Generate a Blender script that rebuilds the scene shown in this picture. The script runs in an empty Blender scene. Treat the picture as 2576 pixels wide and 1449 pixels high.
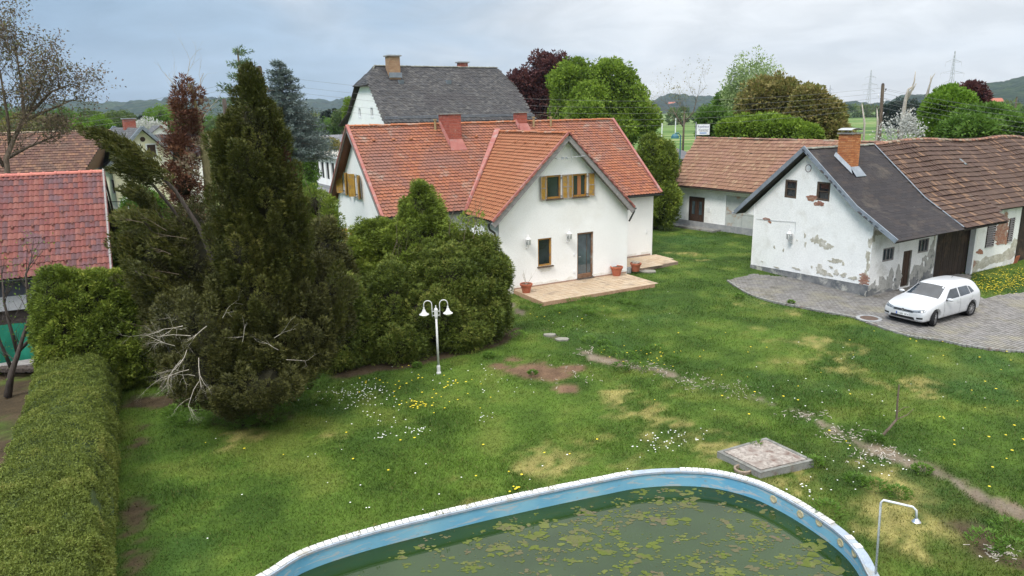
import bpy, bmesh, math, random
import numpy as np
from mathutils import Vector, Matrix
from mathutils.geometry import tessellate_polygon
from mathutils.bvhtree import BVHTree
R = math.radians
random.seed(7); rs = np.random.RandomState(7)
sc = bpy.context.scene; col = sc.collection

# ------------------------------------------------------------------ camera
F = 2773/4000*2576; CX = 1288.; CY = 724.5; HC = 8.0
pitch = math.atan((CY-442/1.5528)/F); roll = 0.020
_f = Vector((0, math.cos(pitch), -math.sin(pitch))); _r0 = Vector((1, 0, 0)); _u0 = _r0.cross(_f)
_r = _r0*math.cos(roll)-_u0*math.sin(roll); _u = _u0*math.cos(roll)+_r0*math.sin(roll)
cam = bpy.data.objects.new('camera', bpy.data.cameras.new('camera')); col.objects.link(cam)
m = Matrix.Identity(4)
for i in range(3):
    m[i][0] = _r[i]; m[i][1] = _u[i]; m[i][2] = -_f[i]
m[2][3] = HC; cam.matrix_world = m
cam.data.lens = 36*F/2576; cam.data.sensor_width = 36; cam.data.clip_end = 12000; cam.data.clip_start = .1
sc.camera = cam
def ray(x, y): return _f+_r*((x-CX)/F)-_u*((y-CY)/F)
def G(x, y, z=0.):            # survey point -> place on a horizontal level
    d = ray(x, y); t = (z-HC)/d.z; return Vector((d.x*t, d.y*t, z))
def W(x, y, dist):            # survey point at a known ground distance
    d = ray(x, y); t = dist/math.hypot(d.x, d.y); return Vector((d.x*t, d.y*t, HC+d.z*t))

# ------------------------------------------------------------------ world, sun, exposure
SUN_EL, SUN_AZ = R(52), R(-145)      # azimuth of the sun measured from +Y, negative = left
w = bpy.data.worlds.new('World'); sc.world = w; w.use_nodes = True
nt = w.node_tree; nt.nodes.clear()
def N(nt, t, **k):
    n = nt.nodes.new(t)
    for a, b in k.items():
        if a.startswith('i_'):
            key = a[2:].replace('_', ' ')
            n.inputs[int(key) if key.isdigit() else key].default_value = b
        else: setattr(n, a, b)
    return n
def ramp(nt, stops, interp='LINEAR'):
    n = nt.nodes.new('ShaderNodeValToRGB'); cr = n.color_ramp; cr.interpolation = interp
    while len(cr.elements) < len(stops): cr.elements.new(.5)
    for e, (p, c) in zip(cr.elements, stops):
        e.position = p; e.color = (c[0], c[1], c[2], 1) if hasattr(c, '__len__') else (c, c, c, 1)
    return n
L = nt.links.new
tc = N(nt, 'ShaderNodeTexCoord')
sky = N(nt, 'ShaderNodeTexSky', sky_type='NISHITA', sun_disc=False, sun_elevation=SUN_EL, sun_rotation=SUN_AZ, altitude=300)
sk = N(nt, 'ShaderNodeVectorMath', operation='SCALE'); L(sky.outputs[0], sk.inputs[0]); sk.inputs['Scale'].default_value = 0.10
sep = N(nt, 'ShaderNodeSeparateXYZ'); L(tc.outputs['Generated'], sep.inputs[0])
# cloud sheet: flattened direction noise
zc_ = N(nt, 'ShaderNodeMath', operation='MAXIMUM', i_1=.0); L(sep.outputs[2], zc_.inputs[0])
za_ = N(nt, 'ShaderNodeMath', operation='ADD', i_1=.22); L(zc_.outputs[0], za_.inputs[0])
dv = N(nt, 'ShaderNodeVectorMath', operation='DIVIDE'); L(tc.outputs['Generated'], dv.inputs[0])
cz = N(nt, 'ShaderNodeCombineXYZ'); [L(za_.outputs[0], cz.inputs[i]) for i in range(3)]; L(cz.outputs[0], dv.inputs[1])
n1 = N(nt, 'ShaderNodeTexNoise', i_Scale=1.1, i_Detail=7, i_Roughness=.5, i_Distortion=.5); L(dv.outputs[0], n1.inputs['Vector'])
# clearing to the right (+x), rain cloud to the left
mx = N(nt, 'ShaderNodeMath', operation='MULTIPLY_ADD', i_1=.95, i_2=.42); L(sep.outputs[0], mx.inputs[0])
my = N(nt, 'ShaderNodeMath', operation='MULTIPLY_ADD', i_1=.70); L(n1.outputs[0], my.inputs[0]); L(mx.outputs[0], my.inputs[2])
mz = N(nt, 'ShaderNodeMath', operation='MULTIPLY_ADD', i_1=.42); L(zc_.outputs[0], mz.inputs[0]); L(my.outputs[0], mz.inputs[2])
cr = ramp(nt, [(.30, (.125, .19, .265)), (.46, (.165, .235, .31)), (.60, (.21, .275, .345)), (.74, (.29, .33, .37)), (.86, (.40, .41, .415)), (.98, (.485, .48, .47))])
L(mz.outputs[0], cr.inputs[0])
# fine white streaks in the clearing
n2 = N(nt, 'ShaderNodeTexNoise', i_Scale=2.6, i_Detail=9, i_Roughness=.6, i_Distortion=.6); L(dv.outputs[0], n2.inputs['Vector'])
r2 = ramp(nt, [(.36, .84), (.62, 1.07)]); L(n2.outputs[0], r2.inputs[0])
mu = N(nt, 'ShaderNodeMixRGB', blend_type='MULTIPLY', i_Fac=1.); L(cr.outputs[0], mu.inputs[1]); L(r2.outputs[0], mu.inputs[2])
# an overcast dome is brighter overhead
zz_ = N(nt, 'ShaderNodeMath', operation='POWER', i_1=2.); L(zc_.outputs[0], zz_.inputs[0]); ov = N(nt, 'ShaderNodeMath', operation='MULTIPLY_ADD', i_1=3.0, i_2=1.); L(zz_.outputs[0], ov.inputs[0])
mo = N(nt, 'ShaderNodeVectorMath', operation='SCALE'); L(mu.outputs[0], mo.inputs[0]); L(ov.outputs[0], mo.inputs['Scale'])
mixw = N(nt, 'ShaderNodeMixRGB', i_Fac=.9); L(sk.outputs[0], mixw.inputs[1]); L(mo.outputs[0], mixw.inputs[2])
bg = N(nt, 'ShaderNodeBackground', i_Strength=1.); L(mixw.outputs[0], bg.inputs[0])
out = N(nt, 'ShaderNodeOutputWorld'); L(bg.outputs[0], out.inputs[0])
sl = bpy.data.lights.new('sun', 'SUN'); sl.energy = 1.5; sl.angle = R(18); sl.color = (1, .96, .9)
so = bpy.data.objects.new('sun', sl); col.objects.link(so)
sd = Vector((math.sin(SUN_AZ)*math.cos(SUN_EL), math.cos(SUN_AZ)*math.cos(SUN_EL), math.sin(SUN_EL)))
so.rotation_euler = (-sd).to_track_quat('-Z', 'Y').to_euler()
vs = sc.view_settings; sc.display_settings.display_device = 'sRGB'
vs.view_transform = 'Standard'; vs.look = 'None'; vs.exposure = 0.98; vs.gamma = 1.0; vs.use_curve_mapping = False

# ------------------------------------------------------------------ materials
def new_mat(name):
    mt = bpy.data.materials.new(name); mt.use_nodes = True
    nt = mt.node_tree; nt.nodes.clear()
    b = nt.nodes.new('ShaderNodeBsdfPrincipled'); o = nt.nodes.new('ShaderNodeOutputMaterial')
    nt.links.new(b.outputs[0], o.inputs[0]); return mt, nt, b, o
def noise(nt, scale, detail=4, rough=.55, vec=None, stretch=None, dist=0.):
    g = nt.nodes.new('ShaderNodeNewGeometry'); src = g.outputs['Position'] if vec is None else vec
    if stretch:
        mp = N(nt, 'ShaderNodeMapping'); nt.links.new(src, mp.inputs[0]); mp.inputs['Scale'].default_value = stretch[:3]
        if len(stretch) > 3: mp.inputs['Rotation'].default_value = (0, 0, stretch[3])
        src = mp.outputs[0]
    n = N(nt, 'ShaderNodeTexNoise', i_Scale=scale, i_Detail=detail, i_Roughness=rough, i_Distortion=dist)
    nt.links.new(src, n.inputs['Vector']); return n.outputs[0]
def mixc(nt, fac, a, b, mode='MIX'):
    n = N(nt, 'ShaderNodeMixRGB', blend_type=mode)
    for s, v in ((0, fac), (1, a), (2, b)):
        if isinstance(v, (tuple, list)): n.inputs[s].default_value = (*v, 1)
        elif isinstance(v, (int, float)): n.inputs[s].default_value = v
        else: nt.links.new(v, n.inputs[s])
    return n.outputs[0]
def mathn(nt, op, a, b=0.):
    n = N(nt, 'ShaderNodeMath', operation=op)
    for i, v in enumerate((a, b)):
        if isinstance(v, (int, float)): n.inputs[i].default_value = v
        else: nt.links.new(v, n.inputs[i])
    return n.outputs[0]
def finish(nt, b, colr, rough, bump=None, bstr=.3, bdist=.02, spec=.3):
    if isinstance(colr, tuple): b.inputs['Base Color'].default_value = (*colr, 1)
    else: nt.links.new(colr, b.inputs['Base Color'])
    b.inputs['Roughness'].default_value = rough; b.inputs['Specular IOR Level'].default_value = spec
    if bump is not None:
        bn = N(nt, 'ShaderNodeBump', i_Strength=bstr, i_Distance=bdist); nt.links.new(bump, bn.inputs['Height']); nt.links.new(bn.outputs[0], b.inputs['Normal'])
def mnoise(name, a, b_, scale=3., rough=.8, c=None, cs=.6, fine=40., bstr=.3, stretch=None, metal=0, spec=.3):
    """two-tone noise with an optional third colour at another scale and fine grain"""
    mt, nt, b, o = new_mat(name)
    f = noise(nt, scale, 6, .6, stretch=stretch); r = ramp(nt, [(.35, a), (.65, b_)]); nt.links.new(f, r.inputs[0]); cc = r.outputs[0]
    if c is not None:
        f2 = noise(nt, cs, 6, .65); r2 = ramp(nt, [(.52, 0.), (.66, 1.)]); nt.links.new(f2, r2.inputs[0]); cc = mixc(nt, r2.outputs[0], cc, c)
    fn = noise(nt, fine, 3, .6); r3 = ramp(nt, [(.3, .86), (.7, 1.08)]); nt.links.new(fn, r3.inputs[0]); cc = mixc(nt, 1., cc, r3.outputs[0], 'MULTIPLY')
    finish(nt, b, cc, rough, fn, bstr, spec=spec); b.inputs['Metallic'].default_value = metal
    return mt
def plain(name, c, rough=.5, metal=0, spec=.5):
    return mnoise(name, tuple(x*.93 for x in c), tuple(min(1, x*1.05) for x in c), 6, rough, fine=60, bstr=.05, metal=metal, spec=spec)
def tone_node(nt):
    at = N(nt, 'ShaderNodeAttribute', attribute_name='tone', attribute_type='GEOMETRY')
    oi = N(nt, 'ShaderNodeObjectInfo')
    s = mathn(nt, 'ADD', at.outputs['Fac'], oi.outputs['Random']); return mathn(nt, 'FRACT', s)
def mtile(name, cols, patch=None, pscale=.5, patch2=None, p2scale=.9, rough=.75, fine=25, zband=None, thr=(.5, .68), thr2=(.52, .66)):
    """one colour per tile from its own tone, with lichen or soot areas over many tiles"""
    mt, nt, b, o = new_mat(name)
    t = tone_node(nt); n_ = len(cols)
    r = ramp(nt, [(i/(n_-1) if n_ > 1 else 0, c) for i, c in enumerate(cols)]); nt.links.new(t, r.inputs[0]); cc = r.outputs[0]
    if patch is not None:
        f = noise(nt, pscale, 6, .62, dist=.4); q = ramp(nt, [(thr[0], 0.), (thr[1], .85)]); nt.links.new(f, q.inputs[0]); cc = mixc(nt, q.outputs[0], cc, patch)
    if patch2 is not None:
        f = noise(nt, p2scale, 8, .7, dist=.6); q = ramp(nt, [(thr2[0], 0.), (thr2[1], .8)]); nt.links.new(f, q.inputs[0]); cc = mixc(nt, q.outputs[0], cc, patch2)
    fn = noise(nt, fine, 4, .65); r3 = ramp(nt, [(.3, .78), (.7, 1.15)]); nt.links.new(fn, r3.inputs[0]); cc = mixc(nt, 1., cc, r3.outputs[0], 'MULTIPLY')
    finish(nt, b, cc, rough, fn, .35, .01, spec=.25)
    return mt
def mleaf(name, cols, var=.8, trans=.25, rough=.6):
    mt, nt, b, o = new_mat(name)
    at = N(nt, 'ShaderNodeAttribute', attribute_name='tone', attribute_type='GEOMETRY')
    f = noise(nt, var, 4, .6); s = mathn(nt, 'ADD', mathn(nt, 'MULTIPLY', at.outputs['Fac'], .75), mathn(nt, 'MULTIPLY', mathn(nt, 'SUBTRACT', f, .5), .9)); s = mathn(nt, 'ADD', s, .12)
    n_ = len(cols); r = ramp(nt, [(i/(n_-1), c) for i, c in enumerate(cols)]); nt.links.new(s, r.inputs[0])
    finish(nt, b, r.outputs[0], rough, spec=.25)
    if trans:
        tr = N(nt, 'ShaderNodeBsdfTranslucent'); nt.links.new(r.outputs[0], tr.inputs[0])
        mx = N(nt, 'ShaderNodeMixShader', i_0=trans); nt.links.new(b.outputs[0], mx.inputs[1]); nt.links.new(tr.outputs[0], mx.inputs[2]); nt.links.new(mx.outputs[0], o.inputs[0])
    return mt
def mvcol(name, rough=.9, fine=18., bstr=.6):
    """ground whose own colours are stored per vertex (grass, straw, soil)"""
    mt, nt, b, o = new_mat(name)
    at = N(nt, 'ShaderNodeAttribute', attribute_name='albedo', attribute_type='GEOMETRY')
    fn = noise(nt, fine, 6, .7); r3 = ramp(nt, [(.3, .68), (.7, 1.3)]); nt.links.new(fn, r3.inputs[0])
    cc = mixc(nt, 1., at.outputs['Color'], r3.outputs[0], 'MULTIPLY'); finish(nt, b, cc, rough, fn, bstr, .03, spec=.15)
    return mt
def mglass(name, c=(.02, .025, .03), rough=.06):
    mt, nt, b, o = new_mat(name); f = noise(nt, .9, 3); r = ramp(nt, [(.35, tuple(x*.6 for x in c)), (.65, tuple(x*1.8 for x in c))]); nt.links.new(f, r.inputs[0])
    finish(nt, b, r.outputs[0], rough, spec=.8); return mt

Mt = {}
Mt['plaster'] = mnoise('white_plaster', (.84, .84, .83), (.88, .88, .87), .7, .9, c=(.81, .80, .775), cs=.45, fine=45, bstr=.06)
Mt['plaster_old'] = mnoise('old_white_plaster', (.82, .82, .81), (.88, .88, .87), 1.4, .9, c=(.74, .73, .70), cs=.9, fine=22, bstr=.4)
Mt['plaster_side'] = mnoise('weathered_plaster', (.76, .76, .75), (.84, .84, .83), 1.5, .9, c=(.52, .51, .47), cs=.8, fine=22, bstr=.4)
Mt['render_coat'] = mnoise('bare_render', (.36, .34, .28), (.52, .49, .41), 5, .95, c=(.62, .60, .55), cs=3, fine=20, bstr=.5)
Mt['plinth'] = mnoise('peeling_grey_plinth', (.11, .12, .13), (.24, .24, .24), 2.2, .95, c=(.45, .44, .40), cs=1.8, fine=20, bstr=.5)
Mt['plinth_plain'] = mnoise('grey_plinth', (.24, .25, .26), (.34, .34, .34), 3, .9)
Mt['damp'] = mnoise('damp_plaster', (.30, .30, .28), (.50, .49, .46), 2.5, .95, c=(.14, .15, .15), cs=2.5, fine=20, bstr=.5)
Mt['yellow_wall'] = mnoise('pale_yellow_plaster', (.74, .70, .50), (.80, .76, .57), 1, .9, c=(.68, .67, .60), cs=.5)
Mt['white_trim'] = plain('white_trim', (.78, .79, .80), .6)
Mt['under'] = plain('roof_boarding', (.035, .028, .024), .9)
Mt['old_wood'] = mnoise('grey_weathered_wood', (.20, .19, .19), (.33, .31, .30), 8, .85, stretch=(1, 1, 6))
Mt['dark_wood'] = mnoise('dark_brown_boards', (.022, .015, .012), (.05, .034, .026), 7, .8, c=(.09, .055, .035), cs=1.6, stretch=(3, 3, .35))
Mt['door_wood'] = mnoise('brown_door_wood', (.035, .02, .013), (.075, .042, .028), 9, .6, stretch=(3, 3, .4))
Mt['frame_brown'] = mnoise('brown_frame', (.06, .045, .035), (.13, .09, .065), 10, .7)
Mt['frame_yellow'] = mnoise('ochre_frame', (.36, .17, .03), (.46, .25, .05), 6, .6, c=(.20, .13, .10), cs=5)
Mt['shutter'] = mnoise('ochre_shutter', (.40, .22, .035), (.50, .30, .06), 6, .6, c=(.27, .20, .13), cs=4)
Mt['shutter_frame'] = mnoise('weathered_shutter_frame', (.30, .22, .14), (.36, .33, .31), 5, .8)
Mt['glass'] = mglass('window_glass'); Mt['glass_sky'] = mglass('clear_glass', (.06, .08, .09), .04)
Mt['curtain'] = mnoise('curtain', (.30, .24, .20), (.42, .36, .30), 14, .9, stretch=(4, 4, .3))
Mt['curtain_orange'] = plain('orange_curtain', (.42, .17, .07), .9)
Mt['zinc'] = mnoise('zinc_sheet', (.17, .20, .235), (.24, .275, .32), 3, .45, metal=.0, spec=.5)
Mt['pink_sheet'] = mnoise('red_painted_sheet', (.30, .10, .085), (.36, .145, .12), 3, .6, c=(.32, .21, .19), cs=2.5)
Mt['gutter_dark'] = plain('dark_gutter', (.03, .035, .035), .4)
Mt['concrete'] = mnoise('concrete', (.19, .19, .18), (.29, .29, .27), 4, .95, c=(.17, .13, .11), cs=3)
Mt['asphalt'] = mnoise('pale_asphalt', (.22, .22, .23), (.29, .29, .30), 1, .95)
Mt['steel'] = plain('galvanised_steel', (.45, .47, .48), .4, .6)
Mt['white_metal'] = plain('white_enamel', (.66, .66, .66), .35)
Mt['opal'] = plain('cream_opal_glass', (.62, .60, .48), .25)
Mt['terracotta'] = mnoise('terracotta', (.36, .10, .055), (.45, .15, .085), 6, .8)
Mt['soil'] = mnoise('dark_soil', (.05, .035, .025), (.10, .07, .05), 12, .95)
Mt['bark'] = mnoise('brown_bark', (.10, .075, .055), (.19, .15, .11), 6, .95, stretch=(3, 3, .6))
Mt['bark_green'] = mnoise('mossy_bark', (.13, .12, .055), (.20, .18, .09), 6, .95, stretch=(3, 3, .6))
Mt['bark_dark'] = mnoise('dark_bark', (.05, .04, .035), (.10, .08, .07), 6, .95, stretch=(3, 3, .6))
Mt['dead_wood'] = mnoise('bleached_dead_wood', (.34, .30, .25), (.50, .46, .40), 8, .9)
Mt['tyre'] = plain('black_rubber', (.015, .015, .016), .85, spec=.2)
Mt['black'] = plain('black_plastic', (.012, .012, .013), .45)
Mt['chrome'] = plain('chrome', (.6, .6, .62), .2, .9)
mt, nt_, b_, o_ = new_mat('white_car_paint'); finish(nt_, b_, (.52, .53, .55), .28, spec=.5); b_.inputs['Coat Weight'].default_value = .6; b_.inputs['Coat Roughness'].default_value = .05; Mt['car'] = mt
Mt['blue'] = plain('sign_blue', (.05, .12, .42), .5); Mt['ink'] = plain('sign_ink', (.10, .08, .22), .6); Mt['ink2'] = plain('sign_dark_ink', (.10, .10, .09), .6)
# ------------------------------------------------------------------ building helpers
def link(o, parent=None):
    col.objects.link(o)
    if parent is not None: o.parent = parent
    return o
OFF = {}
def off(o):
    v = Vector((0, 0, 0))
    while o is not None: v += o.location; o = o.parent
    return v
def tag(o, label=None, cat=None, group=None, kind=None):
    if label: o['label'] = label
    if cat: o['category'] = cat
    if group: o['group'] = group
    if kind: o['kind'] = kind
    return o
def thing(name, loc, label, cat, group=None):
    o = bpy.data.objects.new(name, None); o.location = loc; o.empty_display_size = .3; link(o)
    return tag(o, label, cat, group)
class MB:
    def __init__(s): s.v = []; s.f = []; s.m = []
    def add(s, vs, fs, mi=0):
        n = len(s.v); s.v += [tuple(v) for v in vs]; s.f += [tuple(i+n for i in f) for f in fs]; s.m += [mi]*len(fs); return s
    def box(s, c, X, Y, Z, mi=0):      # centre and three half-axis vectors
        c, X, Y, Z = map(Vector, (c, X, Y, Z))
        if X.cross(Y).dot(Z) < 0: X = -X
        vs = [c+X*a+Y*b+Z*d for d in (-1, 1) for a, b in ((-1, -1), (1, -1), (1, 1), (-1, 1))]
        return s.add(vs, [(3, 2, 1, 0), (4, 5, 6, 7), (0, 1, 5, 4), (1, 2, 6, 5), (2, 3, 7, 6), (3, 0, 4, 7)], mi)
    def prism(s, poly, ext, mi=0):     # polygon (3d points) pushed along ext
        poly = [Vector(p) for p in poly]; ext = Vector(ext); n = len(poly)
        nrm = Vector((0, 0, 0))
        for i in range(n): nrm += poly[i].cross(poly[(i+1) % n])
        if nrm.dot(ext) > 0: poly = poly[::-1]
        vs = poly+[p+ext for p in poly]
        return s.add(vs, [tuple(range(n)), tuple(reversed(range(n, 2*n)))]+[(i, i+n, (i+1) % n+n, (i+1) % n) for i in range(n)], mi)
    def tube(s, pts, rad, n=6, cap=True, mi=0):
        pts = [Vector(p) for p in pts]; k = len(pts)
        if not hasattr(rad, '__len__'): rad = [rad]*k
        ref = None; base = len(s.v); vs = []
        for i, p in enumerate(pts):
            d = (pts[min(i+1, k-1)]-pts[max(i-1, 0)]).normalized()
            if ref is None: ref = d.orthogonal().normalized()
            x = (ref-d*ref.dot(d)); x = x.normalized() if x.length > 1e-5 else d.orthogonal().normalized(); ref = x; y = d.cross(x)
            vs += [p+(x*math.cos(2*math.pi*j/n)+y*math.sin(2*math.pi*j/n))*rad[i] for j in range(n)]
        fs = [(i*n+j, i*n+(j+1) % n, (i+1)*n+(j+1) % n, (i+1)*n+j) for i in range(k-1) for j in range(n)]
        if cap: fs += [tuple(reversed(range(n))), tuple(range((k-1)*n, k*n))]
        return s.add(vs, fs, mi)
    def lathe(s, c, prof, n=16, ax=(0, 0, 1), mi=0):   # profile of (radius, height) about an axis
        c = Vector(c); a = Vector(ax).normalized(); x = a.orthogonal().normalized(); y = a.cross(x)
        vs = [c+a*h+(x*math.cos(2*math.pi*j/n)+y*math.sin(2*math.pi*j/n))*max(r, 1e-4) for r, h in prof for j in range(n)]
        k = len(prof); fs = [(i*n+j, i*n+(j+1) % n, (i+1)*n+(j+1) % n, (i+1)*n+j) for i in range(k-1) for j in range(n)]
        return s.add(vs, fs, mi)
    def build(s, name, mats, parent=None, smooth=False, label=None, kind=None, data_loc=None):
        if not isinstance(mats, (list, tuple)): mats = [mats]
        o0 = off(parent) if parent is not None else (Vector(data_loc) if data_loc is not None else Vector((0, 0, 0)))
        me = bpy.data.meshes.new(name); me.from_pydata([(v[0]-o0.x, v[1]-o0.y, v[2]-o0.z) for v in s.v], [], s.f)
        for mm in mats: me.materials.append(Mt[mm] if isinstance(mm, str) else mm)
        if len(mats) > 1: me.polygons.foreach_set('material_index', s.m)
        if smooth: me.polygons.foreach_set('use_smooth', [True]*len(me.polygons))
        o = bpy.data.objects.new(name, me)
        if parent is None and data_loc is not None: o.location = o0
        link(o, parent); tag(o, label=label, kind=kind); return o
def flat_mesh(name, V, nper, tone, mat, parent=None, attr='tone', alb=None, loc=None, mi=None):
    """fast mesh of separate faces: V is (faces*nper, 3)"""
    o0 = off(parent) if parent is not None else (Vector(loc) if loc is not None else Vector((0, 0, 0)))
    V = np.asarray(V, np.float32)-np.array(o0, np.float32); n = len(V)//nper
    me = bpy.data.meshes.new(name); me.vertices.add(len(V)); me.vertices.foreach_set('co', V.ravel())
    me.loops.add(len(V)); me.loops.foreach_set('vertex_index', np.arange(len(V), dtype=np.int32))
    me.polygons.add(n); me.polygons.foreach_set('loop_start', np.arange(0, len(V), nper, dtype=np.int32)); me.polygons.foreach_set('loop_total', np.full(n, nper, np.int32))
    me.update(calc_edges=True)
    if tone is not None:
        a = me.attributes.new('tone', 'FLOAT', 'FACE'); a.data.foreach_set('value', np.asarray(tone, np.float32))
    if alb is not None:
        a = me.attributes.new('albedo', 'FLOAT_COLOR', 'FACE'); c4 = np.ones((n, 4), np.float32); c4[:, :3] = alb; a.data.foreach_set('color', c4.ravel())
    me.materials.append(Mt[mat] if isinstance(mat, str) else mat)
    o = bpy.data.objects.new(name, me)
    if parent is None and loc is not None: o.location = o0
    return link(o, parent)
class Fr:      # local frame of a building: u along its front, v to its back
    def __init__(s, O, deg):
        s.O = Vector((O[0], O[1], 0)); t = R(deg); s.u = Vector((math.cos(t), math.sin(t), 0)); s.v = Vector((-s.u.y, s.u.x, 0)); s.z = Vector((0, 0, 1)); s.deg = deg
    def __call__(s, u, v, z=0.): return s.O+s.u*u+s.v*v+Vector((0, 0, z))
def wall(name, P, U, outline, holes, mat, parent, depth=.14, reveal='white_trim', N_=None, kind=None, thick=.25):
    """plastered wall in the plane P + a*U + b*z with real openings and reveals"""
    P = Vector(P); U = Vector(U).normalized(); Z = Vector((0, 0, 1)); n = U.cross(Z) if N_ is None else Vector(N_)
    loops = [[(a, b) for a, b in outline]]+[[(x0, z0), (x0, z1), (x1, z1), (x1, z0)] for x0, z0, x1, z1 in holes]
    pts = [q for l in loops for q in l]; tri = tessellate_polygon([[Vector((a, b, 0)) for a, b in l] for l in loops])
    T = lambda a, b, d=0: P+U*a+Z*b-n*d
    mb = MB(); fs = []
    for t in tri:
        a, b, c = [Vector((*pts[i], 0)) for i in t]
        fs.append(t if ((b-a).cross(c-a).z > 0) == (U.cross(Z).dot(n) > 0) else t[::-1])
    mb.add([T(*q) for q in pts], fs, 0)
    for x0, z0, x1, z1 in holes:
        c4 = [(x0, z0), (x1, z0), (x1, z1), (x0, z1)]
        for i in range(4):
            a, b = c4[i], c4[(i+1) % 4]; mb.add([T(*a), T(*b), T(*b, depth+.06), T(*a, depth+.06)], [(0, 1, 2, 3)], 1)
    ol = outline
    return mb.build(name, [mat, reveal], parent, kind=kind)
def window(P, U, rect, parent, frame='frame_yellow', glass='glass', depth=.12, fw=.07, mull=0, trans=0, sill=None, curtain=None, n=None, name='window', surround=None, label=None):
    P = Vector(P); U = Vector(U).normalized(); Z = Vector((0, 0, 1)); n = U.cross(Z) if n is None else n; x0, z0, x1, z1 = rect
    T = lambda a, b, d=0: P+U*a+Z*b-n*d
    mb = MB(); d = depth
    def bar(a0, b0, a1, b1, t=.03): mb.box(T((a0+a1)/2, (b0+b1)/2, d), U*((a1-a0)/2), Z*((b1-b0)/2), n*t)
    bar(x0, z0, x0+fw, z1); bar(x1-fw, z0, x1, z1); bar(x0+fw, z0, x1-fw, z0+fw); bar(x0+fw, z1-fw, x1-fw, z1)
    for i in range(mull): c = x0+(x1-x0)*(i+1)/(mull+1); bar(c-.02, z0+fw, c+.02, z1-fw, .02)
    for i in range(trans): c = z0+(z1-z0)*(i+1)/(trans+1); bar(x0+fw, c-.02, x1-fw, c+.02, .018)
    f = mb.build(name, frame, parent, label=label)
    MB().box(T((x0+x1)/2, (z0+z1)/2, d+.035), U*((x1-x0)/2-.01), Z*((z1-z0)/2-.01), n*.005).build('pane', glass, f)
    if curtain: MB().box(T(x0+(x1-x0)*curtain[0], (z0+z1)/2, d+.022), U*((x1-x0)*curtain[1]), Z*((z1-z0)/2-fw-.01), n*.004).build('curtain', curtain[2], f)
    if sill: MB().box(T((x0+x1)/2, z0-.025, -.03), U*((x1-x0)/2+.05), Z*.025, n*.10).build('sill', sill, f)
    if surround:
        sb = MB(); w_ = .13; e = .02
        for a0, b0, a1, b1 in ((x0-w_, z0-w_, x0, z1+w_), (x1, z0-w_, x1+w_, z1+w_), (x0, z1, x1, z1+w_), (x0, z0-w_, x1, z0)):
            sb.box(T((a0+a1)/2, (b0+b1)/2, -.01), U*((a1-a0)/2), Z*((b1-b0)/2), n*.013)
        sb.build('surround', surround, f)
    return f
# tile templates: (a across, b up the slope, c off the slope)
Mt['tile_edge_shade'] = mnoise('painted_tile_shade', (.085, .045, .034), (.14, .08, .058), 9, .95)  # risers painted darker to imitate the shade below each tile course
def t_biber(w_, e):
    t = .03; h = w_/2-.004; L_ = e*1.25; pr = [(-h, L_), (h, L_), (h, e*.30), (h*.72, e*.10), (h*.28, 0), (-h*.28, 0), (-h*.72, e*.10), (-h, e*.30)]
    z = lambda b: .052-.046*(b/L_)
    vs = [(a, b, z(b)) for a, b in pr]+[(a, b, z(b)-t) for a, b in pr[2:]]
    fs = [tuple(range(8))[::-1]]+[(i, i+1, i+7, i+6) for i in range(2, 7)]
    return vs, fs
def t_pan(w_, e, amp=.022, t=.02, seg=5):
    xs = [(-.5+i/seg)*w_*.99 for i in range(seg+1)]; L_ = e*1.1
    hs = [amp*(.5-.5*math.cos(2*math.pi*(i/seg+.0)))*(1 if i < seg else 1) for i in range(seg+1)]
    vs = []
    for b, c0 in ((0, .045), (L_, .02)): vs += [(x, b, c0+h_) for x, h_ in zip(xs, hs)]
    n = seg+1; vs += [(x, 0, .045+h_-t) for x, h_ in zip(xs, hs)]
    fs = [(i, i+1, n+i+1, n+i) for i in range(seg)]+[(2*n+i, 2*n+i+1, i+1, i) for i in range(seg)]
    return vs, fs
def t_flat(w_, e, t=.012, gap=.004, lift=.026):
    h = w_/2-gap/2; L_ = e*1.1
    vs = [(-h, 0, lift), (h, 0, lift), (h, L_, .008), (-h, L_, .008), (-h, 0, lift-t), (h, 0, lift-t), (h, L_, -.004), (-h, L_, -.004)]
    return vs, [(0, 1, 2, 3), (4, 5, 1, 0), (5, 6, 2, 1), (7, 4, 0, 3)]
def inpoly(p, poly):
    x, y = p; c = False; n = len(poly)
    for i in range(n):
        x1, y1 = poly[i]; x2, y2 = poly[(i+1) % n]
        if (y1 > y) != (y2 > y) and x < (x2-x1)*(y-y1)/(y2-y1)+x1: c = not c
    return c
CAMP = Vector((0, 0, HC))
EDGE = {'slate': 'slate_edge_shade', 'shingle': 'slate_edge_shade', 'cross_roof_tile': 'clay_edge_shade', 'pantile': 'clay_edge_shade'}; NOEDGE = ('paver', 'floor_tile')
Mt['slate_edge_shade'] = mnoise('slate_edge_shade', (.02, .02, .021), (.035, .033, .033), 9, .95); Mt['clay_edge_shade'] = mnoise('painted_clay_shade', (.13, .055, .04), (.19, .085, .06), 9, .95)  # darker riser colours that paint course shade on slate and clay roofs
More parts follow.
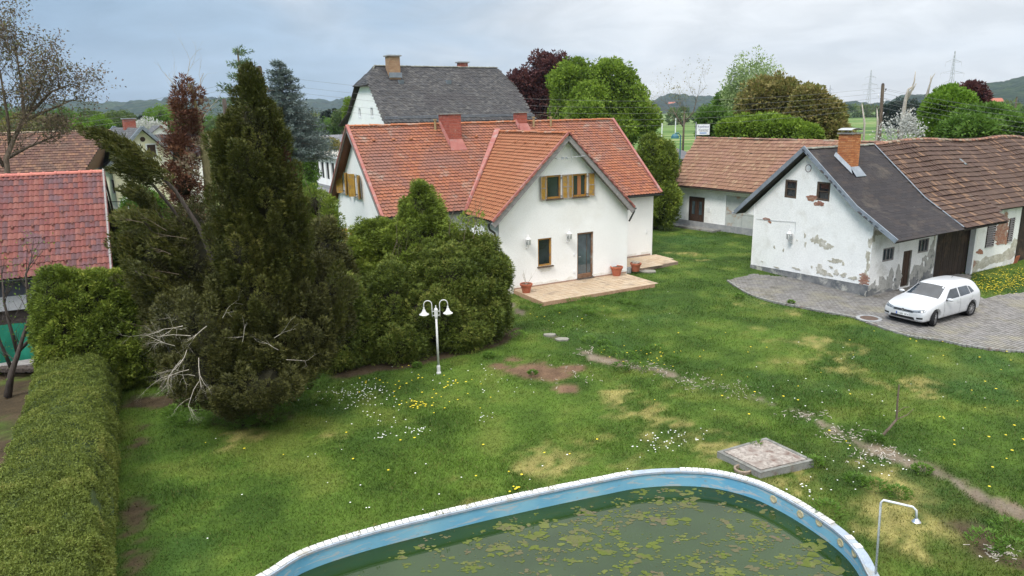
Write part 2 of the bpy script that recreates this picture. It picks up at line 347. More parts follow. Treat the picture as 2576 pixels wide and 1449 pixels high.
def tiles(parent, O, U, S, poly, w_, e, tmpl, mat, nind=300, name='roof_tile', stagger=.5, wav=0., tonef=None, offb=0., jit=.004, shape=None):
    """lay tiles over poly (a,b); nearest nind are objects sharing one mesh, the rest one joined part"""
    O, U, S = Vector(O), Vector(U).normalized(), Vector(S).normalized(); Nn = U.cross(S).normalized()
    if Nn.z < 0: Nn = -Nn
    tv, tf = tmpl; edge = EDGE.get(name, 'tile_edge_shade'); bmn = min(v[1] for v in tv); ris = [1 if (len(f) == 4 and min(f) < max(f)-len(tv)//3 and abs((Vector(tv[f[1]])-Vector(tv[f[0]])).cross(Vector(tv[f[2]])-Vector(tv[f[0]])).normalized().z) < .5 and name not in NOEDGE) else 0 for f in tf]
    amin = min(p[0] for p in poly); amax = max(p[0] for p in poly); bmin = min(p[1] for p in poly); bmax = max(p[1] for p in poly)
    L_ = []; j = 0; b = bmin+offb
    while b < bmax-.02:
        a = amin+w_/2-(w_*stagger if j % 2 else 0)
        while a < amax+w_*.4:
            if inpoly((min(max(a, amin+.01), amax-.01), b+e*.5), poly):
                h = random.gauss(0, jit)+(wav*math.sin(a*.9+b*.5) if wav else 0)
                if shape: h += shape(a, b)
                L_.append((a, b, h, random.gauss(0, jit*.8), random.random() if tonef is None else tonef(a, b)))
            a += w_
        j += 1; b += e
    P = [O+U*a+S*b+Nn*h for a, b, h, r, t in L_]
    order = sorted(range(len(L_)), key=lambda i: (P[i]-CAMP).length); ind = order[:nind]; rest = order[nind:]
    rootoff = off(parent)
    if ind:
        me = bpy.data.meshes.new(name); me.from_pydata(tv, [], tf)
        flip = U.cross(S).dot(Nn) < 0
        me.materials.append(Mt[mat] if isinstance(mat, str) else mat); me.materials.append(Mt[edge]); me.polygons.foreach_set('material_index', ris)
        Mx = Matrix(((U.x, S.x, Nn.x, 0), (U.y, S.y, Nn.y, 0), (U.z, S.z, Nn.z, 0), (0, 0, 0, 1)))
        for i in ind:
            a, b, h, r, t = L_[i]; o = bpy.data.objects.new(name, me); o.parent = parent
            o.matrix_local = Matrix.Translation(P[i]-rootoff)@Mx@Matrix.Rotation(r*2.5, 4, 'Z'); col.objects.link(o)
    if rest:
        T = np.array(tv); B = np.array([[*U], [*S], [*Nn]]); TW = T@B; mb_v = []; nv = len(tv)
        Pn = np.array([tuple(P[i]) for i in rest]); V = (Pn[:, None, :]+TW[None]).reshape(-1, 3)-np.array(rootoff)
        me = bpy.data.meshes.new(name+'s'); fs = [tuple(k*nv+q for q in f) for k in range(len(rest)) for f in tf]
        me.from_pydata(V.tolist(), [], fs); at = me.attributes.new('tone', 'FLOAT', 'FACE')
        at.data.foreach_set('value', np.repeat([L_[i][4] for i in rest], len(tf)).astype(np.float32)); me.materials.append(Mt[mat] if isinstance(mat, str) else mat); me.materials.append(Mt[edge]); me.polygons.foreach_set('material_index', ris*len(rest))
        o = bpy.data.objects.new(name+'s', me); link(o, parent); tag(o, kind='stuff')
    return len(L_)
def slab(name, pts, parent, mat='under', t=.08, mats=None):
    """roof plane with thickness, pts in order"""
    pts = [Vector(p) for p in pts]; n = (pts[1]-pts[0]).cross(pts[2]-pts[0]).normalized()
    if n.z < 0: n = -n
    return MB().prism(pts, -n*t).build(name, mat, parent)
def bricks(parent, base, X, Y, h, wx, wy, mat, core, nind=0, bl=.25, bh=.075, name='brick', sides=(1, 1, 1, 1)):
    """chimney shaft of bricks laid round a mortar core; base centre, unit X,Y"""
    X, Y = Vector(X).normalized(), Vector(Y).normalized(); Z = Vector((0, 0, 1)); base = Vector(base)
    MB().box(base+Z*h/2, X*(wx/2-.012), Y*(wy/2-.012), Z*h/2).build('mortar_core', core, parent)
    L_ = []; rows = int(h/bh)
    for r in range(rows):
        z = (r+.5)*h/rows
        for (D_, E_, ln, dp) in ((X, -Y, wx, wy), (X, Y, wx, wy), (Y, -X, wy, wx), (Y, X, wy, wx)):
            k = max(1, round(ln/bl)); s = ln/k; o_ = (s/2 if r % 2 else 0); x = -ln/2+(-o_)
            while x < ln/2-.01:
                a = max(x, -ln/2); b = min(x+s, ln/2)
                if b-a > .03: L_.append((base+D_*((a+b)/2)+E_*(dp/2-.03+random.gauss(0, .0015))+Z*z, D_*((b-a)/2-.006), E_*.03, Z*(h/rows/2-.007)))
                x += s
    L_.sort(key=lambda q: (q[0]-CAMP).length)
    for c, a, b, z in L_[:nind]: MB().box(c, a, b, z).build(name, mat, parent)
    if L_[nind:]:
        mb = MB(); [mb.box(c, a, b, z) for c, a, b, z in L_[nind:]]; o = mb.build(name+'s', mat, parent, kind='stuff')
        at = o.data.attributes.new('tone', 'FLOAT', 'FACE'); at.data.foreach_set('value', np.repeat(np.random.RandomState(3).rand(len(L_)-nind), 6).astype(np.float32))
def ridge_caps(parent, A, B, r, step, mat, name='ridge_tile', tilt=0):
    A, B = Vector(A), Vector(B); d = (B-A); n = max(1, int(d.length/step)); d.normalize(); up = Vector((0, 0, 1)); s = d.cross(up).normalized(); up = s.cross(d)
    me = None
    mb = MB(); k = 6; L_ = step*1.12
    for q, (x, rr) in enumerate(((0, r*1.12), (L_*.16, r*1.12), (L_*.17, r), (L_, r*.92))):
        mb.v += [tuple(d*x+s*(math.cos(math.pi*i/k)*rr)+up*(math.sin(math.pi*i/k)*rr*.8-.02)) for i in range(k+1)]
    for q in range(3): mb.f += [(q*(k+1)+i, q*(k+1)+i+1, (q+1)*(k+1)+i+1, (q+1)*(k+1)+i) for i in range(k)]
    mb.f.append(tuple(range(k+1))); me = bpy.data.meshes.new(name); me.from_pydata(mb.v, [], mb.f); me.materials.append(Mt[mat] if isinstance(mat, str) else mat)
    for i in range(n):
        o = bpy.data.objects.new(name, me); o.parent = parent; o.location = A+(B-A)*(i/n)-off(parent)+Vector((0, 0, random.gauss(0, .006))); col.objects.link(o)
def planks(parent, P, U, x0, x1, z0, z1, w_, mat, n=None, t=.02, d=.0, horiz=False, name='plank', top=None):
    P = Vector(P); U = Vector(U).normalized(); Z = Vector((0, 0, 1)); n = U.cross(Z) if n is None else n
    k = max(1, round(((z1-z0) if horiz else (x1-x0))/w_)); s = ((z1-z0) if horiz else (x1-x0))/k
    for i in range(k):
        j = random.uniform(-.004, .008)
        if horiz: c = P+U*((x0+x1)/2)+Z*(z0+s*(i+.5))+n*(d+j); MB().box(c, U*((x1-x0)/2), Z*(s/2-.004), n*t).build(name, mat, parent)
        else:
            zt = z1 if top is None else z0+(top(x0+s*(i+.5))-z0)
            c = P+U*(x0+s*(i+.5))+Z*((z0+zt)/2)+n*(d+j); MB().box(c, U*(s/2-.004), Z*((zt-z0)/2), n*t).build(name, mat, parent)
def patch(name, P, U, blobs, mat, parent, n=None, proud=.006, seed=0, rough=.35, kind=None):
    """fallen-plaster areas as irregular plates on a wall: blobs (a, z, ra, rz)"""
    P = Vector(P); U = Vector(U).normalized(); Z = Vector((0, 0, 1)); n = U.cross(Z) if n is None else n; rr = random.Random(seed)
    for q, (a, b, ra, rb) in enumerate(blobs):
        k = 26; ph = [rr.uniform(0, 6.28) for _ in range(5)]; out_ = []
        for i in range(k):
            th = 2*math.pi*i/k; s = 1+rough*(.5*math.sin(2*th+ph[0])+.35*math.sin(3*th+ph[1])+.3*math.sin(5*th+ph[2])+.25*math.sin(9*th+ph[3]))+rr.uniform(-.12, .12)
            out_.append(P+U*(a+ra*s*math.cos(th))+Z*(b+rb*s*math.sin(th))+n*(proud+.001*q))
        c = P+U*a+Z*b+n*(proud+.001*q); vs = [c]+out_+[p-n*(proud+.01) for p in out_]
        fs = [(0, 1+i, 1+(i+1) % k) for i in range(k)]+[(1+i, 1+k+i, 1+k+(i+1) % k, 1+(i+1) % k) for i in range(k)]
        MB().add(vs, fs).build(name, mat, parent, kind=kind)
def text_mesh(s, size, P, X, Y, mat, parent, name='lettering', ext=.002, italic=0., align='CENTER'):
    cu = bpy.data.curves.new(name, 'FONT'); cu.body = s; cu.size = size; cu.extrude = ext; cu.align_x = align; cu.align_y = 'CENTER'; cu.shear = italic; cu.resolution_u = 2
    o = bpy.data.objects.new(name, cu); col.objects.link(o); dg = bpy.context.evaluated_depsgraph_get(); me = bpy.data.meshes.new_from_object(o.evaluated_get(dg)); bpy.data.objects.remove(o)
    X, Y = Vector(X).normalized(), Vector(Y).normalized(); Zz = X.cross(Y)
    q = Vector(P)-off(parent); Mx = Matrix(((X.x, Y.x, Zz.x, q.x), (X.y, Y.y, Zz.y, q.y), (X.z, Y.z, Zz.z, q.z), (0, 0, 0, 1))); me.transform(Mx)
    me.materials.clear(); me.materials.append(Mt[mat]); o = bpy.data.objects.new(name, me); return link(o, parent)
# ------------------------------------------------------------------ foliage helpers
def unit(a): return a/np.maximum(np.linalg.norm(a, axis=-1, keepdims=True), 1e-6)
def leaves(name, P, D, size, asp, tone, mat, parent, tri=True):
    """many small leaf faces: base points P, long axes D"""
    n = len(P); D = unit(D); r = unit(rs.normal(size=(n, 3))); S = unit(np.cross(D, r)); size = (np.ones(n)*size)[:, None]*rs.uniform(.7, 1.3, (n, 1))
    if tri: V = np.stack([P-S*size*asp*.5, P+S*size*asp*.5, P+D*size], 1).reshape(-1, 3); k = 3
    else: V = np.stack([P-D*size*.5, P+S*size*asp*.5, P+D*size*.5, P-S*size*asp*.5], 1).reshape(-1, 3); k = 4
    return flat_mesh(name, V, k, tone, mat, parent)
def plume_pts(C, Dr, Ln, Rd, n, tone, spread=.6, tjit=.12):
    """n leaves in each of K elongated clusters"""
    K = len(C); C = np.repeat(C, n, 0); Dr = unit(np.repeat(Dr, n, 0)); Ln = np.repeat(Ln, n)[:, None]; Rd = np.repeat(Rd, n)[:, None]; tone = np.repeat(tone, n)
    t = rs.rand(K*n, 1)**.8; rad = unit(np.cross(Dr, rs.normal(size=(K*n, 3)))); prof = np.sin(np.pi*np.clip(t*.86+.1, 0, 1))**.7
    q = np.sqrt(rs.uniform(.35, 1, (K*n, 1)))*prof; P = C+Dr*Ln*(t-.4)+rad*Rd*q; D = Dr*(.4+.6*t)+rad*spread+rs.normal(0, .25, (K*n, 3))
    # leaf tone rises slightly from base to tip of a cluster
    return P, D, np.clip(tone+rs.normal(0, tjit, K*n)+.12*(t[:, 0]-.5), 0, 1)
def ball_pts(blobs, K, cr, n, keep=.6, lo=.78, flat=1., updir=.25, tone=None, jit=.1, crs=.3, bottom=-1., ln=1.6):
    """clusters spread over a union of ellipsoids (x,y,z,rx,ry,rz)"""
    B = np.array(blobs, float); a = B[:, 3]*B[:, 4]+B[:, 4]*B[:, 5]+B[:, 3]*B[:, 5]; idx = rs.choice(len(B), K*2, p=a/a.sum()); d = unit(rs.normal(size=(K*2, 3)))
    ok = d[:, 2] > bottom; idx = idx[ok]; d = d[ok]
    rr = rs.uniform(lo, 1.06, (len(d), 1)); C = B[idx, :3]+d*B[idx, 3:]*rr
    inside = np.zeros(len(C), bool)
    for b in B: inside |= ((((C-b[:3])/b[3:])**2).sum(1) < keep)
    C = C[~inside][:K]; d = d[~inside][:K]
    crr = cr*rs.uniform(1-crs, 1+crs, len(C)); tn = rs.uniform(.25, .75, len(C)) if tone is None else tone(C)
    P, D, T = plume_pts(C, d+np.array([0, 0, updir]), crr*ln, crr, n, tn, spread=1., tjit=jit)
    return P, D, T
def core(parent, blobs, mat, s=.72, name='opaque_core'):  # dark opaque blobs added inside foliage to stop light passing through
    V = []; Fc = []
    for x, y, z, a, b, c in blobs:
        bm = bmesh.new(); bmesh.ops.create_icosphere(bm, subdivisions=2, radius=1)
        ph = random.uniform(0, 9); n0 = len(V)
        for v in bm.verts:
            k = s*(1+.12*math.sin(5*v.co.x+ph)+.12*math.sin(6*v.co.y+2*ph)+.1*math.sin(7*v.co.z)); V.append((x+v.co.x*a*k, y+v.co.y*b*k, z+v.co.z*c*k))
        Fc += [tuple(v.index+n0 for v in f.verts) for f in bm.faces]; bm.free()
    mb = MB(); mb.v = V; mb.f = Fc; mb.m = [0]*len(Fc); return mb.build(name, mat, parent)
def branch(mb, p, d, ln, r, depth, tips, rnd, spread=.6, up=.15, segs=3, kids=(2, 4), shrink=.66, nside=4, wig=.18):
    pts = [p]; rads = [r]; cur = Vector(p); dd = Vector(d).normalized()
    for i in range(segs):
        dd = (dd+Vector((rnd.gauss(0, wig), rnd.gauss(0, wig), rnd.gauss(0, wig)+up*.3))).normalized(); cur = cur+dd*(ln/segs); pts.append(cur.copy()); rads.append(r*(1-.5*(i+1)/segs))
    mb.tube(pts, rads, nside, cap=False)
    if depth == 0: tips.append((cur, dd)); return
    tips.append((cur, dd))
    for k in range(rnd.randint(*kids)):
        i = rnd.randint(1, segs); q = pts[i]
        nd = (dd+Vector((rnd.gauss(0, spread), rnd.gauss(0, spread), rnd.gauss(0, spread)+up))).normalized()
        branch(mb, q, nd, ln*shrink*rnd.uniform(.7, 1.15), rads[i]*.6, depth-1, tips, rnd, spread, up, segs, kids, shrink, nside, wig)
def vnoise(x, y, s, seed=0):
    """value noise on numpy arrays"""
    x = np.asarray(x)/s+seed*17.3; y = np.asarray(y)/s+seed*9.1; xi = np.floor(x).astype(int); yi = np.floor(y).astype(int); fx = x-xi; fy = y-yi; fx = fx*fx*(3-2*fx); fy = fy*fy*(3-2*fy)
    def h(a, b): v = np.sin(a*127.1+b*311.7+seed*74.7)*43758.5453; return v-np.floor(v)
    return (h(xi, yi)*(1-fx)+h(xi+1, yi)*fx)*(1-fy)+(h(xi, yi+1)*(1-fx)+h(xi+1, yi+1)*fx)*fy
def fbm(x, y, s, o=4, seed=0):
    r = 0; a = .5; t = 0
    for i in range(o): r = r+a*vnoise(x, y, s/2**i, seed+i); t += a; a *= .55
    return r/t
# ------------------------------------------------------------------ places
h = Fr((5.746, 34.587), 28.5)       # main house, origin at the right foot of the cross gable
S = Fr((15.29, 29.58), 30.5)        # old barn, origin at its near corner
SB = Fr((12.24, 50.16), -54.5)      # rear barn
def seg_d(X, Y, pl):
    d = np.full(X.shape, 1e9)
    for (a, b) in zip(pl[:-1], pl[1:]):
        ax, ay, bx, by = a[0], a[1], b[0], b[1]; L2 = (bx-ax)**2+(by-ay)**2
        t = np.clip(((X-ax)*(bx-ax)+(Y-ay)*(by-ay))/L2, 0, 1); d = np.minimum(d, np.hypot(X-ax-t*(bx-ax), Y-ay-t*(by-ay)))
    return d
def inpoly_np(X, Y, poly):
    c = np.zeros(X.shape, bool); n = len(poly)
    for i in range(n):
        x1, y1 = poly[i][:2]; x2, y2 = poly[(i+1) % n][:2]
        if y1 == y2: continue
        c ^= ((y1 > Y) != (y2 > Y)) & (X < (x2-x1)*(Y-y1)/(y2-y1)+x1)
    return c
yard = [G(*p) for p in ((1830, 706), (1895, 690), (2000, 700), (2180, 735), (2290, 705), (2360, 685), (2442, 692), (2436, 742), (2480, 752), (2517, 743), (2600, 734), (2900, 700), (3100, 1000), (2700, 900), (2576, 885), (2500, 880), (2420, 868), (2360, 855), (2300, 848), (2245, 834), (2200, 818), (2150, 799), (2080, 786), (2000, 770), (1940, 758), (1880, 738))]
house_fp = [h(-11.26, 2.93), h(-7.14, 2.93), h(-7.14, 0), h(0, 0), h(0, 2.93), h(4.02, 2.93), h(4.02, 11.1), h(-11.26, 11.1)]
patio_fp = [h(-6.45, 0), h(-6.45, -2.6), h(-.38, -2.6), h(-.38, 0)]; patio2_fp = [h(.9, 2.93), h(1.3, .45), h(3.98, .62), h(4.3, 2.55), h(4.05, 2.93)]
path = [G(*p) for p in ((1285, 765), (1330, 800), (1390, 845), (1440, 870), (1500, 900), (1570, 915), (1650, 925), (1740, 955), (1860, 985), (1950, 1018), (2040, 1046), (2120, 1088), (2200, 1130), (2250, 1150), (2330, 1180), (2400, 1212), (2470, 1250), (2560, 1290), (2650, 1330))]
pool_rim = [G(*p, .1) for p in ((640, 1449), (750, 1385), (900, 1335), (1100, 1285), (1300, 1240), (1500, 1199), (1600, 1181), (1700, 1175), (1800, 1181), (1900, 1205), (1980, 1240), (2060, 1286), (2130, 1335), (2180, 1386), (2215, 1449))]
def spline(pts, n=8, closed=False):
    P = [Vector(p) for p in pts]; k = len(P); o = []
    for i in range(k if closed else k-1):
        p0, p1, p2, p3 = [P[j % k] if closed else P[min(max(j, 0), k-1)] for j in (i-1, i, i+1, i+2)]
        for q in range(n):
            t = q/n; o.append(.5*((2*p1)+(p2-p0)*t+(2*p0-5*p1+4*p2-p3)*t*t+(3*p1-p0-3*p2+p3)*t**3))
    if not closed: o.append(P[-1])
    return o
pool_pts = pool_rim+[Vector(p) for p in ((6.15, 9.7, .1), (5.4, 8.2, .1), (3.9, 7.0, .1), (1.6, 6.3, .1), (-1.2, 5.7, .1), (-4.0, 5.4, .1), (-6.0, 6.2, .1), (-6.7, 8.0, .1), (-6.0, 9.8, .1))]
pool_out = spline(pool_pts, 8, True)
def offset_in(P, d):
    n = len(P); o = []
    for i in range(n):
        t = (P[(i+1) % n]-P[i-1]).normalized(); nn = Vector((t.y, -t.x, 0)); o.append(P[i]+nn*d)
    return o
_a = sum((pool_out[i].x*pool_out[(i+1) % len(pool_out)].y-pool_out[(i+1) % len(pool_out)].x*pool_out[i].y) for i in range(len(pool_out)))
sgn = 1 if _a < 0 else -1
pool_in = offset_in(pool_out, sgn*.20); pool_mid = offset_in(pool_out, sgn*.06)
straw = [(1540, 1120, 1.7), (1690, 1105, 1.2), (1420, 1170, 1.3), (1800, 1120, .7), (1330, 1170, .7), (1620, 1090, 1.2), (1950, 760, 1.1), (2010, 775, .8), (1990, 865, 1.3), (2090, 905, 1.1), (2150, 880, 1.0), (2040, 850, .9), (1980, 900, .9), (1620, 1010, .8), (1700, 975, .9), (1560, 980, .6), (600, 1110, .6), (1870, 830, .8), (2300, 980, .9), (1750, 640, 1.), (1200, 1290, .5), (830, 1095, .5), (2200, 1250, 1.0), (2050, 1200, .9), (2300, 1330, .9), (1120, 1180, .6)]
straw = [(G(x, y), r) for x, y, r in straw]
soilp = [(1330, 930, .95), (1400, 940, .8), (1260, 920, .5), (1420, 975, .5), (1440, 925, .55), (1290, 905, .4)]
soilp = [(G(x, y), r) for x, y, r in soilp]+[(Vector((-15.5, 19.5, 0)), 3.4), (Vector((-13.5, 15.5, 0)), 2.6), (Vector((-18, 22, 0)), 3)]
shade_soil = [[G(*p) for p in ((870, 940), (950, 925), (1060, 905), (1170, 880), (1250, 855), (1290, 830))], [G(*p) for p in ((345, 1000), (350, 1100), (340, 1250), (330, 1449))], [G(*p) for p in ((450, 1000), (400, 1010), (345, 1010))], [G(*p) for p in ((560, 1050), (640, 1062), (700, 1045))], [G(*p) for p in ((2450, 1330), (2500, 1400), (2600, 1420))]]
def soil_mask(X, Y):
    wob = (fbm(X, Y, .9, 4, 3)-.5)*1.1+(fbm(X, Y, .22, 2, 9)-.5)*.5
    m_ = np.zeros(X.shape)
    for c, r in soilp: m_ = np.maximum(m_, 1-np.hypot(X-c.x, (Y-c.y))/r+wob*.9)
    d = seg_d(X, Y, path); br = fbm(X, Y, 1.3, 3, 21)
    m_ = np.maximum(m_, (.17-d)/.30+wob*1.6+(br-.47)*2.2)
    for k, pl in enumerate(shade_soil): m_ = np.maximum(m_, (.5-seg_d(X, Y, pl))/.5*[1.3, .8, 1, 1, 1.2][k]+wob*[.9, 2.6, 1.3, 1.2, 1.6][k]-[0, .7, 0, 0, .3][k])
    return np.clip(m_*2.2, 0, 1)
def straw_mask(X, Y):
    wob = (fbm(X, Y, 1.1, 5, 5)-.5)*2.4; m_ = np.zeros(X.shape)
    for c, r in straw: m_ = np.maximum(m_, .62-np.hypot(X-c.x, Y-c.y)/r*.62+wob*1.15)
    m_ = m_*np.clip((fbm(X, Y, .5, 4, 31)-.36)*6, 0, 1)
    return np.clip(m_*1.7, 0, 1)*np.clip(.30+(fbm(X, Y, .14, 3, 37)-.36)*3.4, .12, .9)
def albedo(X, Y):
    """own colours of the meadow: green kinds, straw, soil"""
    n1 = fbm(X, Y, 5, 4, 1); n2 = fbm(X, Y, 1.2, 4, 2); n3 = fbm(X, Y, .35, 3, 4)
    A = np.array([.044, .086, .012]); B = np.array([.092, .155, .022]); C_ = np.array([.14, .165, .034]); Bl = np.array([.042, .098, .022])
    t = np.clip((n1*.4+n2*.6-.5)*4.2+.46, 0, 1)[..., None]; c = A*(1-t)+B*t
    u_ = np.clip((n2-.56)*5, 0, 1)[..., None]*.6; c = c*(1-u_)+C_*u_
    v_ = np.clip((.40-n1)*5, 0, 1)[..., None]*.8; c = c*(1-v_)+Bl*v_
    # brownish low growth right of the pool
    q = np.clip(1-np.hypot(X-7.5, Y-12.5)/4.0, 0, 1)[..., None]*np.clip((n3-.35)*3, 0, 1)[..., None]*.55; c = c*(1-q)+np.array([.12, .105, .03])*q
    s = straw_mask(X, Y)[..., None]; c = c*(1-s)+np.array([.33, .285, .10])*s
    d = soil_mask(X, Y)[..., None]; sc_ = np.array([.17, .105, .065])*(.75+.5*n3[..., None])
    dp = np.minimum(1, seg_d(X, Y, path)/.6)[..., None]; sc_ = sc_*dp+np.array([.20, .168, .125])*(.6+.8*n3[..., None])*(1-dp)
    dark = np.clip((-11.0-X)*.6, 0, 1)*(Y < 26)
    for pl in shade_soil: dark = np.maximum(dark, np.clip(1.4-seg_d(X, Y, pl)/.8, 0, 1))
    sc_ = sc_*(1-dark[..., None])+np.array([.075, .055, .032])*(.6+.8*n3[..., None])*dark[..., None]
    c = c*(1-d)+sc_*d
    n4 = fbm(X, Y, .16, 2, 44)[..., None]; return c*(.56+.32*n3[..., None]+.46*n4)
# ------------------------------------------------------------------ ground sheets
X0, X1, Y0, Y1 = -22., 36., 4., 66.
st = .2; gx = np.arange(X0, X1+.01, st); gy = np.arange(Y0, Y1+.01, st); GX, GY = np.meshgrid(gx, gy); nx, ny = len(gx), len(gy)
def gheight(X, Y): return (fbm(X, Y, 3, 3, 8)-.5)*.10+(fbm(X, Y, .5, 2, 12)-.5)*.03
edge = np.minimum(np.minimum(GX-X0, X1-GX), np.minimum(GY-Y0, Y1-GY)); GZ = gheight(GX, GY)*np.clip(edge/2, 0, 1)-.02
prect = GY < 16.5
near_pool = seg_d(GX, GY, pool_out+[pool_out[0]]); inside = inpoly_np(GX, GY, pool_mid)
GZ = np.where(near_pool < 1.2, GZ*(near_pool/1.2)+.03*(1-near_pool/1.2), GZ)
flat_ = inpoly_np(GX, GY, yard)|inpoly_np(GX, GY, house_fp); GZ = np.where(flat_, -.06, GZ)
PM = np.array([[p.x, p.y] for p in pool_mid]); ii = np.argwhere(inside)
GXf, GYf, GZf = GX.copy(), GY.copy(), GZ.copy(); cellin = inside[:-1, :-1] & inside[1:, :-1] & inside[:-1, 1:] & inside[1:, 1:]
for r_, c_ in ii:
    q = PM-np.array([GX[r_, c_], GY[r_, c_]]); k = (q**2).sum(1).argmin(); GXf[r_, c_], GYf[r_, c_] = PM[k]; GZf[r_, c_] = .02
idx = np.arange(nx*ny).reshape(ny, nx); cells = np.stack([idx[:-1, :-1], idx[:-1, 1:], idx[1:, 1:], idx[1:, :-1]], -1)[~cellin]
me = bpy.data.meshes.new('lawn'); VV = np.stack([GXf, GYf, GZf], -1).reshape(-1, 3).astype(np.float32)
me.vertices.add(len(VV)); me.vertices.foreach_set('co', VV.ravel()); me.loops.add(cells.size); me.loops.foreach_set('vertex_index', cells.astype(np.int32).ravel())
me.polygons.add(len(cells)); me.polygons.foreach_set('loop_start', np.arange(0, cells.size, 4, dtype=np.int32)); me.polygons.foreach_set('loop_total', np.full(len(cells), 4, np.int32)); me.update(calc_edges=True)
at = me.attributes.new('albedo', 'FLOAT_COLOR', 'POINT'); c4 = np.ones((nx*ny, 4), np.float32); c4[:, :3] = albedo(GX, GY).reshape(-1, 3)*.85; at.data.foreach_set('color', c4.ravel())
Mt['ground'] = mvcol('meadow_soil_and_grass'); me.materials.append(Mt['ground']); lawn = link(bpy.data.objects.new('lawn', me)); tag(lawn, kind='structure')
# fields beyond
def mfield():
    mt, nt, b, o = new_mat('fields'); g = nt.nodes.new('ShaderNodeNewGeometry')
    f = noise(nt, .012, 3, .5, stretch=(.35, 2.4, 1, R(-8)), dist=.2)
    r = ramp(nt, [(.30, (.060, .115, .032)), (.42, (.085, .15, .035)), (.47, (.20, .235, .095)), (.52, (.075, .15, .035)), (.60, (.12, .19, .05)), (.66, (.24, .25, .12)), (.75, (.07, .14, .03))]); nt.links.new(f, r.inputs[0])
    f2 = noise(nt, .25, 5, .6); r2 = ramp(nt, [(.3, .8), (.7, 1.2)]); nt.links.new(f2, r2.inputs[0])
    finish(nt, b, mixc(nt, 1., r.outputs[0], r2.outputs[0], 'MULTIPLY'), .95, spec=.1); return mt
Mt['field'] = mfield()
fb = MB(); E = 5000
for a in ((-E, -E, X0, E), (X1, -E, E, E), (X0, -E, X1, Y0), (X0, Y1, X1, E)): fb.add([(a[0], a[1], -.02), (a[2], a[1], -.02), (a[2], a[3], -.02), (a[0], a[3], -.02)], [(0, 1, 2, 3)])
fb.build('fields', 'field', kind='structure')
# lane on the left and the forecourt behind the house
MB().prism([G(*p, .0)+Vector((0, 0, .0)) for p in ((270, 700), (300, 672), (430, 650), (470, 690), (400, 740), (290, 740))], (0, 0, .03)).build('lane', 'asphalt', kind='structure')
MB().prism([G(755, 500, 0), G(1000, 520, 0), G(980, 440, 0), G(690, 438, 0), G(700, 470, 0)], (0, 0, .03)).build('forecourt', 'asphalt', kind='structure')
MB().prism([G(270, 560, 0), G(560, 570, 0), G(600, 556, 0), G(270, 548, 0)], (0, 0, .03)).build('road', 'asphalt', kind='structure')
# paved yard
Mt['paver'] = mtile('grey_paver', [(0.159, 0.151, 0.142), (0.207, 0.198, 0.189), (0.239, 0.225, 0.215), (0.184, 0.176, 0.17)], patch=(.26, .24, .18), pscale=.7, patch2=(.12, .11, .09), p2scale=1.3, rough=.9)
yd = MB().prism([Vector((p.x, p.y, -.10)) for p in yard], (0, 0, .105)).build('yard', mnoise('joint_sand', (.09, .09, .075), (.14, .135, .105), 4, .95), kind='structure')
yl = [((p-S.O).dot(S.u), (p-S.O).dot(S.v)) for p in yard]
def t_block(w_, e, t=.03, g=.016):
    a = w_/2-g/2; return [(-a, g, t), (a, g, t), (a, e-g/2, t), (-a, e-g/2, t), (-a, g, 0), (a, g, 0), (a, e-g/2, 0), (-a, e-g/2, 0)], [(0, 1, 2, 3), (4, 5, 1, 0), (5, 6, 2, 1), (6, 7, 3, 2), (7, 4, 0, 3)]
yl2 = [p for p in yl]
tiles(yd, S(0, 0, -.005), S.u, S.v, [(min(a, 13), max(b, -14)) for a, b in yl2], .22, .12, t_block(.22, .12), 'paver', 300, 'paver', jit=.0015)
# kerb stones along the curved edge
kb = thing('kerb', G(2100, 795), 'row of flush pale concrete edging blocks between the lawn and the paved yard', 'kerb')
kp = [p for p in yard[14:]]+[yard[0]]
kk = spline(kp, 6)
for a, b in zip(kk[:-1], kk[1:]):
    d = (b-a); n_ = max(1, round(d.length/.5)); d.normalize()
    for q in range(n_): MB().box(a+(b-a)*((q+.5)/n_)+Vector((0, 0, .0)), d*((b-a).length/n_/2-.01), Vector((-d.y, d.x, 0))*.04, (0, 0, .045)).build('kerb_stone', 'concrete', kb)
# ------------------------------------------------------------------ main house
tile_m = mtile('red_clay_tile', [(0.258, 0.088, 0.046), (0.306, 0.115, 0.058), (0.278, 0.098, 0.054), (0.334, 0.133, 0.072), (0.25, 0.092, 0.054), (0.223, 0.088, 0.061), (0.299, 0.109, 0.058)], patch=(.20, .105, .085), pscale=.30, patch2=(.30, .27, .23), p2scale=.8, thr=(.44, .66), thr2=(.56, .72))
tile_b = mtile('bright_clay_tile', [(0.285, 0.104, 0.051), (0.326, 0.132, 0.065), (0.306, 0.118, 0.056), (0.339, 0.142, 0.073)], patch=(.36, .17, .11), pscale=.4, patch2=(.26, .24, .12), p2scale=3., thr=(.56, .75), thr2=(.63, .7))
mh = thing('house', h(-3.6, 5, 0), 'white plastered house with a red tiled roof, cross gable and ochre louvred shutters', 'house')
ZR, ZE = 7.5, 3.6; UL, URr = -11.6, 4.16
o_front = [(-7.14, -.25), (0, -.25), (0, 3.42), (-3.58, 6.78), (-7.14, 3.55)]
wall('front_wall', h(0, 0), h.u, o_front, [(-2.97, .22, -2.04, 2.43), (-5.14, 1.07, -4.40, 2.37), (-4.66, 4.16, -3.87, 5.22), (-3.23, 4.15, -2.42, 5.21)], 'plaster', mh)
wall('side_wall', h(-7.14, 2.93), -h.v, [(0, -.25), (2.93, -.25), (2.93, 3.55), (0, 3.55)], [(.12, 1.25, .75, 2.35)], 'plaster', mh)
wall('wing_wall', h(0, 2.93), h.u, [(0, -.25), (4.02, -.25), (4.02, 3.62), (0, 3.62)], [], 'plaster', mh)
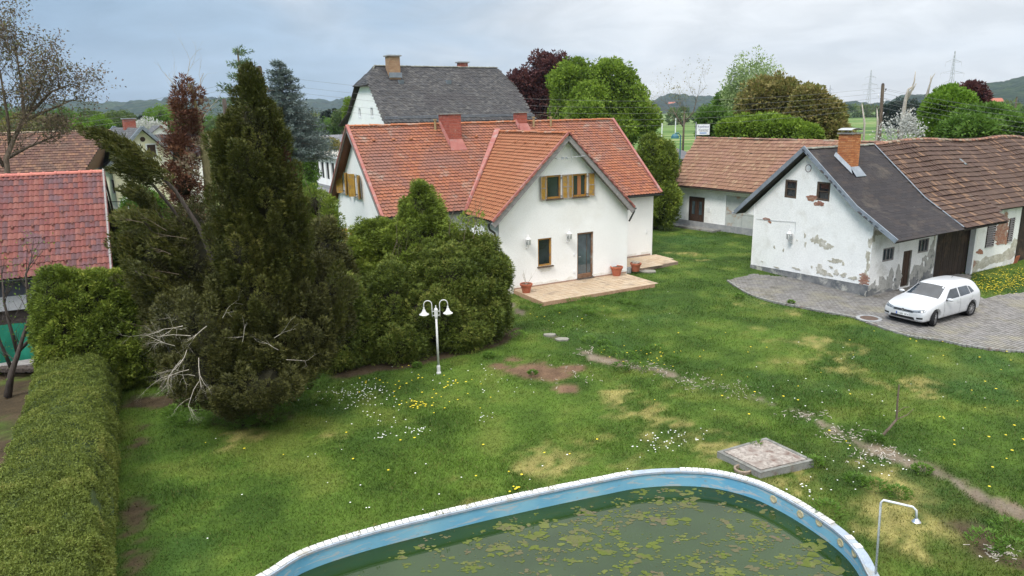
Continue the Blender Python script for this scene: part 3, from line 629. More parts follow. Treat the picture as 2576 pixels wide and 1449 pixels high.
wall('wing_return_wall', h(0, 0), h.v, [(0, -.25), (2.93, -.25), (2.93, 3.4), (0, 3.4)], [], 'plaster', mh)
wall('right_gable_wall', h(4.02, 2.93), h.v, [(0, -.25), (8.2, -.25), (8.2, 3.6), (4.07, 7.2), (0, 3.6)], [], 'plaster', mh)
wall('rear_wall', h(4.02, 11.1), -h.u, [(0, -.25), (15.28, -.25), (15.28, 3.6), (0, 3.6)], [], 'plaster', mh)
wall('left_front_wall', h(-11.26, 2.93), h.u, [(0, -.25), (4.12, -.25), (4.12, 3.62), (0, 3.62)], [(1.5, 1.1, 2.4, 2.3)], 'plaster', mh)
wall('left_gable_wall', h(-11.26, 11.1), -h.v, [(0, -.25), (8.17, -.25), (8.17, 3.62), (4.1, 7.22), (0, 3.62)], [(1.40, 4.10, 2.22, 5.18), (3.66, 4.10, 4.42, 5.18), (1.6, 1.1, 2.4, 2.2)], 'plaster', mh)
MB().box(h(-3.6, 7, 1.6), h.u*7.3, h.v*3.8, (0, 0, 1.7)).build('interior', 'under', mh)
MB().box(h(-3.55, 3.2, 1.6), h.u*3.2, h.v*2.7, (0, 0, 1.65)).build('interior', 'under', mh)
MB().box(h(-3.55, 2.2, 4.7), h.u*1.3, h.v*1.9, (0, 0, .7)).build('interior', 'under', mh)
MB().box(h(-10.9, 7.6, 4.65), h.u*.2, h.v*2.2, (0, 0, .6)).build('interior', 'under', mh)
# windows and door
window(h(0, 0), h.u, (-5.14, 1.07, -4.40, 2.37), mh, sill='frame_brown', depth=.08, label='ground floor window left of the terrace door')
window(h(0, 0), h.u, (-4.66, 4.16, -3.87, 5.22), mh, sill='frame_brown', depth=.08, label='left window of the upper pair', fw=.08)
window(h(0, 0), h.u, (-3.23, 4.15, -2.42, 5.21), mh, sill='frame_brown', depth=.08, curtain=(.52, .12, 'curtain_orange'), label='right window of the upper pair with an orange curtain', fw=.08)
Z = Vector((0, 0, 1)); dr = MB()
for a0, b0, a1, b1 in ((-2.97, .22, -2.89, 2.43), (-2.12, .22, -2.04, 2.43), (-2.89, .22, -2.12, .42), (-2.89, 2.35, -2.12, 2.43)): dr.box(h((a0+a1)/2, .08, (b0+b1)/2), h.u*((a1-a0)/2), h.v*.03, Z*((b1-b0)/2))
dd = dr.build('terrace_door', mnoise('brown_varnished_door', (.15, .075, .04), (.26, .15, .09), 6, .6, c=(.30, .27, .24), cs=2), mh)
MB().box(h(-2.505, .115, 1.38), h.u*.385, h.v*.006, Z*.965).build('pane', 'glass_sky', dd)
MB().box(h(-2.36, .10, 1.38), h.u*.012, h.v*.006, Z*.95).build('glazing_bar', 'frame_brown', dd)
MB().tube([h(-2.86, .04, 1.28), h(-2.86, -.01, 1.28), h(-2.78, -.01, 1.28)], .012, 6).build('handle', 'steel', dd)
MB().box(h(-2.5, .03, .21), h.u*.5, h.v*.1, Z*.02).build('threshold', 'frame_brown', mh)
window(h(-7.14, 2.93), -h.v, (.12, 1.25, .75, 2.35), mh, sill='concrete', frame='frame_brown')
window(h(-11.26, 2.93), h.u, (1.5, 1.1, 2.4, 2.3), mh, sill='concrete')
for r_ in ((1.40, 4.10, 2.22, 5.18), (3.66, 4.10, 4.42, 5.18), (1.6, 1.1, 2.4, 2.2)): window(h(-11.26, 11.1), -h.v, r_, mh, sill='concrete', glass='glass_sky')
def shutter(P, U, n, w_, hh, ang, side, parent):
    """leaf hinged at P, width along U rotated out by ang, with louvres"""
    P = Vector(P); Z = Vector((0, 0, 1)); D = (U*math.cos(ang)+n*math.sin(ang)).normalized(); Nn = D.cross(Z)
    f = MB(); b = .045
    f.box(P+D*(b/2)+Z*hh/2, D*b/2, Nn*.018, Z*hh/2); f.box(P+D*(w_-b/2)+Z*hh/2, D*b/2, Nn*.018, Z*hh/2)
    for zz in (b/2, hh*.5, hh-b/2): f.box(P+D*w_/2+Z*zz, D*(w_/2-b), Nn*.018, Z*b/2)
    s = f.build('shutter', 'shutter_frame' if side else 'shutter', parent); k = 15; l = MB()
    for i in range(k):
        zz = b+(hh-2*b)*(i+.5)/k; l.box(P+D*w_/2+Z*zz, D*(w_/2-b), (Nn*.8+Z*.6)*.016, (Z*.8-Nn*.6)*.005)
    for i in range(k): l.box(P+D*w_/2+Z*(b+(hh-2*b)*(i+.5)/k), D*(w_/2-b), Nn*.003, Z*((hh-2*b)/k*.5)) if 0 else None
    l.box(P+D*w_/2+Z*hh/2, D*(w_/2-b), Nn*.002, Z*(hh/2-b)); sl_ = l.build('louvres', 'shutter', s)
    for zz in (.14, hh-.14): MB().box(P-D*.05+Z*zz, D*.07, Nn*.012, Z*.012).build('hinge', 'black', s)
for a, sgn_ in ((-4.70, -1), (-3.83, 1), (-3.27, -1), (-2.38, 1)): shutter(h(a+.0, -.03, 4.12), h.u*sgn_, -h.v, .34, 1.10, R(12), 1, mh)
for a, sgn_ in ((9.76, 1), (8.84, -1), (7.52, 1), (6.64, -1)): shutter(h(-11.30, a, 4.06), h.v*sgn_, -h.u, .44, 1.14, R(30), 0, mh)
for a, sgn_ in ((9.55, 1), (8.65, -1)): shutter(h(-11.30, a, 1.06), h.v*sgn_, -h.u, .44, 1.14, R(30), 0, mh)
# roof planes
Sf = Vector((0, 0, 0))+h.v*4.48+Z*3.9; lf = Sf.length
slab('roof_deck', [h(UL, 2.52, ZE), h(-7.75, 2.52, ZE), h(-3.7, 6.47, 7.04), h(.33, 2.52, ZE), h(URr, 2.52, ZE), h(URr, 7, ZR), h(UL, 7, ZR)], mh, t=.07)
slab('rear_roof_deck', [h(UL, 7, ZR), h(URr, 7, ZR), h(URr, 11.55, 3.55), h(UL, 11.55, 3.55)], mh, mat=tile_m)
slab('cross_roof_deck_left', [h(-7.6, -.35, 3.43), h(-7.6, 2.67, 3.43), h(-3.7, 6.6, 7.04), h(-3.7, -.35, 7.04)], mh, t=.07)
slab('cross_roof_deck_right', [h(.05, -.35, 3.46), h(.05, 2.6, 3.46), h(-3.7, 6.6, 7.04), h(-3.7, -.35, 7.04)], mh, t=.07)
main_poly = [(UL, 0), (-7.45, 0), (-3.7, 4.9), (.1, 0), (URr, 0), (URr, lf), (UL, lf)]
chim1 = (-6.75, -6.08, 5.88, 7.18); chim2 = (-2.28, -1.78, 6.66, 7.3)
mh_tiles = tiles(mh, h(0, 2.52, ZE), h.u, Sf, main_poly, .2, .2, t_biber(.2, .2), tile_m, 300)
Sc = h.u*3.9+Z*3.61; lc = Sc.length
tiles(mh, h(-7.6, 0, 3.43), h.v, Sc, [(-.38, 0), (2.8, 0), (6.5, lc), (-.38, lc)], .2, .2, t_biber(.2, .2), tile_b, 0, name='cross_roof_tile')
Sd = -h.u*3.75+Z*3.58; tiles(mh, h(.05, 0, 3.46), h.v, Sd, [(-.38, 0), (2.5, 0), (6.5, Sd.length), (-.38, Sd.length)], .2, .2, t_biber(.2, .2), tile_b, 0, name='cross_roof_tile')
Mt['ridge'] = mtile('ridge_clay', [(0.363, 0.123, 0.052), (0.399, 0.151, 0.069), (0.326, 0.116, 0.058)], patch=(.40, .33, .27), pscale=2.)
ridge_caps(mh, h(UL, 7, ZR+.05), h(URr, 7, ZR+.05), .10, .36, 'ridge'); ridge_caps(mh, h(-3.7, -.36, 7.1), h(-3.7, 6.35, 7.1), .10, .36, 'ridge')
# verges, barge boards, valley sheet
def strip(A, B, side, up, mat, name, parent=None, hw=.07, ht=.05): A, B = Vector(A), Vector(B); MB().box((A+B)/2, (B-A)/2, Vector(side).normalized()*hw, Vector(up).normalized()*ht).build(name, mat, parent or mh)
nf = Sf.cross(h.u).normalized(); nf = nf if nf.z > 0 else -nf; ncl = Sc.cross(h.v).normalized(); ncl = ncl if ncl.z > 0 else -ncl; ncr = Sd.cross(h.v).normalized(); ncr = ncr if ncr.z > 0 else -ncr
strip(h(UL-.03, 2.48, ZE+.06), h(UL-.03, 7, ZR+.08), h.u, nf, 'pink_sheet', 'verge_flashing'); strip(h(UL-.06, 2.5, ZE-.1), h(UL-.06, 7, ZR-.08), h.u, nf, 'old_wood', 'barge_board', hw=.02, ht=.12)
nb = Vector((0, 0, 0))+h.v*3.95+Z*4.55; nb.normalize()
strip(h(UL-.03, 7, ZR+.06), h(UL-.03, 11.6, 3.56), h.u, nb, 'pink_sheet', 'verge_flashing'); strip(h(UL-.06, 7, ZR-.08), h(UL-.06, 11.6, 3.4), h.u, nb, 'frame_brown', 'barge_board', hw=.025, ht=.13)
strip(h(URr+.03, 2.48, ZE+.06), h(URr+.03, 7, ZR+.08), h.u, nf, 'pink_sheet', 'verge_flashing')
strip(h(-7.65, -.39, 3.44), h(-3.7, -.39, 7.11), h.v, ncl, 'pink_sheet', 'verge_flashing', hw=.05); strip(h(.09, -.39, 3.47), h(-3.7, -.39, 7.11), h.v, ncr, 'pink_sheet', 'verge_flashing', hw=.05)
strip(h(-7.62, -.38, 3.25), h(-3.7, -.38, 6.92), h.v, ncl, 'old_wood', 'barge_board', hw=.02, ht=.13); strip(h(.06, -.38, 3.28), h(-3.7, -.38, 6.92), h.v, ncr, 'old_wood', 'barge_board', hw=.02, ht=.13)
strip(h(-7.5, -.18, 3.30), h(-3.7, -.18, 6.86), h.v, ncl, 'old_wood', 'soffit', hw=.18, ht=.02); strip(h(-.02, -.18, 3.33), h(-3.7, -.18, 6.86), h.v, ncr, 'old_wood', 'soffit', hw=.18, ht=.02)
MB().prism([h(-7.72, 2.40, 3.56), h(-7.45, 2.55, 3.62), h(-3.63, 6.3, 7.16), h(-3.85, 6.5, 7.16)], (0, 0, .06)).build('valley_sheet', 'pink_sheet', mh)
def gutter(A, B, parent, mat='gutter_dark', r=.07, name='gutter'):
    A, B = Vector(A), Vector(B); d = (B-A).normalized(); s = d.cross(Z).normalized(); mb = MB(); k = 6; vs = []
    for q in (A, B): vs += [q+s*(math.cos(math.pi*(1+i/k))*r)+Z*(math.sin(math.pi*(1+i/k))*r) for i in range(k+1)]
    for q in (A, B): vs += [q+s*(math.cos(math.pi*(1+i/k))*(r-.008))+Z*(math.sin(math.pi*(1+i/k))*(r-.008)) for i in range(k+1)]
    n_ = k+1; fs = [(i, i+1, n_+i+1, n_+i) for i in range(k)]+[(2*n_+i, 3*n_+i, 3*n_+i+1, 2*n_+i+1) for i in range(k)]+[(0, n_, 3*n_, 2*n_), (k, 2*n_+k, 3*n_+k, n_+k)]
    mb.add(vs, fs); return mb.build(name, mat, parent)
gutter(h(UL, 2.42, 3.58), h(-7.8, 2.42, 3.56), mh); gutter(h(-7.72, 2.4, 3.42), h(-7.72, -.38, 3.38), mh); gutter(h(.4, 2.42, 3.58), h(URr+.1, 2.42, 3.56), mh); gutter(h(.15, -.40, 3.42), h(.15, 2.4, 3.44), mh)
MB().tube([h(-7.72, -.15, 3.38), h(-7.72, -.15, 3.22), h(-7.62, -.05, 3.05), h(-7.32, .08, 2.85), h(-7.24, .12, 2.6), h(-7.24, .12, 0)], .05, 8).build('downpipe', 'gutter_dark', mh, smooth=True)
MB().tube([h(.15, -.3, 3.40), h(.15, -.3, 3.25), h(.08, -.2, 3.0), h(.05, -.05, 2.75)], .045, 8).build('downpipe', 'gutter_dark', mh, smooth=True)
# chimneys
Mt['brick_red'] = mtile('red_brick', [(.34, .085, .06), (.40, .115, .08), (.30, .075, .055)], patch=(.45, .30, .24), pscale=4, thr=(.6, .7)); Mt['mortar'] = mnoise('mortar', (.40, .30, .26), (.50, .40, .35), 8, .95); Mt['mortar_dark'] = mnoise('dark_mortar', (.16, .07, .05), (.22, .10, .08), 8, .95)
for (a0, a1, b0, b1), zb_ in ((chim1, 6.2), (chim2, 7.05)):
    c = bpy.data.objects.new('chimney', None); c.location = (0, 0, 0); link(c, mh)
    wx, wy = a1-a0, b1-b0; bricks(c, h((a0+a1)/2, (b0+b1)/2, zb_), h.u, h.v, 8.0-zb_, wx, wy, 'brick_red', 'mortar', nind=110, bh=.075, bl=.2)
    MB().box(h((a0+a1)/2, (b0+b1)/2, 8.03), h.u*(wx/2+.06), h.v*(wy/2+.06), Z*.035).build('chimney_cap', 'concrete', c)
    sl_ = 3.9/4.48; fz = lambda v: ZR-(7-v)*sl_ if v < 7 else ZR-(v-7)*.868
    f = MB(); f.prism([h(a0-.12, b0-.38, fz(b0-.38)+.07), h(a1+.12, b0-.38, fz(b0-.38)+.07), h(a1+.02, b0-.02, fz(b0)+.25), h(a0-.02, b0-.02, fz(b0)+.25)], (0, 0, -.06))
    f.prism([h(a0-.1, b0-.15, fz(b0-.15)+.06), h(a0-.1, 7.0, ZR+.06), h(a0-.02, 7.0, ZR+.20), h(a0-.02, b0-.02, fz(b0)+.20)], h.u*.05); f.prism([h(a1+.1, b0-.15, fz(b0-.15)+.06), h(a1+.1, 7.0, ZR+.06), h(a1+.02, 7.0, ZR+.20), h(a1+.02, b0-.02, fz(b0)+.20)], -h.u*.05)
    f.build('flashing', 'pink_sheet', c)
# vents, ridge pipes, snow guards
for a, v_, zz in ((-10.6, 6.2, 0), (-9.6, 6.2, 0), (-8.7, 6.2, 0), (-5.1, 6.2, 0)):
    z0 = ZR-(7-v_)*sl_+.03; MB().lathe(h(a, v_, z0), [(.10, 0), (.09, .05), (.05, .09), (0, .1)], 8).build('vent_tile', tile_b, mh)
for b_ in (.6, 1.6, 2.6, 3.6): MB().lathe(h(-3.7-.55, b_, 7.04-.5+.05), [(.09, 0), (.08, .05), (.04, .08), (0, .09)], 8).build('vent_tile', tile_b, mh)
for a in (-7.15, -1.35, -.25): MB().tube([h(a, 6.7, 7.2), h(a, 6.7, 7.72)], .06, 8).tube([h(a, 6.7, 7.72), h(a, 6.7, 7.78)], .09, 8).build('vent_pipe', mnoise('mossy_clay', (.30, .20, .12), (.35, .30, .14), 8, .9), mh)
sg = MB()
for r_ in range(9):
    for c_ in range(9):
        a = .6+c_*.42+(r_ % 2)*.2; b_ = .12+r_*.50+(.0 if c_ % 2 else .0)
        if a > 4.0 or a < 4.1-(b_)*.0-3.9+.45+b_*-.7: continue
        v_ = 2.52+b_*.754; z0 = ZE+b_*.6565+.04
        if r_ > 0 and a < .45+(-.0): continue
        sg.prism([h(a-.02, v_, z0), h(a+.02, v_, z0), h(a+.02, v_+.03, z0+.06), h(a-.02, v_+.03, z0+.06)], h.v*.02)
sg.build('snow_guards', tile_b, mh, kind='stuff')
# terrace tile skirting, sockets, lanterns, aerial, dish
for a0, a1 in ((-6.45, -2.99), (-2.02, -.02)):
    k = round((a1-a0)/.3)
    for i in range(k): MB().box(h(a0+(a1-a0)*(i+.5)/k, -.008, .185), h.u*((a1-a0)/k/2-.003), h.v*.007, Z*.035).build('skirting_tile', mnoise('brown_skirting', (.30, .20, .15), (.40, .28, .22), 8, .7) if i == 0 and a0 < -6 else bpy.data.materials['brown_skirting'], mh)
for i in range(6): MB().box(h(.3+.6*i+.3, 2.93-.008, .185), h.u*.297, h.v*.007, Z*.035).build('skirting_tile', bpy.data.materials['brown_skirting'], mh)
for a, zz, s in ((-3.15, 1.42, .045), (-3.15, .58, .05)): MB().box(h(a, -.015, zz), h.u*s, h.v*.014, Z*s*1.1).build('socket', 'white_trim', mh)
MB().box(h(3.6, 2.93-.015, 1.5), h.u*.04, h.v*.014, Z*.12).build('socket', 'white_trim', mh)
def lantern(P, n, s, parent, label):
    P = Vector(P); u_ = n.cross(Z)
    l = MB().lathe(P+n*.16*s+Z*.0, [(.055*s, -.10*s), (.075*s, -.09*s), (.10*s, .09*s), (.115*s, .10*s), (.04*s, .17*s), (.02*s, .20*s), (.03*s, .22*s), (0, .26*s)], 6).build('wall_lantern', 'white_metal', parent, label=label)
    MB().tube([P-Z*.17*s, P+n*.08*s-Z*.22*s, P+n*.16*s-Z*.17*s, P+n*.16*s-Z*.1*s], .012*s, 6).tube([P+n*.01-Z*.24*s, P+n*.01-Z*.08*s], .03*s, 6).build('bracket', 'white_metal', l)
    g = MB()
    for i in range(6):
        a = 2*math.pi*(i+.5)/6; c = P+n*.16*s+(u_*math.cos(a)+n*math.sin(a))*.082*s; g.box(c, Vector((-math.sin(a), math.cos(a), 0))*0+ (n*math.cos(a)-u_*math.sin(a))*.028*s, (u_*math.cos(a)+n*math.sin(a))*.004, Z*.07*s)
    g.build('glass_panes', 'steel', l)
lantern(h(-5.77, 0, 2.32), -h.v, 1.35, mh, 'left wall lantern of the gable'); lantern(h(-3.56, 0, 2.36), -h.v, 1.35, mh, 'right wall lantern of the gable')
ae = MB(); ae.tube([h(-4.35, -.05, 6.02), h(-4.35, -.45, 5.98), h(-2.9, -.5, 6.06)], .012, 5); ae.tube([h(-3.62, -.5, 6.35), h(-3.62, -.5, 5.8)], .012, 5)
for i in range(9): ae.tube([h(-3.45+.07*i, -.62, 6.03), h(-3.45+.07*i, -.38, 6.03)], .006, 4)
for a in (-4.1, -3.9): ae.lathe(h(a, -.5, 6.0), [(0, -.06), (.06, -.05), (.06, .05), (0, .06)], 8)
ae.build('aerial', 'steel', mh)
ds = MB(); dc = h(-7.75, .92, 2.72); ax = (-h.u+Z*.25-h.v*.35).normalized(); ds.lathe(dc, [(0, -.06), (.2, -.045), (.36, -.01), (.45, .03), (.46, .035), (.45, .045), (.36, .005), (.2, -.03), (0, -.045)], 24, ax)
dsh = ds.build('satellite_dish', 'white_trim', mh, smooth=True); MB().tube([dc-ax*.05, h(-7.4, .92, 2.62), h(-7.16, .92, 2.62)], .025, 6).tube([dc-Z*.42+ax*.05, dc+ax*.45-Z*.1], .012, 5).box(dc+ax*.47-Z*.08, ax*.05, h.v*.03, Z*.03).build('dish_arm', 'steel', dsh)
Mt['splash'] = mnoise('rain_splashed_plaster', (.70, .68, .63), (.80, .79, .76), 3, .9, fine=25)
patch('splash_stain', h(0, 0), h.u, [(-6.6, .12, .5, .14), (-5.6, .26, .7, .10), (-4.4, .26, .6, .07), (-3.4, .27, .3, .10), (-1.5, .27, .5, .08), (-.6, .26, .45, .12), (-4.76, .92, .3, .12)], 'splash', mh, -h.v, seed=31, rough=.4, proud=.003)
patch('splash_stain', h(0, 2.93), h.u, [(.8, .26, .6, .1), (2.2, .27, .7, .08), (3.6, .26, .35, .12)], 'splash', mh, -h.v, seed=33, rough=.4, proud=.003)
# ------------------------------------------------------------------ terraces
Mt['terrace_tile'] = mtile('sandy_terrace_tile', [(.40, .30, .20), (.46, .35, .24), (.43, .33, .225), (.48, .38, .27), (.38, .28, .19)], patch=(.22, .18, .14), pscale=1.1, patch2=(.48, .40, .31), p2scale=2, thr=(.55, .68), rough=.6)
def terrace(name, poly, label, O=(0, 0), e=.30, tw=.30):
    t = thing(name, h(*poly[0], 0), label, 'terrace')
    MB().prism([h(a, b, -.15) for a, b in poly], (0, 0, .285)).build('slab', mnoise('grout', (.22, .16, .12), (.30, .22, .17), 6, .95), t)
    tv = t_block(tw, e, .018, .013); tiles(t, h(0, 0, .134), h.u, h.v, poly, tw, e, tv, 'terrace_tile', 300, 'floor_tile', stagger=0, jit=.0008)
    n_ = len(poly)
    for i in range(n_):
        a, b = Vector((*poly[i], 0)), Vector((*poly[(i+1) % n_], 0))
        if a.y > -.1 and b.y > -.1 and name == 'terrace' : continue
        d = b-a; k = max(1, round(d.length/.3)); d.normalize(); nn = Vector((d.y, -d.x, 0))
        area = sum(poly[q][0]*poly[(q+1) % n_][1]-poly[(q+1) % n_][0]*poly[q][1] for q in range(n_)); nn = nn if area > 0 else -nn
        W3 = lambda q: h.u*q.x+h.v*q.y
        for j in range(k):
            c = a+(b-a)*((j+.5)/k); MB().box(h(c.x, c.y, .055)+W3(nn)*.008, W3(d)*((b-a).length/k/2-.004), W3(nn)*.008, Z*.095).build('edge_tile', mnoise('brown_edge_tile', (.36, .22, .14), (.46, .30, .20), 6, .7) if 'brown_edge_tile' not in bpy.data.materials else bpy.data.materials['brown_edge_tile'], t)
    return t
terrace('terrace', [(-6.45, -.02), (-6.45, -2.60), (-.38, -2.60), (-.38, -.02)], 'raised tiled terrace in front of the glazed door of the white house')
terrace('terrace', [(.02, 2.9), (.02, 1.0), (1.25, .42), (3.95, .68), (4.25, 2.5), (4.02, 2.9)], 'smaller tiled terrace at the right wing of the white house')
# ------------------------------------------------------------------ old barn with the dark roof, and the long tiled barn it joins
bn = thing('barn', S(2.5, 3, 0), 'old white barn with peeling plaster, steep dark roof, orange brick chimney and small brown windows', 'barn')
bL = Vector((12.415, 35.926, 0)); bR = Vector((15.29, 29.58, 0)); gu = (bR-bL).normalized(); gn = gu.cross(Z)
GP = lambda a, z, d=0.: bL+gu*a+Z*z+gn*d
wall('gable_wall', bL, gu, [(0, -.2), (6.97, -.2), (6.97, 3.30), (6.29, 3.72), (3.23, 5.98), (-.72, 2.72), (0, 2.72)], [(1.91, 3.81, 2.64, 4.67), (3.82, 3.87, 4.56, 4.71)], 'plaster_old', bn, reveal='frame_brown')
for r_ in ((1.91, 3.81, 2.64, 4.67), (3.82, 3.87, 4.56, 4.71)): window(bL, gu, r_, bn, frame='frame_brown', fw=.09, depth=.05, trans=1)
rw = MB().lathe(GP(3.24, 5.27, -.02), [(.0, 0), (.16, 0), (.175, .02), (.175, .04), (.155, .04), (.155, .03)], 20, gn).build('round_window', mnoise('dark_red_board', (.09, .03, .025), (.14, .05, .04), 9), bn)
MB().box(GP(3.24, 5.27, .03), gu*.15, gn*.006, Z*.012).box(GP(3.24, 5.27, .031), gu*.012, gn*.006, Z*.15).build('glazing_bar', 'white_trim', rw)
wall('side_wall', S(0, 0), S.u, [(0, -.2), (4.95, -.2), (4.95, 3.15), (0, 3.15)], [(2.42, .08, 3.06, 1.72), (.86, 1.43, 1.68, 2.02), (3.5, 1.50, 4.32, 2.14)], 'plaster_side', bn, reveal='render_coat')
for r_ in ((.86, 1.43, 1.68, 2.02), (3.5, 1.50, 4.32, 2.14)): window(S(0, 0), S.u, r_, bn, frame='old_wood', fw=.06, depth=.04, mull=2, glass='glass_sky')
planks(bn, S(0, .08), S.u, 2.44, 3.04, .1, 1.70, .15, 'door_wood', name='door_plank')
wall('back_gable_wall', S(5.0, 7.5), -S.v, [(0, 0), (7.5, 0), (7.5, 3), (3.7, 5.9), (0, 3)], [], 'plaster_old', bn)
wall('far_wall', S(5.0, 6.93), -S.u, [(0, 0), (4.3, 0), (4.3, 3.3), (0, 3.3)], [], 'plaster_old', bn)
MB().box(GP(3.3, 1.6, -1.6), gu*3.1, gn*1.2, Z*1.7).build('interior', 'under', bn)
# plinth and damp zones
MB().add([GP(-.03, -.2, .05), GP(7.03, -.2, .05), GP(7.03, .52, .05), GP(-.03, .16, .05), GP(-.03, .13, 0), GP(7.03, .49, 0)], [(0, 1, 2, 3), (3, 2, 5, 4)]).build('plinth', 'plinth', bn)
pr_ = random.Random(4); top = [(i*.3, .22+.035*i*.3+.10*pr_.random()) for i in range(24)]
patch('bare_patch', bL, gu, [(4.35, 1.95, .34, .16), (4.75, 1.85, .25, .12), (3.95, 2.05, .2, .17), (5.25, 1.28, .22, .13), (5.05, 1.22, .25, .05), (5.62, 1.22, .07, .07), (3.35, 2.15, .07, .09), (3.42, 1.75, .06, .1), (2.9, .95+.9, .0+.03, .03), (2.1, 1.25, .05, .07), (1.5, 1.3, .05, .08), (3.9, .75, .06, .05), (4.4, .70, .28, .2), (4.75, .62, .3, .1), (5.3, .74, .16, .1), (5.7, .72, .15, .1), (6.2, .68, .2, .08), (3.0, .50, .25, .04), (1.75, .32, .2, .03), (.75, .45, .07, .03), (5.0, .95, .1, .04)], 'render_coat', bn, seed=5, rough=.55)
patch('bare_patch', bL, gu, [(6.86, 2.35, .09, .25), (6.83, 1.75, .12, .22), (6.88, 1.3, .07, .25), (6.82, .95, .1, .15)], 'render_coat', bn, seed=8, rough=.4)
Mt['brick_old'] = mtile('old_brick', [(.30, .14, .09), (.36, .18, .12), (.27, .13, .10), (.40, .24, .17)], patch=(.42, .36, .30), pscale=4, thr=(.5, .7))
def brick_patch(P, U, n, a0, z0, w_, hh, parent, fill=.85, seed=0, bl=.22, bh=.068):
    rr = random.Random(seed); r = 0; z_ = z0
    while z_ < z0+hh:
        a = a0-(bl/2 if r % 2 else 0)+rr.uniform(-.03, .03)
        while a < a0+w_:
            e = ((a+bl/2-a0-w_/2)/(w_/2))**2+((z_-z0-hh/2)/(hh/2))**2
            if e < 1.1*rr.uniform(fill, 1.3) and a > a0-.1: MB().box(P+U*(a+bl/2)+Z*z_+n*.008, U*(bl/2-.008), n*.012, Z*(bh/2-.006)).build('brick', 'brick_old', parent)
            a += bl
        z_ += bh; r += 1
patch('bare_patch', bL, gu, [(3.55, 3.93, .3, .13), (4.0, 3.72, .25, .12), (.85, 2.62, .22, .08), (1.08, 2.5, .12, .06)], 'brick_old', bn, seed=2)
brick_patch(bL, gu, gn, 3.3, 3.83, .5, .25, bn, seed=1); brick_patch(bL, gu, gn, 6.5, .50, .45, .5, bn, seed=2, fill=1.2); brick_patch(bL, gu, gn, 3.95, 3.6, .35, .14, bn, seed=3)
patch('damp_patch', S(0, 0), S.u, [(.35, .25, .35, .38), (.95, .28, .4, .42), (1.55, .38, .4, .45), (2.15, .45, .3, .5), (3.35, .4, .3, .42), (3.9, .55, .4, .5), (4.5, .6, .42, .7), (4.6, 1.5, .22, .35), (4.1, 1.2, .18, .12)], 'damp', bn, -S.v, seed=3, rough=.5)
patch('damp_patch', S(0, 0), S.u, [(.3, .05, .4, .2), (1.2, .05, .5, .16), (3.5, .1, .3, .3), (4.4, .3, .4, .3)], 'plinth', bn, -S.v, seed=9, rough=.5, proud=.02)
patch('bare_patch', S(0, 0), S.u, [(.08, 2.6, .08, .25), (.3, 2.75, .25, .12), (4.75, 2.1, .08, .12)], 'render_coat', bn, -S.v, seed=13, rough=.5)
lantern(GP(2.62, 2.02), gn, 1.45, bn, 'grey lantern on the barn gable'); cb = MB().tube([GP(.15, 2.55, .02), GP(1.6, 2.62, .02), GP(2.75, 2.72, .02), GP(2.75, 2.15, .02)], .008, 4).build('cable', 'steel', bn)
# roofs: steep upper part and flatter lower skirt
Sup = S.v*3.04+Z*2.34; Slo = S.v*2.05+Z*1.15; lu, ll = Sup.length, Slo.length
slab('roof_deck', [S(-.28, .72, 3.79), S(4.86, .72, 3.79), S(5.25, 3.76, 6.13), S(.05, 3.76, 6.13)], bn); slab('roof_deck', [S(-.5, -1.33, 2.64), S(4.72, -1.25, 2.68), S(4.86, .72, 3.79), S(-.28, .72, 3.79)], bn)
slab('roof_deck', [S(.05, 3.76, 6.13), S(5.25, 3.76, 6.13), S(5.3, 8.1, 2.75), S(.51, 7.98, 2.75)], bn)
Mt['dark_shingle'] = mtile('dark_bitumen_shingle', [(0.033, 0.03, 0.032), (0.042, 0.037, 0.039), (0.029, 0.027, 0.03), (0.049, 0.04, 0.038)], patch=(.10, .085, .07), pscale=.9, patch2=(.30, .31, .27), p2scale=1.5, thr=(.55, .75), thr2=(.68, .74), rough=.85)
tiles(bn, S(0, .72, 3.80), S.u, Sup, [(-.28, 0), (4.86, 0), (5.22, lu), (.05, lu)], .42, .16, t_flat(.42, .16, .006, .006, .012), 'dark_shingle', 0, 'shingle', jit=.001)
tiles(bn, S(0, -1.33, 2.65), S.u, Slo, [(-.5, 0), (4.72, 0), (4.86, ll), (-.28, ll)], .42, .16, t_flat(.42, .16, .006, .006, .012), 'dark_shingle', 0, 'shingle', jit=.001)
ridge_caps(bn, S(.05, 3.76, 6.17), S(5.2, 3.76, 6.17), .09, .4, mtile('mossy_ridge', [(.20, .20, .17), (.28, .28, .24), (.13, .13, .12)]), name='ridge_cap')
for A, B in ((S(-.30, .72, 3.83), S(.03, 3.80, 6.22)), (S(-.53, -1.36, 2.68), S(-.30, .72, 3.83))): strip(A, B, S.u, Sup.cross(S.u), 'zinc', 'verge_trim', bn, .025, .10)
strip(S(.03, 3.72, 6.20), S(.49, 8.0, 2.78), S.u, (S.v*3.4+Z*4.3), 'zinc', 'verge_trim', bn, .025, .10)
strip(S(4.74, -1.2, 2.74), S(4.88, .72, 3.86), S.u, Z, 'zinc', 'verge_trim', bn, .03, .015); strip(S(4.88, .72, 3.86), S(5.26, 3.7, 6.16), S.u, Z, 'zinc', 'verge_trim', bn, .03, .015)
gutter(S(.45, 8.1, 2.76), S(2, 8.1, 2.74), bn, 'zinc'); 
for i in range(4): MB().box(S(.5+i*1.15, -.62, 2.93), S.u*.05, Slo.normalized()*.62, Z*.05).build('rafter', 'dark_wood', bn)
oc = bpy.data.objects.new('chimney', None); link(oc, bn); Mt['brick_orange'] = mtile('orange_brick', [(.46, .17, .065), (.54, .22, .09), (.40, .14, .06), (.58, .27, .12)])
bricks(oc, S(1.98, 2.84, 5.05), S.u, S.v, 1.72, .62, .70, 'brick_orange', 'mortar_dark', nind=170, bl=.22, bh=.078)
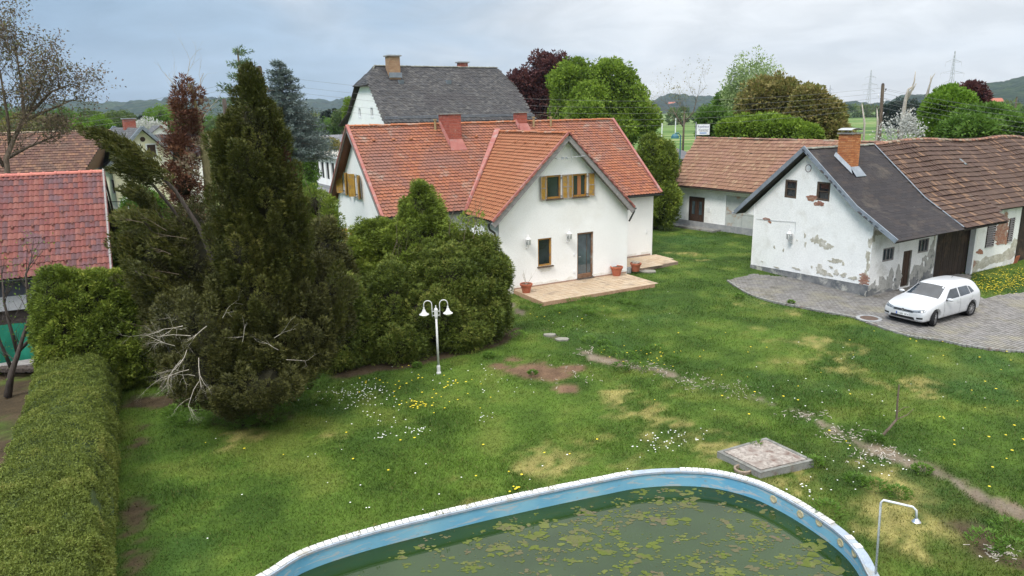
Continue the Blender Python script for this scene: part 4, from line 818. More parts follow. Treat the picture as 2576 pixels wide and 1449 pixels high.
MB().box(S(1.98, 2.84, 6.81), S.u*.37, S.v*.41, Z*.03).build('chimney_cap', 'concrete', oc)
for q in ((1.75, 2.6), (2.2, 2.6), (1.75, 3.1), (2.2, 3.1)): MB().tube([S(*q, 6.84), S(*q, 7.0)], .012, 4).build('cowl_post', 'steel', oc)
ck = MB(); n_ = 8
for i in range(n_): 
    a0 = -.42+.84*i/n_; a1 = -.42+.84*(i+1)/n_; z0_ = 7.05-.25*a0*a0*2; z1_ = 7.05-.25*a1*a1*2; ck.add([S(1.98+a0, 2.5, z0_), S(1.98+a1, 2.5, z1_), S(1.98+a1, 3.2, z1_), S(1.98+a0, 3.2, z0_), S(1.98+a0, 2.5, z0_-.012), S(1.98+a1, 2.5, z1_-.012), S(1.98+a1, 3.2, z1_-.012), S(1.98+a0, 3.2, z0_-.012)], [(0, 1, 2, 3), (7, 6, 5, 4), (0, 4, 5, 1), (3, 2, 6, 7)])
ck.build('cowl', 'steel', oc)
zr = lambda v: 3.83+(v-.72)*2.34/3.04
MB().prism([S(1.62, 2.08, zr(2.08)+.05), S(2.34, 2.08, zr(2.08)+.05), S(2.30, 2.46, zr(2.46)+.16), S(1.66, 2.46, zr(2.46)+.16)], (0, 0, -.03)).build('flashing', 'zinc', oc); MB().prism([S(1.52, 2.25, zr(2.25)+.04), S(1.52, 3.25, zr(3.25)+.04), S(1.655, 3.25, zr(3.25)+.2), S(1.655, 2.46, zr(2.46)+.2)], (.02, 0, -.02)).build('flashing', 'zinc', oc)
# long tiled barn
tb = thing('long_barn', S(10, 3, 0), 'long barn with sagging brown tiled roof, plank gate, louvred openings and exposed brick wall', 'barn')
Mt['tile_brown'] = mtile('weathered_brown_tile', [(0.071, 0.043, 0.033), (0.082, 0.049, 0.037), (0.068, 0.039, 0.031), (0.092, 0.056, 0.041), (0.075, 0.046, 0.034), (0.082, 0.049, 0.037), (0.102, 0.062, 0.044), (0.204, 0.118, 0.069)], patch=(.26, .12, .07), pscale=.16, patch2=(.16, .14, .12), p2scale=2., thr=(.66, .74), thr2=(.6, .75))
sag = lambda a, b: (-.10*math.sin(a*.55)*(.3+b/lu)+.02*math.sin(a*2.1+b) - (max(0, a-16)**2)*.02*(b/lu))
tt = lambda a, b: (random.random() if random.random() < .75 else (.97 if (int(a*2.1+b*1.3) % 5 == 0) else .2))
strip_tone = {}
def tone_b(a, b):
    k = int((a+b*.35)/.42); rr = random.Random(k*7+int(b*1.1)); return .93+.06*random.random() if rr.random() < .13 else random.random()*.86
slab('roof_deck', [S(4.9, .72, 3.70), S(24, .72, 3.6), S(24, 3.76, 5.4), S(16, 3.76, 5.85), S(5.3, 3.76, 6.05)], tb); slab('roof_deck', [S(4.75, -1.25, 2.62), S(8.55, -1.2, 2.62), S(8.98, -.32, 3.12), S(8.98, .72, 3.70), S(4.9, .72, 3.70)], tb)
slab('roof_deck', [S(8.98, -.35, 3.03), S(24, -.35, 2.95), S(24, .72, 3.62), S(8.98, .72, 3.70)], tb)
tp = t_flat(.19, .33, .02, .006, .055)
tiles(tb, S(0, .72, 3.80), S.u, Sup, [(4.95, 0), (24, 0), (24, lu), (5.3, lu)], .19, .33, tp, 'tile_brown', 60, tonef=tone_b, shape=sag, jit=.005)
tiles(tb, S(0, -.35, 2.98), S.u, Sup, [(8.98, 0), (24, 0), (24, 1.35), (8.98, 1.35)], .19, .33, tp, 'tile_brown', 120, tonef=tone_b, shape=lambda a, b: -.10*math.sin(a*.55)*.3, jit=.005)
tiles(tb, S(0, -1.33, 2.65), S.u, Slo, [(4.77, .05), (8.55, .05), (8.98, 1.1), (8.98, ll), (4.9, ll)], .19, .33, tp, 'tile_brown', 120, tonef=tone_b, jit=.005)
Mt['ridge_old'] = mtile('old_ridge', [(.28, .13, .09), (.34, .19, .13), (.20, .11, .08), (.30, .24, .18)]); rz = lambda a: 6.17-.10*math.sin(a*.55)*1.2-(max(0, a-16)**2)*.02
for a in range(14): ridge_caps(tb, S(5.3+a*1.35, 3.76, rz(5.3+a*1.35)), S(5.3+(a+1)*1.35, 3.76, rz(5.3+(a+1)*1.35)), .12, .3, 'ridge_old')
slab('rear_roof', [S(5.3, 3.80, 6.05), S(24, 3.80, 5.5), S(24, 8.2, 2.8), S(5.3, 8.2, 2.9)], tb, mat='tile_brown')
wall('brick_wall', S(8.15, 0), S.u, [(0, -.2), (4.3, -.2), (4.3, 3.15), (.9, 3.15), (.8, 2.9), (0, 2.8)], [(1.15, 1.10, 1.95, 2.35), (3.22, 1.15, 3.72, 2.38)], 'plaster_side', tb, reveal='dark_wood')
for (x0, z0, x1, z1) in ((1.15, 1.10, 1.95, 2.35), (3.22, 1.15, 3.72, 2.38)):
    f = MB().box(S(8.15+x0+.04, .02, (z0+z1)/2), S.u*.04, S.v*.04, Z*(z1-z0)/2).box(S(8.15+x1-.04, .02, (z0+z1)/2), S.u*.04, S.v*.04, Z*(z1-z0)/2).build('louvre_frame', 'dark_wood', tb); k = 11
    MB().box(S(8.15+(x0+x1)/2, .10, (z0+z1)/2), S.u*((x1-x0)/2), S.v*.01, Z*(z1-z0)/2).build('dark_back', 'under', f)
    for i in range(k): MB().box(S(8.15+(x0+x1)/2, -.0, z0+(z1-z0)*(i+.5)/k), S.u*((x1-x0)/2-.02), (S.v*.06+Z*.03), Z*.008).build('slat', 'old_wood', f)
patch('bare_patch', S(8.15, 0), S.u, [(2.55, 1.75, .5, .62), (2.75, 2.5, .25, .2), (2.3, 2.4, .2, .3), (3.0, 1.3, .35, .25), (.75, .95, .28, .14)], 'brick_old', tb, -S.v, seed=21, rough=.4)
brick_patch(S(8.15, 0), S.u, -S.v, 2.05, 1.15, 1.1, 1.35, tb, seed=5, fill=.9); brick_patch(S(8.15, 0), S.u, -S.v, .05, .2, .45, .45, tb, seed=6, fill=.8)
patch('bare_patch', S(8.15, 0), S.u, [(.5, .25, .55, .28), (1.5, .35, .8, .26), (2.6, .42, .8, .25), (3.6, .5, .7, .28), (4.0, .9, .3, .4)], 'render_coat', tb, -S.v, seed=22, rough=.25, proud=.004)
planks(tb, S(0, .18), S.u, 4.98, 8.05, -.02, 2.75, .17, 'dark_wood', t=.015); MB().box(S(8.12, .0, 1.35), S.u*.07, S.v*.12, Z*1.4).build('gate_post', 'white_trim', tb)
MB().box(S(6.5, .24, 1.4), S.u*1.6, S.v*.02, Z*1.45).build('gate_backing', 'under', tb)
planks(tb, S(0, .1), S.u, 12.5, 17.5, -.1, 3.05, .2, 'dark_wood', t=.015)
MB().box(S(12, 6, 1.3), S.u*6, S.v*1.5, Z*1.3).build('interior', 'under', tb)
MB().box(S(7.5, .0, .55), S.u*.35, S.v*.02, Z*.03).build('gate_strap', 'black', tb) if 0 else None
sk_ = S(10.83, 2.32, 5.08); MB().box(sk_+Z*.03, S.u*.10, Sup.normalized()*.22, Vector((0, 0, .01))).build('glass_tile', 'glass_sky', tb)
for i, a in enumerate((12.0, 12.12, 12.26)): tag(MB().box(S(a, -.25, .22), S.u*.05, (S.v*.05-Z*.2)*1., (S.v*.012+Z*.003)).build('brick_tile', 'terracotta', None, data_loc=S(a, -.25, 0)), ['left','middle','right'][i]+' red clay tile of three leaning on the foot of the tiled barn wall', 'roof tile', 'loose red tiles leaning at the barn wall')
# ------------------------------------------------------------------ rear barn with the reddish brown roof
rb = thing('rear_barn', SB(3, 3, 0), 'low white barn with faded reddish brown tiles, brown door and rusty metal gate', 'barn')
wall('front_wall', SB(-.7, 0), SB.u, [(0, -.2), (10.2, -.2), (10.2, 2.95), (0, 2.95)], [(1.2, .10, 2.58, 2.12), (4.35, .02, 6.9, 2.43)], 'plaster_old', rb)
MB().box(SB(3.6, -.02, .17), SB.u*4.4, SB.v*.03, Z*.25).build('plinth', 'plinth_plain', rb)
dd = MB().box(SB(.56, .06, 1.1), SB.u*.05, SB.v*.05, Z*1.0).box(SB(1.83, .06, 1.1), SB.u*.05, SB.v*.05, Z*1.0).box(SB(1.2, .06, 2.07), SB.u*.6, SB.v*.05, Z*.05).build('door_frame', 'dark_wood', rb)
for c_ in (.89, 1.5):
    planks(rb, SB(0, .09), SB.u, c_-.3, c_+.3, .12, 2.02, .15, 'door_wood', name='door_plank'); MB().box(SB(c_, .05, 1.35), SB.u*.12, SB.v*.01, Z*.45).build('door_glass', 'glass_sky', rb)
Mt['rusty'] = mnoise('rusty_painted_steel', (.42, .44, .42), (.50, .51, .48), 3, .6, c=(.36, .17, .06), cs=1.1)
for i in range(2):
    for j in range(2): MB().box(SB(3.65+1.27*(i+.5), .08, .02+1.2*(j+.5)), SB.u*.625, SB.v*.015, Z*.59).build('gate_panel', 'rusty', rb)
MB().box(SB(2.25, -.02, 1.35), SB.u*.1, SB.v*.02, Z*.15).build('letter_box', 'white_trim', rb)
Sr = SB.v*4+Z*3.1; lr = Sr.length
slab('roof_deck', [SB(-1.0, -.55, 2.82), SB(14, -.55, 2.82), SB(14, 3.45, 5.92), SB(-1.9, 3.45, 5.92)], rb); slab('rear_roof', [SB(-1.9, 3.45, 5.92), SB(14, 3.45, 5.92), SB(14, 7.5, 2.8), SB(-1.9, 7.5, 2.8)], rb)
Mt['tile_rear'] = mtile('faded_clay_tile', [(0.204, 0.105, 0.066), (0.231, 0.126, 0.078), (0.19, 0.098, 0.062), (0.258, 0.148, 0.09), (0.218, 0.116, 0.075), (0.286, 0.183, 0.112)], patch=(.25, .13, .10), pscale=.4, patch2=(.30, .26, .20), p2scale=1.2, thr=(.5, .7), thr2=(.64, .74))
tiles(rb, SB(0, -.55, 2.85), SB.u, Sr, [(-1.0, 0), (14, 0), (14, lr), (-1.9, lr)], .19, .33, t_flat(.19, .33, .016, .008, .045), 'tile_rear', 100, jit=.005, shape=lambda a, b: .03*math.sin(a*.8+b*.4))
ridge_caps(rb, SB(-1.9, 3.45, 5.97), SB(14, 3.45, 5.92), .11, .36, 'ridge_old'); gutter(SB(-1.0, -.62, 2.84), SB(8.5, -.62, 2.80), rb, 'frame_brown')
wall('side_wall', SB(-.7, 7), -SB.v, [(0, -.2), (7, -.2), (7, 2.9), (3.6, 5.7), (0, 2.9)], [], 'plaster_old', rb)
MB().tube([SB(-.1, -.1, 2.5), SB(-.1, -.6, 2.45)], .02, 5).lathe(SB(-.1, -.6, 2.35), [(0, .1), (.28, .06), (.30, 0), (.0, -.02)], 14).build('wall_lamp', 'black', rb)
MB().prism([SB(-1.5, -.05, -.1), SB(3.4, -.05, -.1), SB(3.4, -.9, -.1), SB(-1.5, -.9, -.1)], (0, 0, .2)).build('doorstep', 'concrete', rb)
ra = thing('handrail', SB(-.35, -.5, 0), 'thin grey metal rail standing by the door of the rear barn', 'railing'); MB().tube([SB(-1.0, -.5, .95), SB(.3, -.5, .95)], .025, 6).build('rail', 'steel', ra); MB().tube([SB(-.2, -.5, .05), SB(-.2, -.5, .95)], .025, 6).build('post', 'steel', ra)
# ------------------------------------------------------------------ big house behind
BH = Fr((-9.71, 57.18), 30)
bh = thing('big_house', BH(7, 5, 0), 'large white house with steep dark slate half-hipped roof behind the red tiled house', 'house')
wall('left_gable_wall', BH(.35, 11.0), -BH.v, [(0, 0), (10.7, 0), (10.7, 7.6), (7.3, 10.4), (4.6, 10.4), (1.3, 8.0), (0, 7.0)], [(3.85, 7.95, 4.35, 8.65), (6.95, 7.95, 7.45, 8.65)], 'plaster', bh)
for r_ in ((3.85, 7.95, 4.35, 8.65), (6.95, 7.95, 7.45, 8.65)): window(BH(.35, 11.0), -BH.v, r_, bh, frame='white_trim', fw=.06, depth=.08, surround='white_trim')
wall('front_wall', BH(.35, .35), BH.u, [(0, 0), (13.2, 0), (13.2, 7.35), (0, 7.35)], [(1.5, 4.2, 2.6, 5.8), (4.5, 4.2, 5.6, 5.8), (7.5, 4.2, 8.6, 5.8), (10.5, 4.2, 11.6, 5.8)], 'plaster', bh)
wall('right_wall', BH(13.5, .35), BH.v, [(0, 0), (10.6, 0), (10.6, 7.3), (7, 10.3), (3.4, 10.3), (0, 7.5)], [], 'plaster', bh)
for a in (1.5, 4.5, 7.5, 10.5): window(BH(.35, .35), BH.u, (a, 4.2, a+1.1, 5.8), bh, frame='white_trim', mull=1)
Rg = [BH(1.1, 4.6, 12.0), BH(12.75, 4.6, 12.0)]
slab('roof_deck', [BH(0, 0, 7.36), BH(13.9, 0, 7.36), BH(13.85, 2.0, 9.38), BH(13.65, 2.8, 10.16), BH(12.75, 4.6, 11.95), BH(1.1, 4.6, 11.95), BH(0, 3.3, 10.66)], bh, mat='under')
slab('rear_roof_deck', [BH(0, 6.9, 10.5), Rg[0], Rg[1], BH(13.65, 6.5, 10.3), BH(13.9, 9.5, 8.0), BH(0, 9.5, 8.2)], bh, mat='under'); slab('rear_roof_skirt', [BH(0, 9.5, 8.25), BH(13.9, 9.5, 8.1), BH(13.9, 12.3, 7.2), BH(0, 12.3, 7.2)], bh, mat='under')
slab('hip_roof', [BH(-.1, 3.3, 10.42), BH(1.1, 4.6, 12.02), BH(-.1, 7.1, 10.48)], bh, mat='under'); slab('hip_roof', [BH(13.75, 2.8, 10.32), BH(12.75, 4.6, 12.02), BH(13.75, 6.9, 10.32)], bh, mat='under')
Mt['slate'] = mtile('old_slate', [(.035, .035, .038), (.06, .06, .064), (.045, .045, .048), (.095, .092, .09), (.05, .048, .048), (.075, .075, .078)], patch=(.045, .042, .045), pscale=.35, patch2=(.26, .26, .22), p2scale=.8, thr=(.52, .66), thr2=(.66, .74), rough=.65)
Ss = BH.v*4.6+Z*4.6; ls = Ss.length
def t_diamond(w_, e):
    L_ = e*1.5; return [(-w_*.5, e*.5, .014), (-w_*.1, 0, .03), (w_*.5, e*.45, .022), (w_*.5, L_, .004), (-w_*.5, L_, .004), (-w_*.5, e*.5, -.002), (-w_*.1, 0, .012), (w_*.5, e*.45, .004)], [(0, 1, 2, 3, 4), (5, 6, 1, 0), (6, 7, 2, 1)]
tiles(bh, BH(0, 0, 7.42), BH.u, Ss, [(0, 0), (13.9, 0), (13.85, 2.9), (13.65, 4.1), (12.75, ls), (1.1, ls), (0, 4.9)], .30, .19, t_diamond(.30, .19), 'slate', 0, 'slate', jit=.006)
Sh = (BH(1.1, 4.6, 12.02)-BH(-.1, 4.6, 10.44)); tiles(bh, BH(-.1, 0, 10.44), BH.v, Sh, [(3.3, 0), (7.1, 0), (4.6, Sh.length)], .30, .19, t_diamond(.30, .19), 'slate', 0, 'slate')
ridge_caps(bh, Rg[0]+Z*.04, Rg[1]+Z*.04, .11, .4, mtile('lichen_ridge', [(.12, .12, .11), (.25, .26, .22), (.16, .16, .14)]))
ridge_caps(bh, BH(0, 3.4, 10.5), Rg[0]+Z*.04, .08, .35, bpy.data.materials['lichen_ridge'])
gutter(BH(0, -.08, 7.38), BH(13.9, -.08, 7.26), bh, 'zinc', .09)
sgd = MB()
for i in range(115): sgd.box(BH(.2+i*.118, .28, 7.82), BH.u*.012, BH.v*.02, Z*.09)
sgd.box(BH(6.95, .26, 7.92), BH.u*6.85, BH.v*.012, Z*.012).box(BH(6.95, .26, 7.78), BH.u*6.85, BH.v*.012, Z*.012); sgd.build('snow_fence', 'zinc', bh, kind='stuff')
Mt['brick_tan'] = mtile('tan_brick', [(.36, .22, .13), (.42, .27, .16), (.30, .18, .11), (.46, .32, .20)])
for u0, v0, wx, wy, z0, z1, m_ in ((2.45, 3.9, .95, .9, 10.9, 12.75, 'brick_tan'), (9.6, 5.3, .8, .6, 11.2, 12.45, 'brick_red')):
    c = bpy.data.objects.new('chimney', None); link(c, bh); bricks(c, BH(u0, v0, z0), BH.u, BH.v, z1-z0, wx, wy, m_, 'mortar', nind=0, bl=.25, bh=.08)
    MB().box(BH(u0, v0, z1+.04), BH.u*(wx/2+.12), BH.v*(wy/2+.12), Z*.05).build('chimney_cap', 'plinth_plain', c); MB().box(BH(u0, v0-wy/2-.06, z0+.35), BH.u*(wx/2+.08), BH.v*.06, Z*.2).build('flashing', 'zinc', c) if u0 < 5 else None
for a in (2.6, 6.95): MB().prism([BH(a, 3.1, 10.5), BH(a+.42, 3.1, 10.5), BH(a+.42, 3.0, 10.85), BH(a, 3.0, 10.85)], BH.v*.45).build('roof_hatch', 'zinc', bh)
# ------------------------------------------------------------------ flat-roofed building
FB = Fr((-24.36, 87.43), -58.5)
fl = thing('flat_building', FB(6, 4, 0), 'single-storey white building with flat pale roof and a row of tall narrow windows', 'building')
wins = [(.95+1.88*i, 1.12, 2.15+1.88*i, 3.03) for i in range(6)]
wall('front_wall', FB(0, 0), FB.u, [(0, .0), (14, 0), (14, 3.6), (0, 3.6)], wins, 'plaster', fl, depth=.2); wall('end_wall', FB(0, 9), -FB.v, [(0, 0), (9, 0), (9, 3.6), (0, 3.6)], [], 'plaster', fl)
MB().box(FB(7, -.02, .2), FB.u*7, FB.v*.03, Z*.22).build('plinth', 'plinth_plain', fl)
for i, r_ in enumerate(wins): window(FB(0, 0), FB.u, r_, fl, frame='gutter_dark', depth=.18, fw=.08, mull=0, glass='glass', curtain=(.62, .25, 'curtain'))
MB().box(FB(7, 4.5, 3.75), FB.u*7.7, FB.v*5.0, Z*.13).build('roof_slab', mnoise('pale_roof_gravel', (.50, .47, .40), (.60, .57, .50), 1, .95), fl)
MB().box(FB(7, -.53, 3.74), FB.u*7.72, FB.v*.03, Z*.11).build('roof_edge', 'white_trim', fl)
# long low building with corrugated roof behind it
CR = Fr(W(840, 372, 120)[:2], 30); cgz = 5.0
cg = thing('corrugated_shed', CR(0, 0, 0), 'low building with grey corrugated roof between the blue spruce and the red roofed house', 'shed')
cm = MB(); Lc = 26; cnt = 90
for i in range(cnt):
    a0 = -13+Lc*i/cnt; a1 = a0+Lc/cnt; am = (a0+a1)/2
    cm.add([CR(a0, 0, 3.0), CR(am, 0, 3.09), CR(a1, 0, 3.0), CR(a1, 6, 5.0), CR(am, 6, 5.09), CR(a0, 6, 5.0)], [(0, 1, 4, 5), (1, 2, 3, 4)])
cm.build('corrugated_roof', mnoise('grey_corrugated', (.13, .13, .14), (.20, .20, .21), 1.5, .7), cg); MB().prism([CR(-12.5, .4, 0), CR(12.5, .4, 0), CR(12.5, 11, 0), CR(-12.5, 11, 0)], (0, 0, 3.0)).build('wall', 'plaster', cg); slab('rear_roof', [CR(-13, 6, 5), CR(13, 6, 5), CR(13, 12, 3), CR(-13, 12, 3)], cg)
# garage with dark flat-pitched roof behind the conifer
GA = Fr(W(1585, 392, 62)[:2], 8); gr = thing('garage', GA(3, 2, 0), 'low garage with plain dark grey roof behind the columnar conifer', 'garage')
MB().prism([GA(0, 0), GA(6.2, 0), GA(6.2, 6), GA(0, 6)], (0, 0, 2.4)).build('wall', 'plaster_old', gr); slab('roof', [GA(-.3, -.3, 3.9), GA(6.5, -.3, 3.9), GA(6.5, 6.3, 4.5), GA(-.3, 6.3, 4.5)], gr, mat=mnoise('dark_roof_felt', (.10, .10, .11), (.15, .15, .16), 1, .9)); MB().box(GA(3.1, -.01, 3.1), GA.u*3.1, GA.v*.05, Z*.75).build('fascia', 'old_wood', gr)
# ------------------------------------------------------------------ yellow house and its neighbours
YH = Fr((-35.22, 64.01), 40)
yh = thing('yellow_house', YH(3, 4, 0), 'pale yellow house with grey roof, light blue-grey verges and a small round gable window', 'house')
yo = [(0, -.2), (6.1, -.2), (6.1, 3.9), (2.67, 7.35), (-.72, 3.9), (0, 3.9)]
yw = [(1.6, 4.75, 2.4, 5.84), (2.98, 4.75, 3.68, 5.84)]
wall('front_gable_wall', YH(0, 0), YH.u, yo, yw, 'yellow_wall', yh)
for r_ in yw: window(YH(0, 0), YH.u, r_, yh, frame='door_wood', glass='door_wood', depth=.03, mull=1, surround='white_trim')
MB().lathe(YH(2.7, -.02, 6.35), [(0, 0), (.2, 0), (.22, .02)], 18, -YH.v).build('round_window', 'door_wood', yh)
wall('left_wall', YH(0, 10), -YH.v, [(0, -.2), (10, -.2), (10, 3.9), (0, 3.9)], [(8.15, 1.6, 9.4, 2.85), (4.6, .7, 5.4, 3.0)], 'yellow_wall', yh)
window(YH(0, 10), -YH.v, (8.15, 1.6, 9.4, 2.85), yh, frame='door_wood', surround=None, mull=1, curtain=(.5, .2, 'white_trim')); planks(yh, YH(0, 10)+YH.u*.1, -YH.v, 4.65, 5.35, .7, 2.95, .18, 'door_wood', n=-YH.u, name='door_plank')
wall('right_wall', YH(6.1, 0), YH.v, [(0, -.2), (10, -.2), (10, 3.9), (0, 3.9)], [], 'yellow_wall', yh)
slab('roof_left', [YH(-.75, -.5, 3.86), YH(2.67, -.5, 7.38), YH(2.67, 10.4, 7.38), YH(-.75, 10.4, 3.86)], yh, t=.12); slab('roof_right', [YH(6.1, -.5, 3.86), YH(2.67, -.5, 7.38), YH(2.67, 10.4, 7.38), YH(6.1, 10.4, 3.86)], yh, t=.12)
Mt['slate_y'] = mtile('grey_fibre_slate', [(0.098, 0.098, 0.101), (0.128, 0.128, 0.131), (0.083, 0.083, 0.086), (0.15, 0.15, 0.143)], patch=(.10, .10, .11), pscale=.5)
Sy = YH.u*3.42+Z*3.52; tiles(yh, YH(-.75, 0, 3.87), YH.v, Sy, [(-.5, 0), (10.4, 0), (10.4, Sy.length), (-.5, Sy.length)], .3, .22, t_flat(.3, .22), 'slate_y', 0, 'slate')
Sy2 = -YH.u*3.43+Z*3.52; tiles(yh, YH(6.1, 0, 3.87), YH.v, Sy2, [(-.5, 0), (10.4, 0), (10.4, Sy2.length), (-.5, Sy2.length)], .3, .22, t_flat(.3, .22), 'slate_y', 0, 'slate')
for b_ in (-.55, 10.4):
    strip(YH(-.78, b_, 3.86), YH(2.67, b_, 7.44), YH.v, Vector((-YH.u.x, -YH.u.y, 1)), 'zinc', 'verge_trim', yh, .09, .14); strip(YH(6.13, b_, 3.86), YH(2.67, b_, 7.44), YH.v, Vector((YH.u.x, YH.u.y, 1)), 'zinc', 'verge_trim', yh, .09, .14)
c = bpy.data.objects.new('chimney', None); link(c, yh); bricks(c, YH(2.9, 5.0, 7.0), YH.u, YH.v, 1.15, 1.0, .8, 'brick_red', 'mortar', 0); MB().box(YH(2.9, 5.0, 8.2), YH.u*.58, YH.v*.48, Z*.05).build('chimney_cap', 'plinth_plain', c)
MB().tube([YH(-.7, -.3, 3.75), YH(-.1, -.1, 3.4), YH(-.08, -.08, 0)], .05, 6).build('downpipe', mnoise('cream_pipe', (.70, .66, .48), (.76, .72, .55), 2), yh); 
patch('bare_patch', YH(0, 0), YH.u, [(.5, .7, .45, .6), (1.3, .9, .6, .5)], 'plaster_old', yh, seed=3); 
# brown tiled barn left of it
o_ = W(205, 430, 66); KB = Fr((o_.x, o_.y), 26)
kb_ = thing('brown_barn', KB(-8, 3, 0), 'long barn with dark brown tiled roof left of the pale yellow house', 'barn')
ez, rz_ = W(190, 430, 66).z, 7.4
slab('roof_deck', [KB(-30, 0, ez), KB(.2, 0, ez), KB(2.2, 4.6, 7.2), KB(-30, 4.6, 7.2)], kb_); slab('rear_roof', [KB(-30, 4.6, 7.2), KB(2.2, 4.6, 7.2), KB(2.2, 9, ez), KB(-30, 9, ez)], kb_)
Sk = KB.v*4.6+Z*(7.2-ez); Mt['tile_kb'] = mtile('dark_clay_tile', [(0.112, 0.056, 0.041), (0.135, 0.071, 0.053), (0.098, 0.051, 0.041), (0.15, 0.083, 0.056), (0.21, 0.112, 0.068)], patch=(.10, .07, .055), pscale=.35, thr=(.5, .7))
tiles(kb_, KB(0, 0, ez+.02), KB.u, Sk, [(-28, 0), (.2, 0), (2.2, Sk.length), (-28, Sk.length)], .24, .34, t_flat(.24, .34, .016, .01, .05), 'tile_kb', 0, jit=.006)
ridge_caps(kb_, KB(-28, 4.6, 7.25), KB(2.2, 4.6, 7.25), .12, .4, mtile('pale_ridge', [(.26, .18, .13), (.34, .27, .20)])); MB().prism([KB(-29, .6, 0), KB(0, .6, 0), KB(0, 8.4, 0), KB(-29, 8.4, 0)], (0, 0, ez-.1)).build('wall', 'old_wood', kb_); MB().prism([KB(.15, .3, ez-.2), KB(2.0, 4.6, 7.0), KB(1.0, 8.6, ez-.2)], -KB.u*.3).build('gable_wall', 'tile_kb', kb_)
# small white gabled house and its dark roof, right behind the yellow house
o_ = W(700/1.0-0, 330, 90); SH = Fr(W(404, 345, 92)[:2], 30); zt = W(415, 318, 92).z
sh_ = thing('small_house', SH(2, 3, 0), 'small white gabled house with dark roof behind the right side of the yellow house', 'house')
wall('gable_wall', SH(-2.5, 0), SH.u, [(0, 0), (5.2, 0), (5.2, zt-1.9), (2.6, zt), (0, zt-1.9)], [], 'plaster', sh_)
slab('roof_left', [SH(-2.9, -.3, zt-2.15), SH(.1, -.3, zt+.1), SH(.1, 9, zt+.1), SH(-2.9, 9, zt-2.15)], sh_, mat='slate_y'); slab('roof_right', [SH(3.1, -.3, zt-2.15), SH(.1, -.3, zt+.1), SH(.1, 9, zt+.1), SH(3.1, 9, zt-2.15)], sh_, mat='slate_y')
DS = Fr(W(390, 372, 76)[:2], 28); ds_ = thing('annex', DS(2, 2, 0), 'low annex with black roof behind the yellow house', 'shed'); zt = W(400, 338, 80).z
slab('roof', [DS(-3, 0, zt-2.2), DS(4.5, 0, zt-2.2), DS(4.5, 4, zt), DS(-3, 4, zt)], ds_, mat='dark_shingle'); MB().prism([DS(-2.8, .3, 0), DS(4.3, .3, 0), DS(4.3, 3.8, 0), DS(-2.8, 3.8, 0)], (0, 0, zt-2.2)).build('wall', 'plaster', ds_)
# ------------------------------------------------------------------ red tiled shed in front left
a_ = G(275, 676, 3.0); RS = Fr((a_.x, a_.y), 26)
rsd = thing('shed', RS(-4, 2, 0), 'dark timber shed with red and grey mottled pantile roof behind the hedge', 'shed')
Sg = RS.v*3.76+Z*3.15; lg = Sg.length
slab('roof_deck', [RS(-16, 0, 2.93), RS(0, 0, 2.93), RS(0, 3.76, 6.08), RS(-16, 3.76, 6.08)], rsd); slab('rear_roof', [RS(-16, 3.76, 6.08), RS(0, 3.76, 6.08), RS(0, 7.5, 2.93), RS(-16, 7.5, 2.93)], rsd)
Mt['pantile'] = mtile('mottled_pantile', [(0.201, 0.067, 0.053), (0.184, 0.062, 0.055), (0.218, 0.081, 0.064), (0.167, 0.056, 0.051), (0.131, 0.062, 0.064), (0.11, 0.056, 0.059), (0.201, 0.073, 0.059), (0.227, 0.09, 0.073)], patch=(.13, .075, .085), pscale=1.2, thr=(.52, .64), rough=.6)
tiles(rsd, RS(0, 0, 2.96), RS.u, Sg, [(-9.5, 0), (0, 0), (0, lg), (-9.5, lg)], .155, .29, t_pan(.155, .29, .04, .03, 4), 'pantile', 300, 'pantile', stagger=0, jit=.003)
ridge_caps(rsd, RS(-12, 3.76, 6.12), RS(0, 3.76, 6.12), .13, .38, mtile('red_ridge', [(.46, .15, .12), (.50, .19, .15), (.40, .13, .12)]))
Mt['snow_stop'] = mnoise('brown_snow_stop', (.12, .05, .04), (.17, .07, .055), 9)
for row, st_, off_ in ((5.1, 0, 0), (6.7, .2, .2), (8.2, 0, 0)): pass
for b_, of, n_ in ((1*.29+.18, 0, 22), (3*.29+.18, .1, 14), (5*.29+.18, .3, 14), (7*.29+.18, 0, 14), (9*.29+.18, .3, 14)):
    for i in range(n_):
        a = -.45-of-i*(.42 if n_ == 22 else .6); MB().box(RS(a, 0, 2.96)+Sg.normalized()*b_+Z*.09, RS.u*.025, Sg.normalized()*.06, Z*.05).build('snow_stop', 'snow_stop', rsd)
gutter(RS(-16, -.08, 2.96), RS(.05, -.08, 2.94), rsd, 'gutter_dark'); strip(RS(.05, -.1, 2.88), RS(.05, 3.76, 6.12), RS.u, Z, 'old_wood', 'verge_board', rsd, .03, .12); strip(RS(.05, 3.76, 6.12), RS(.05, 7.6, 2.9), RS.u, Z, 'dark_wood', 'verge_board', rsd, .03, .14)
MB().box(RS(-8, .25, 2.62), RS.u*7.4, RS.v*.04, Z*.26).build('fascia', plain('dark_blue_grey_fascia', (.055, .06, .085), .7), rsd); MB().box(RS(-8, .22, 2.12), RS.u*7.4, RS.v*.05, Z*.24).build('pale_band', mnoise('pale_grey_band', (.36, .37, .40), (.44, .45, .48), 4, .8), rsd)
planks(rsd, RS(0, .35), RS.u, -12, -.6, -.1, 1.9, .16, mnoise('black_brown_board', (.045, .035, .032), (.09, .072, .065), 5, .85, stretch=(1, 1, 5)), horiz=True, t=.02)
for a in (-.6, -4, -8): MB().box(RS(a, .3, 1.4), RS.u*.08, RS.v*.08, Z*1.5).build('post', 'dark_wood', rsd)
tp_ = MB(); n_ = 24; P0 = W(-20, 900, 26); 
tq = thing('tarpaulin', G(40, 905, 0), 'green tarpaulin sheet hanging on the dark timber shed wall', 'tarpaulin')
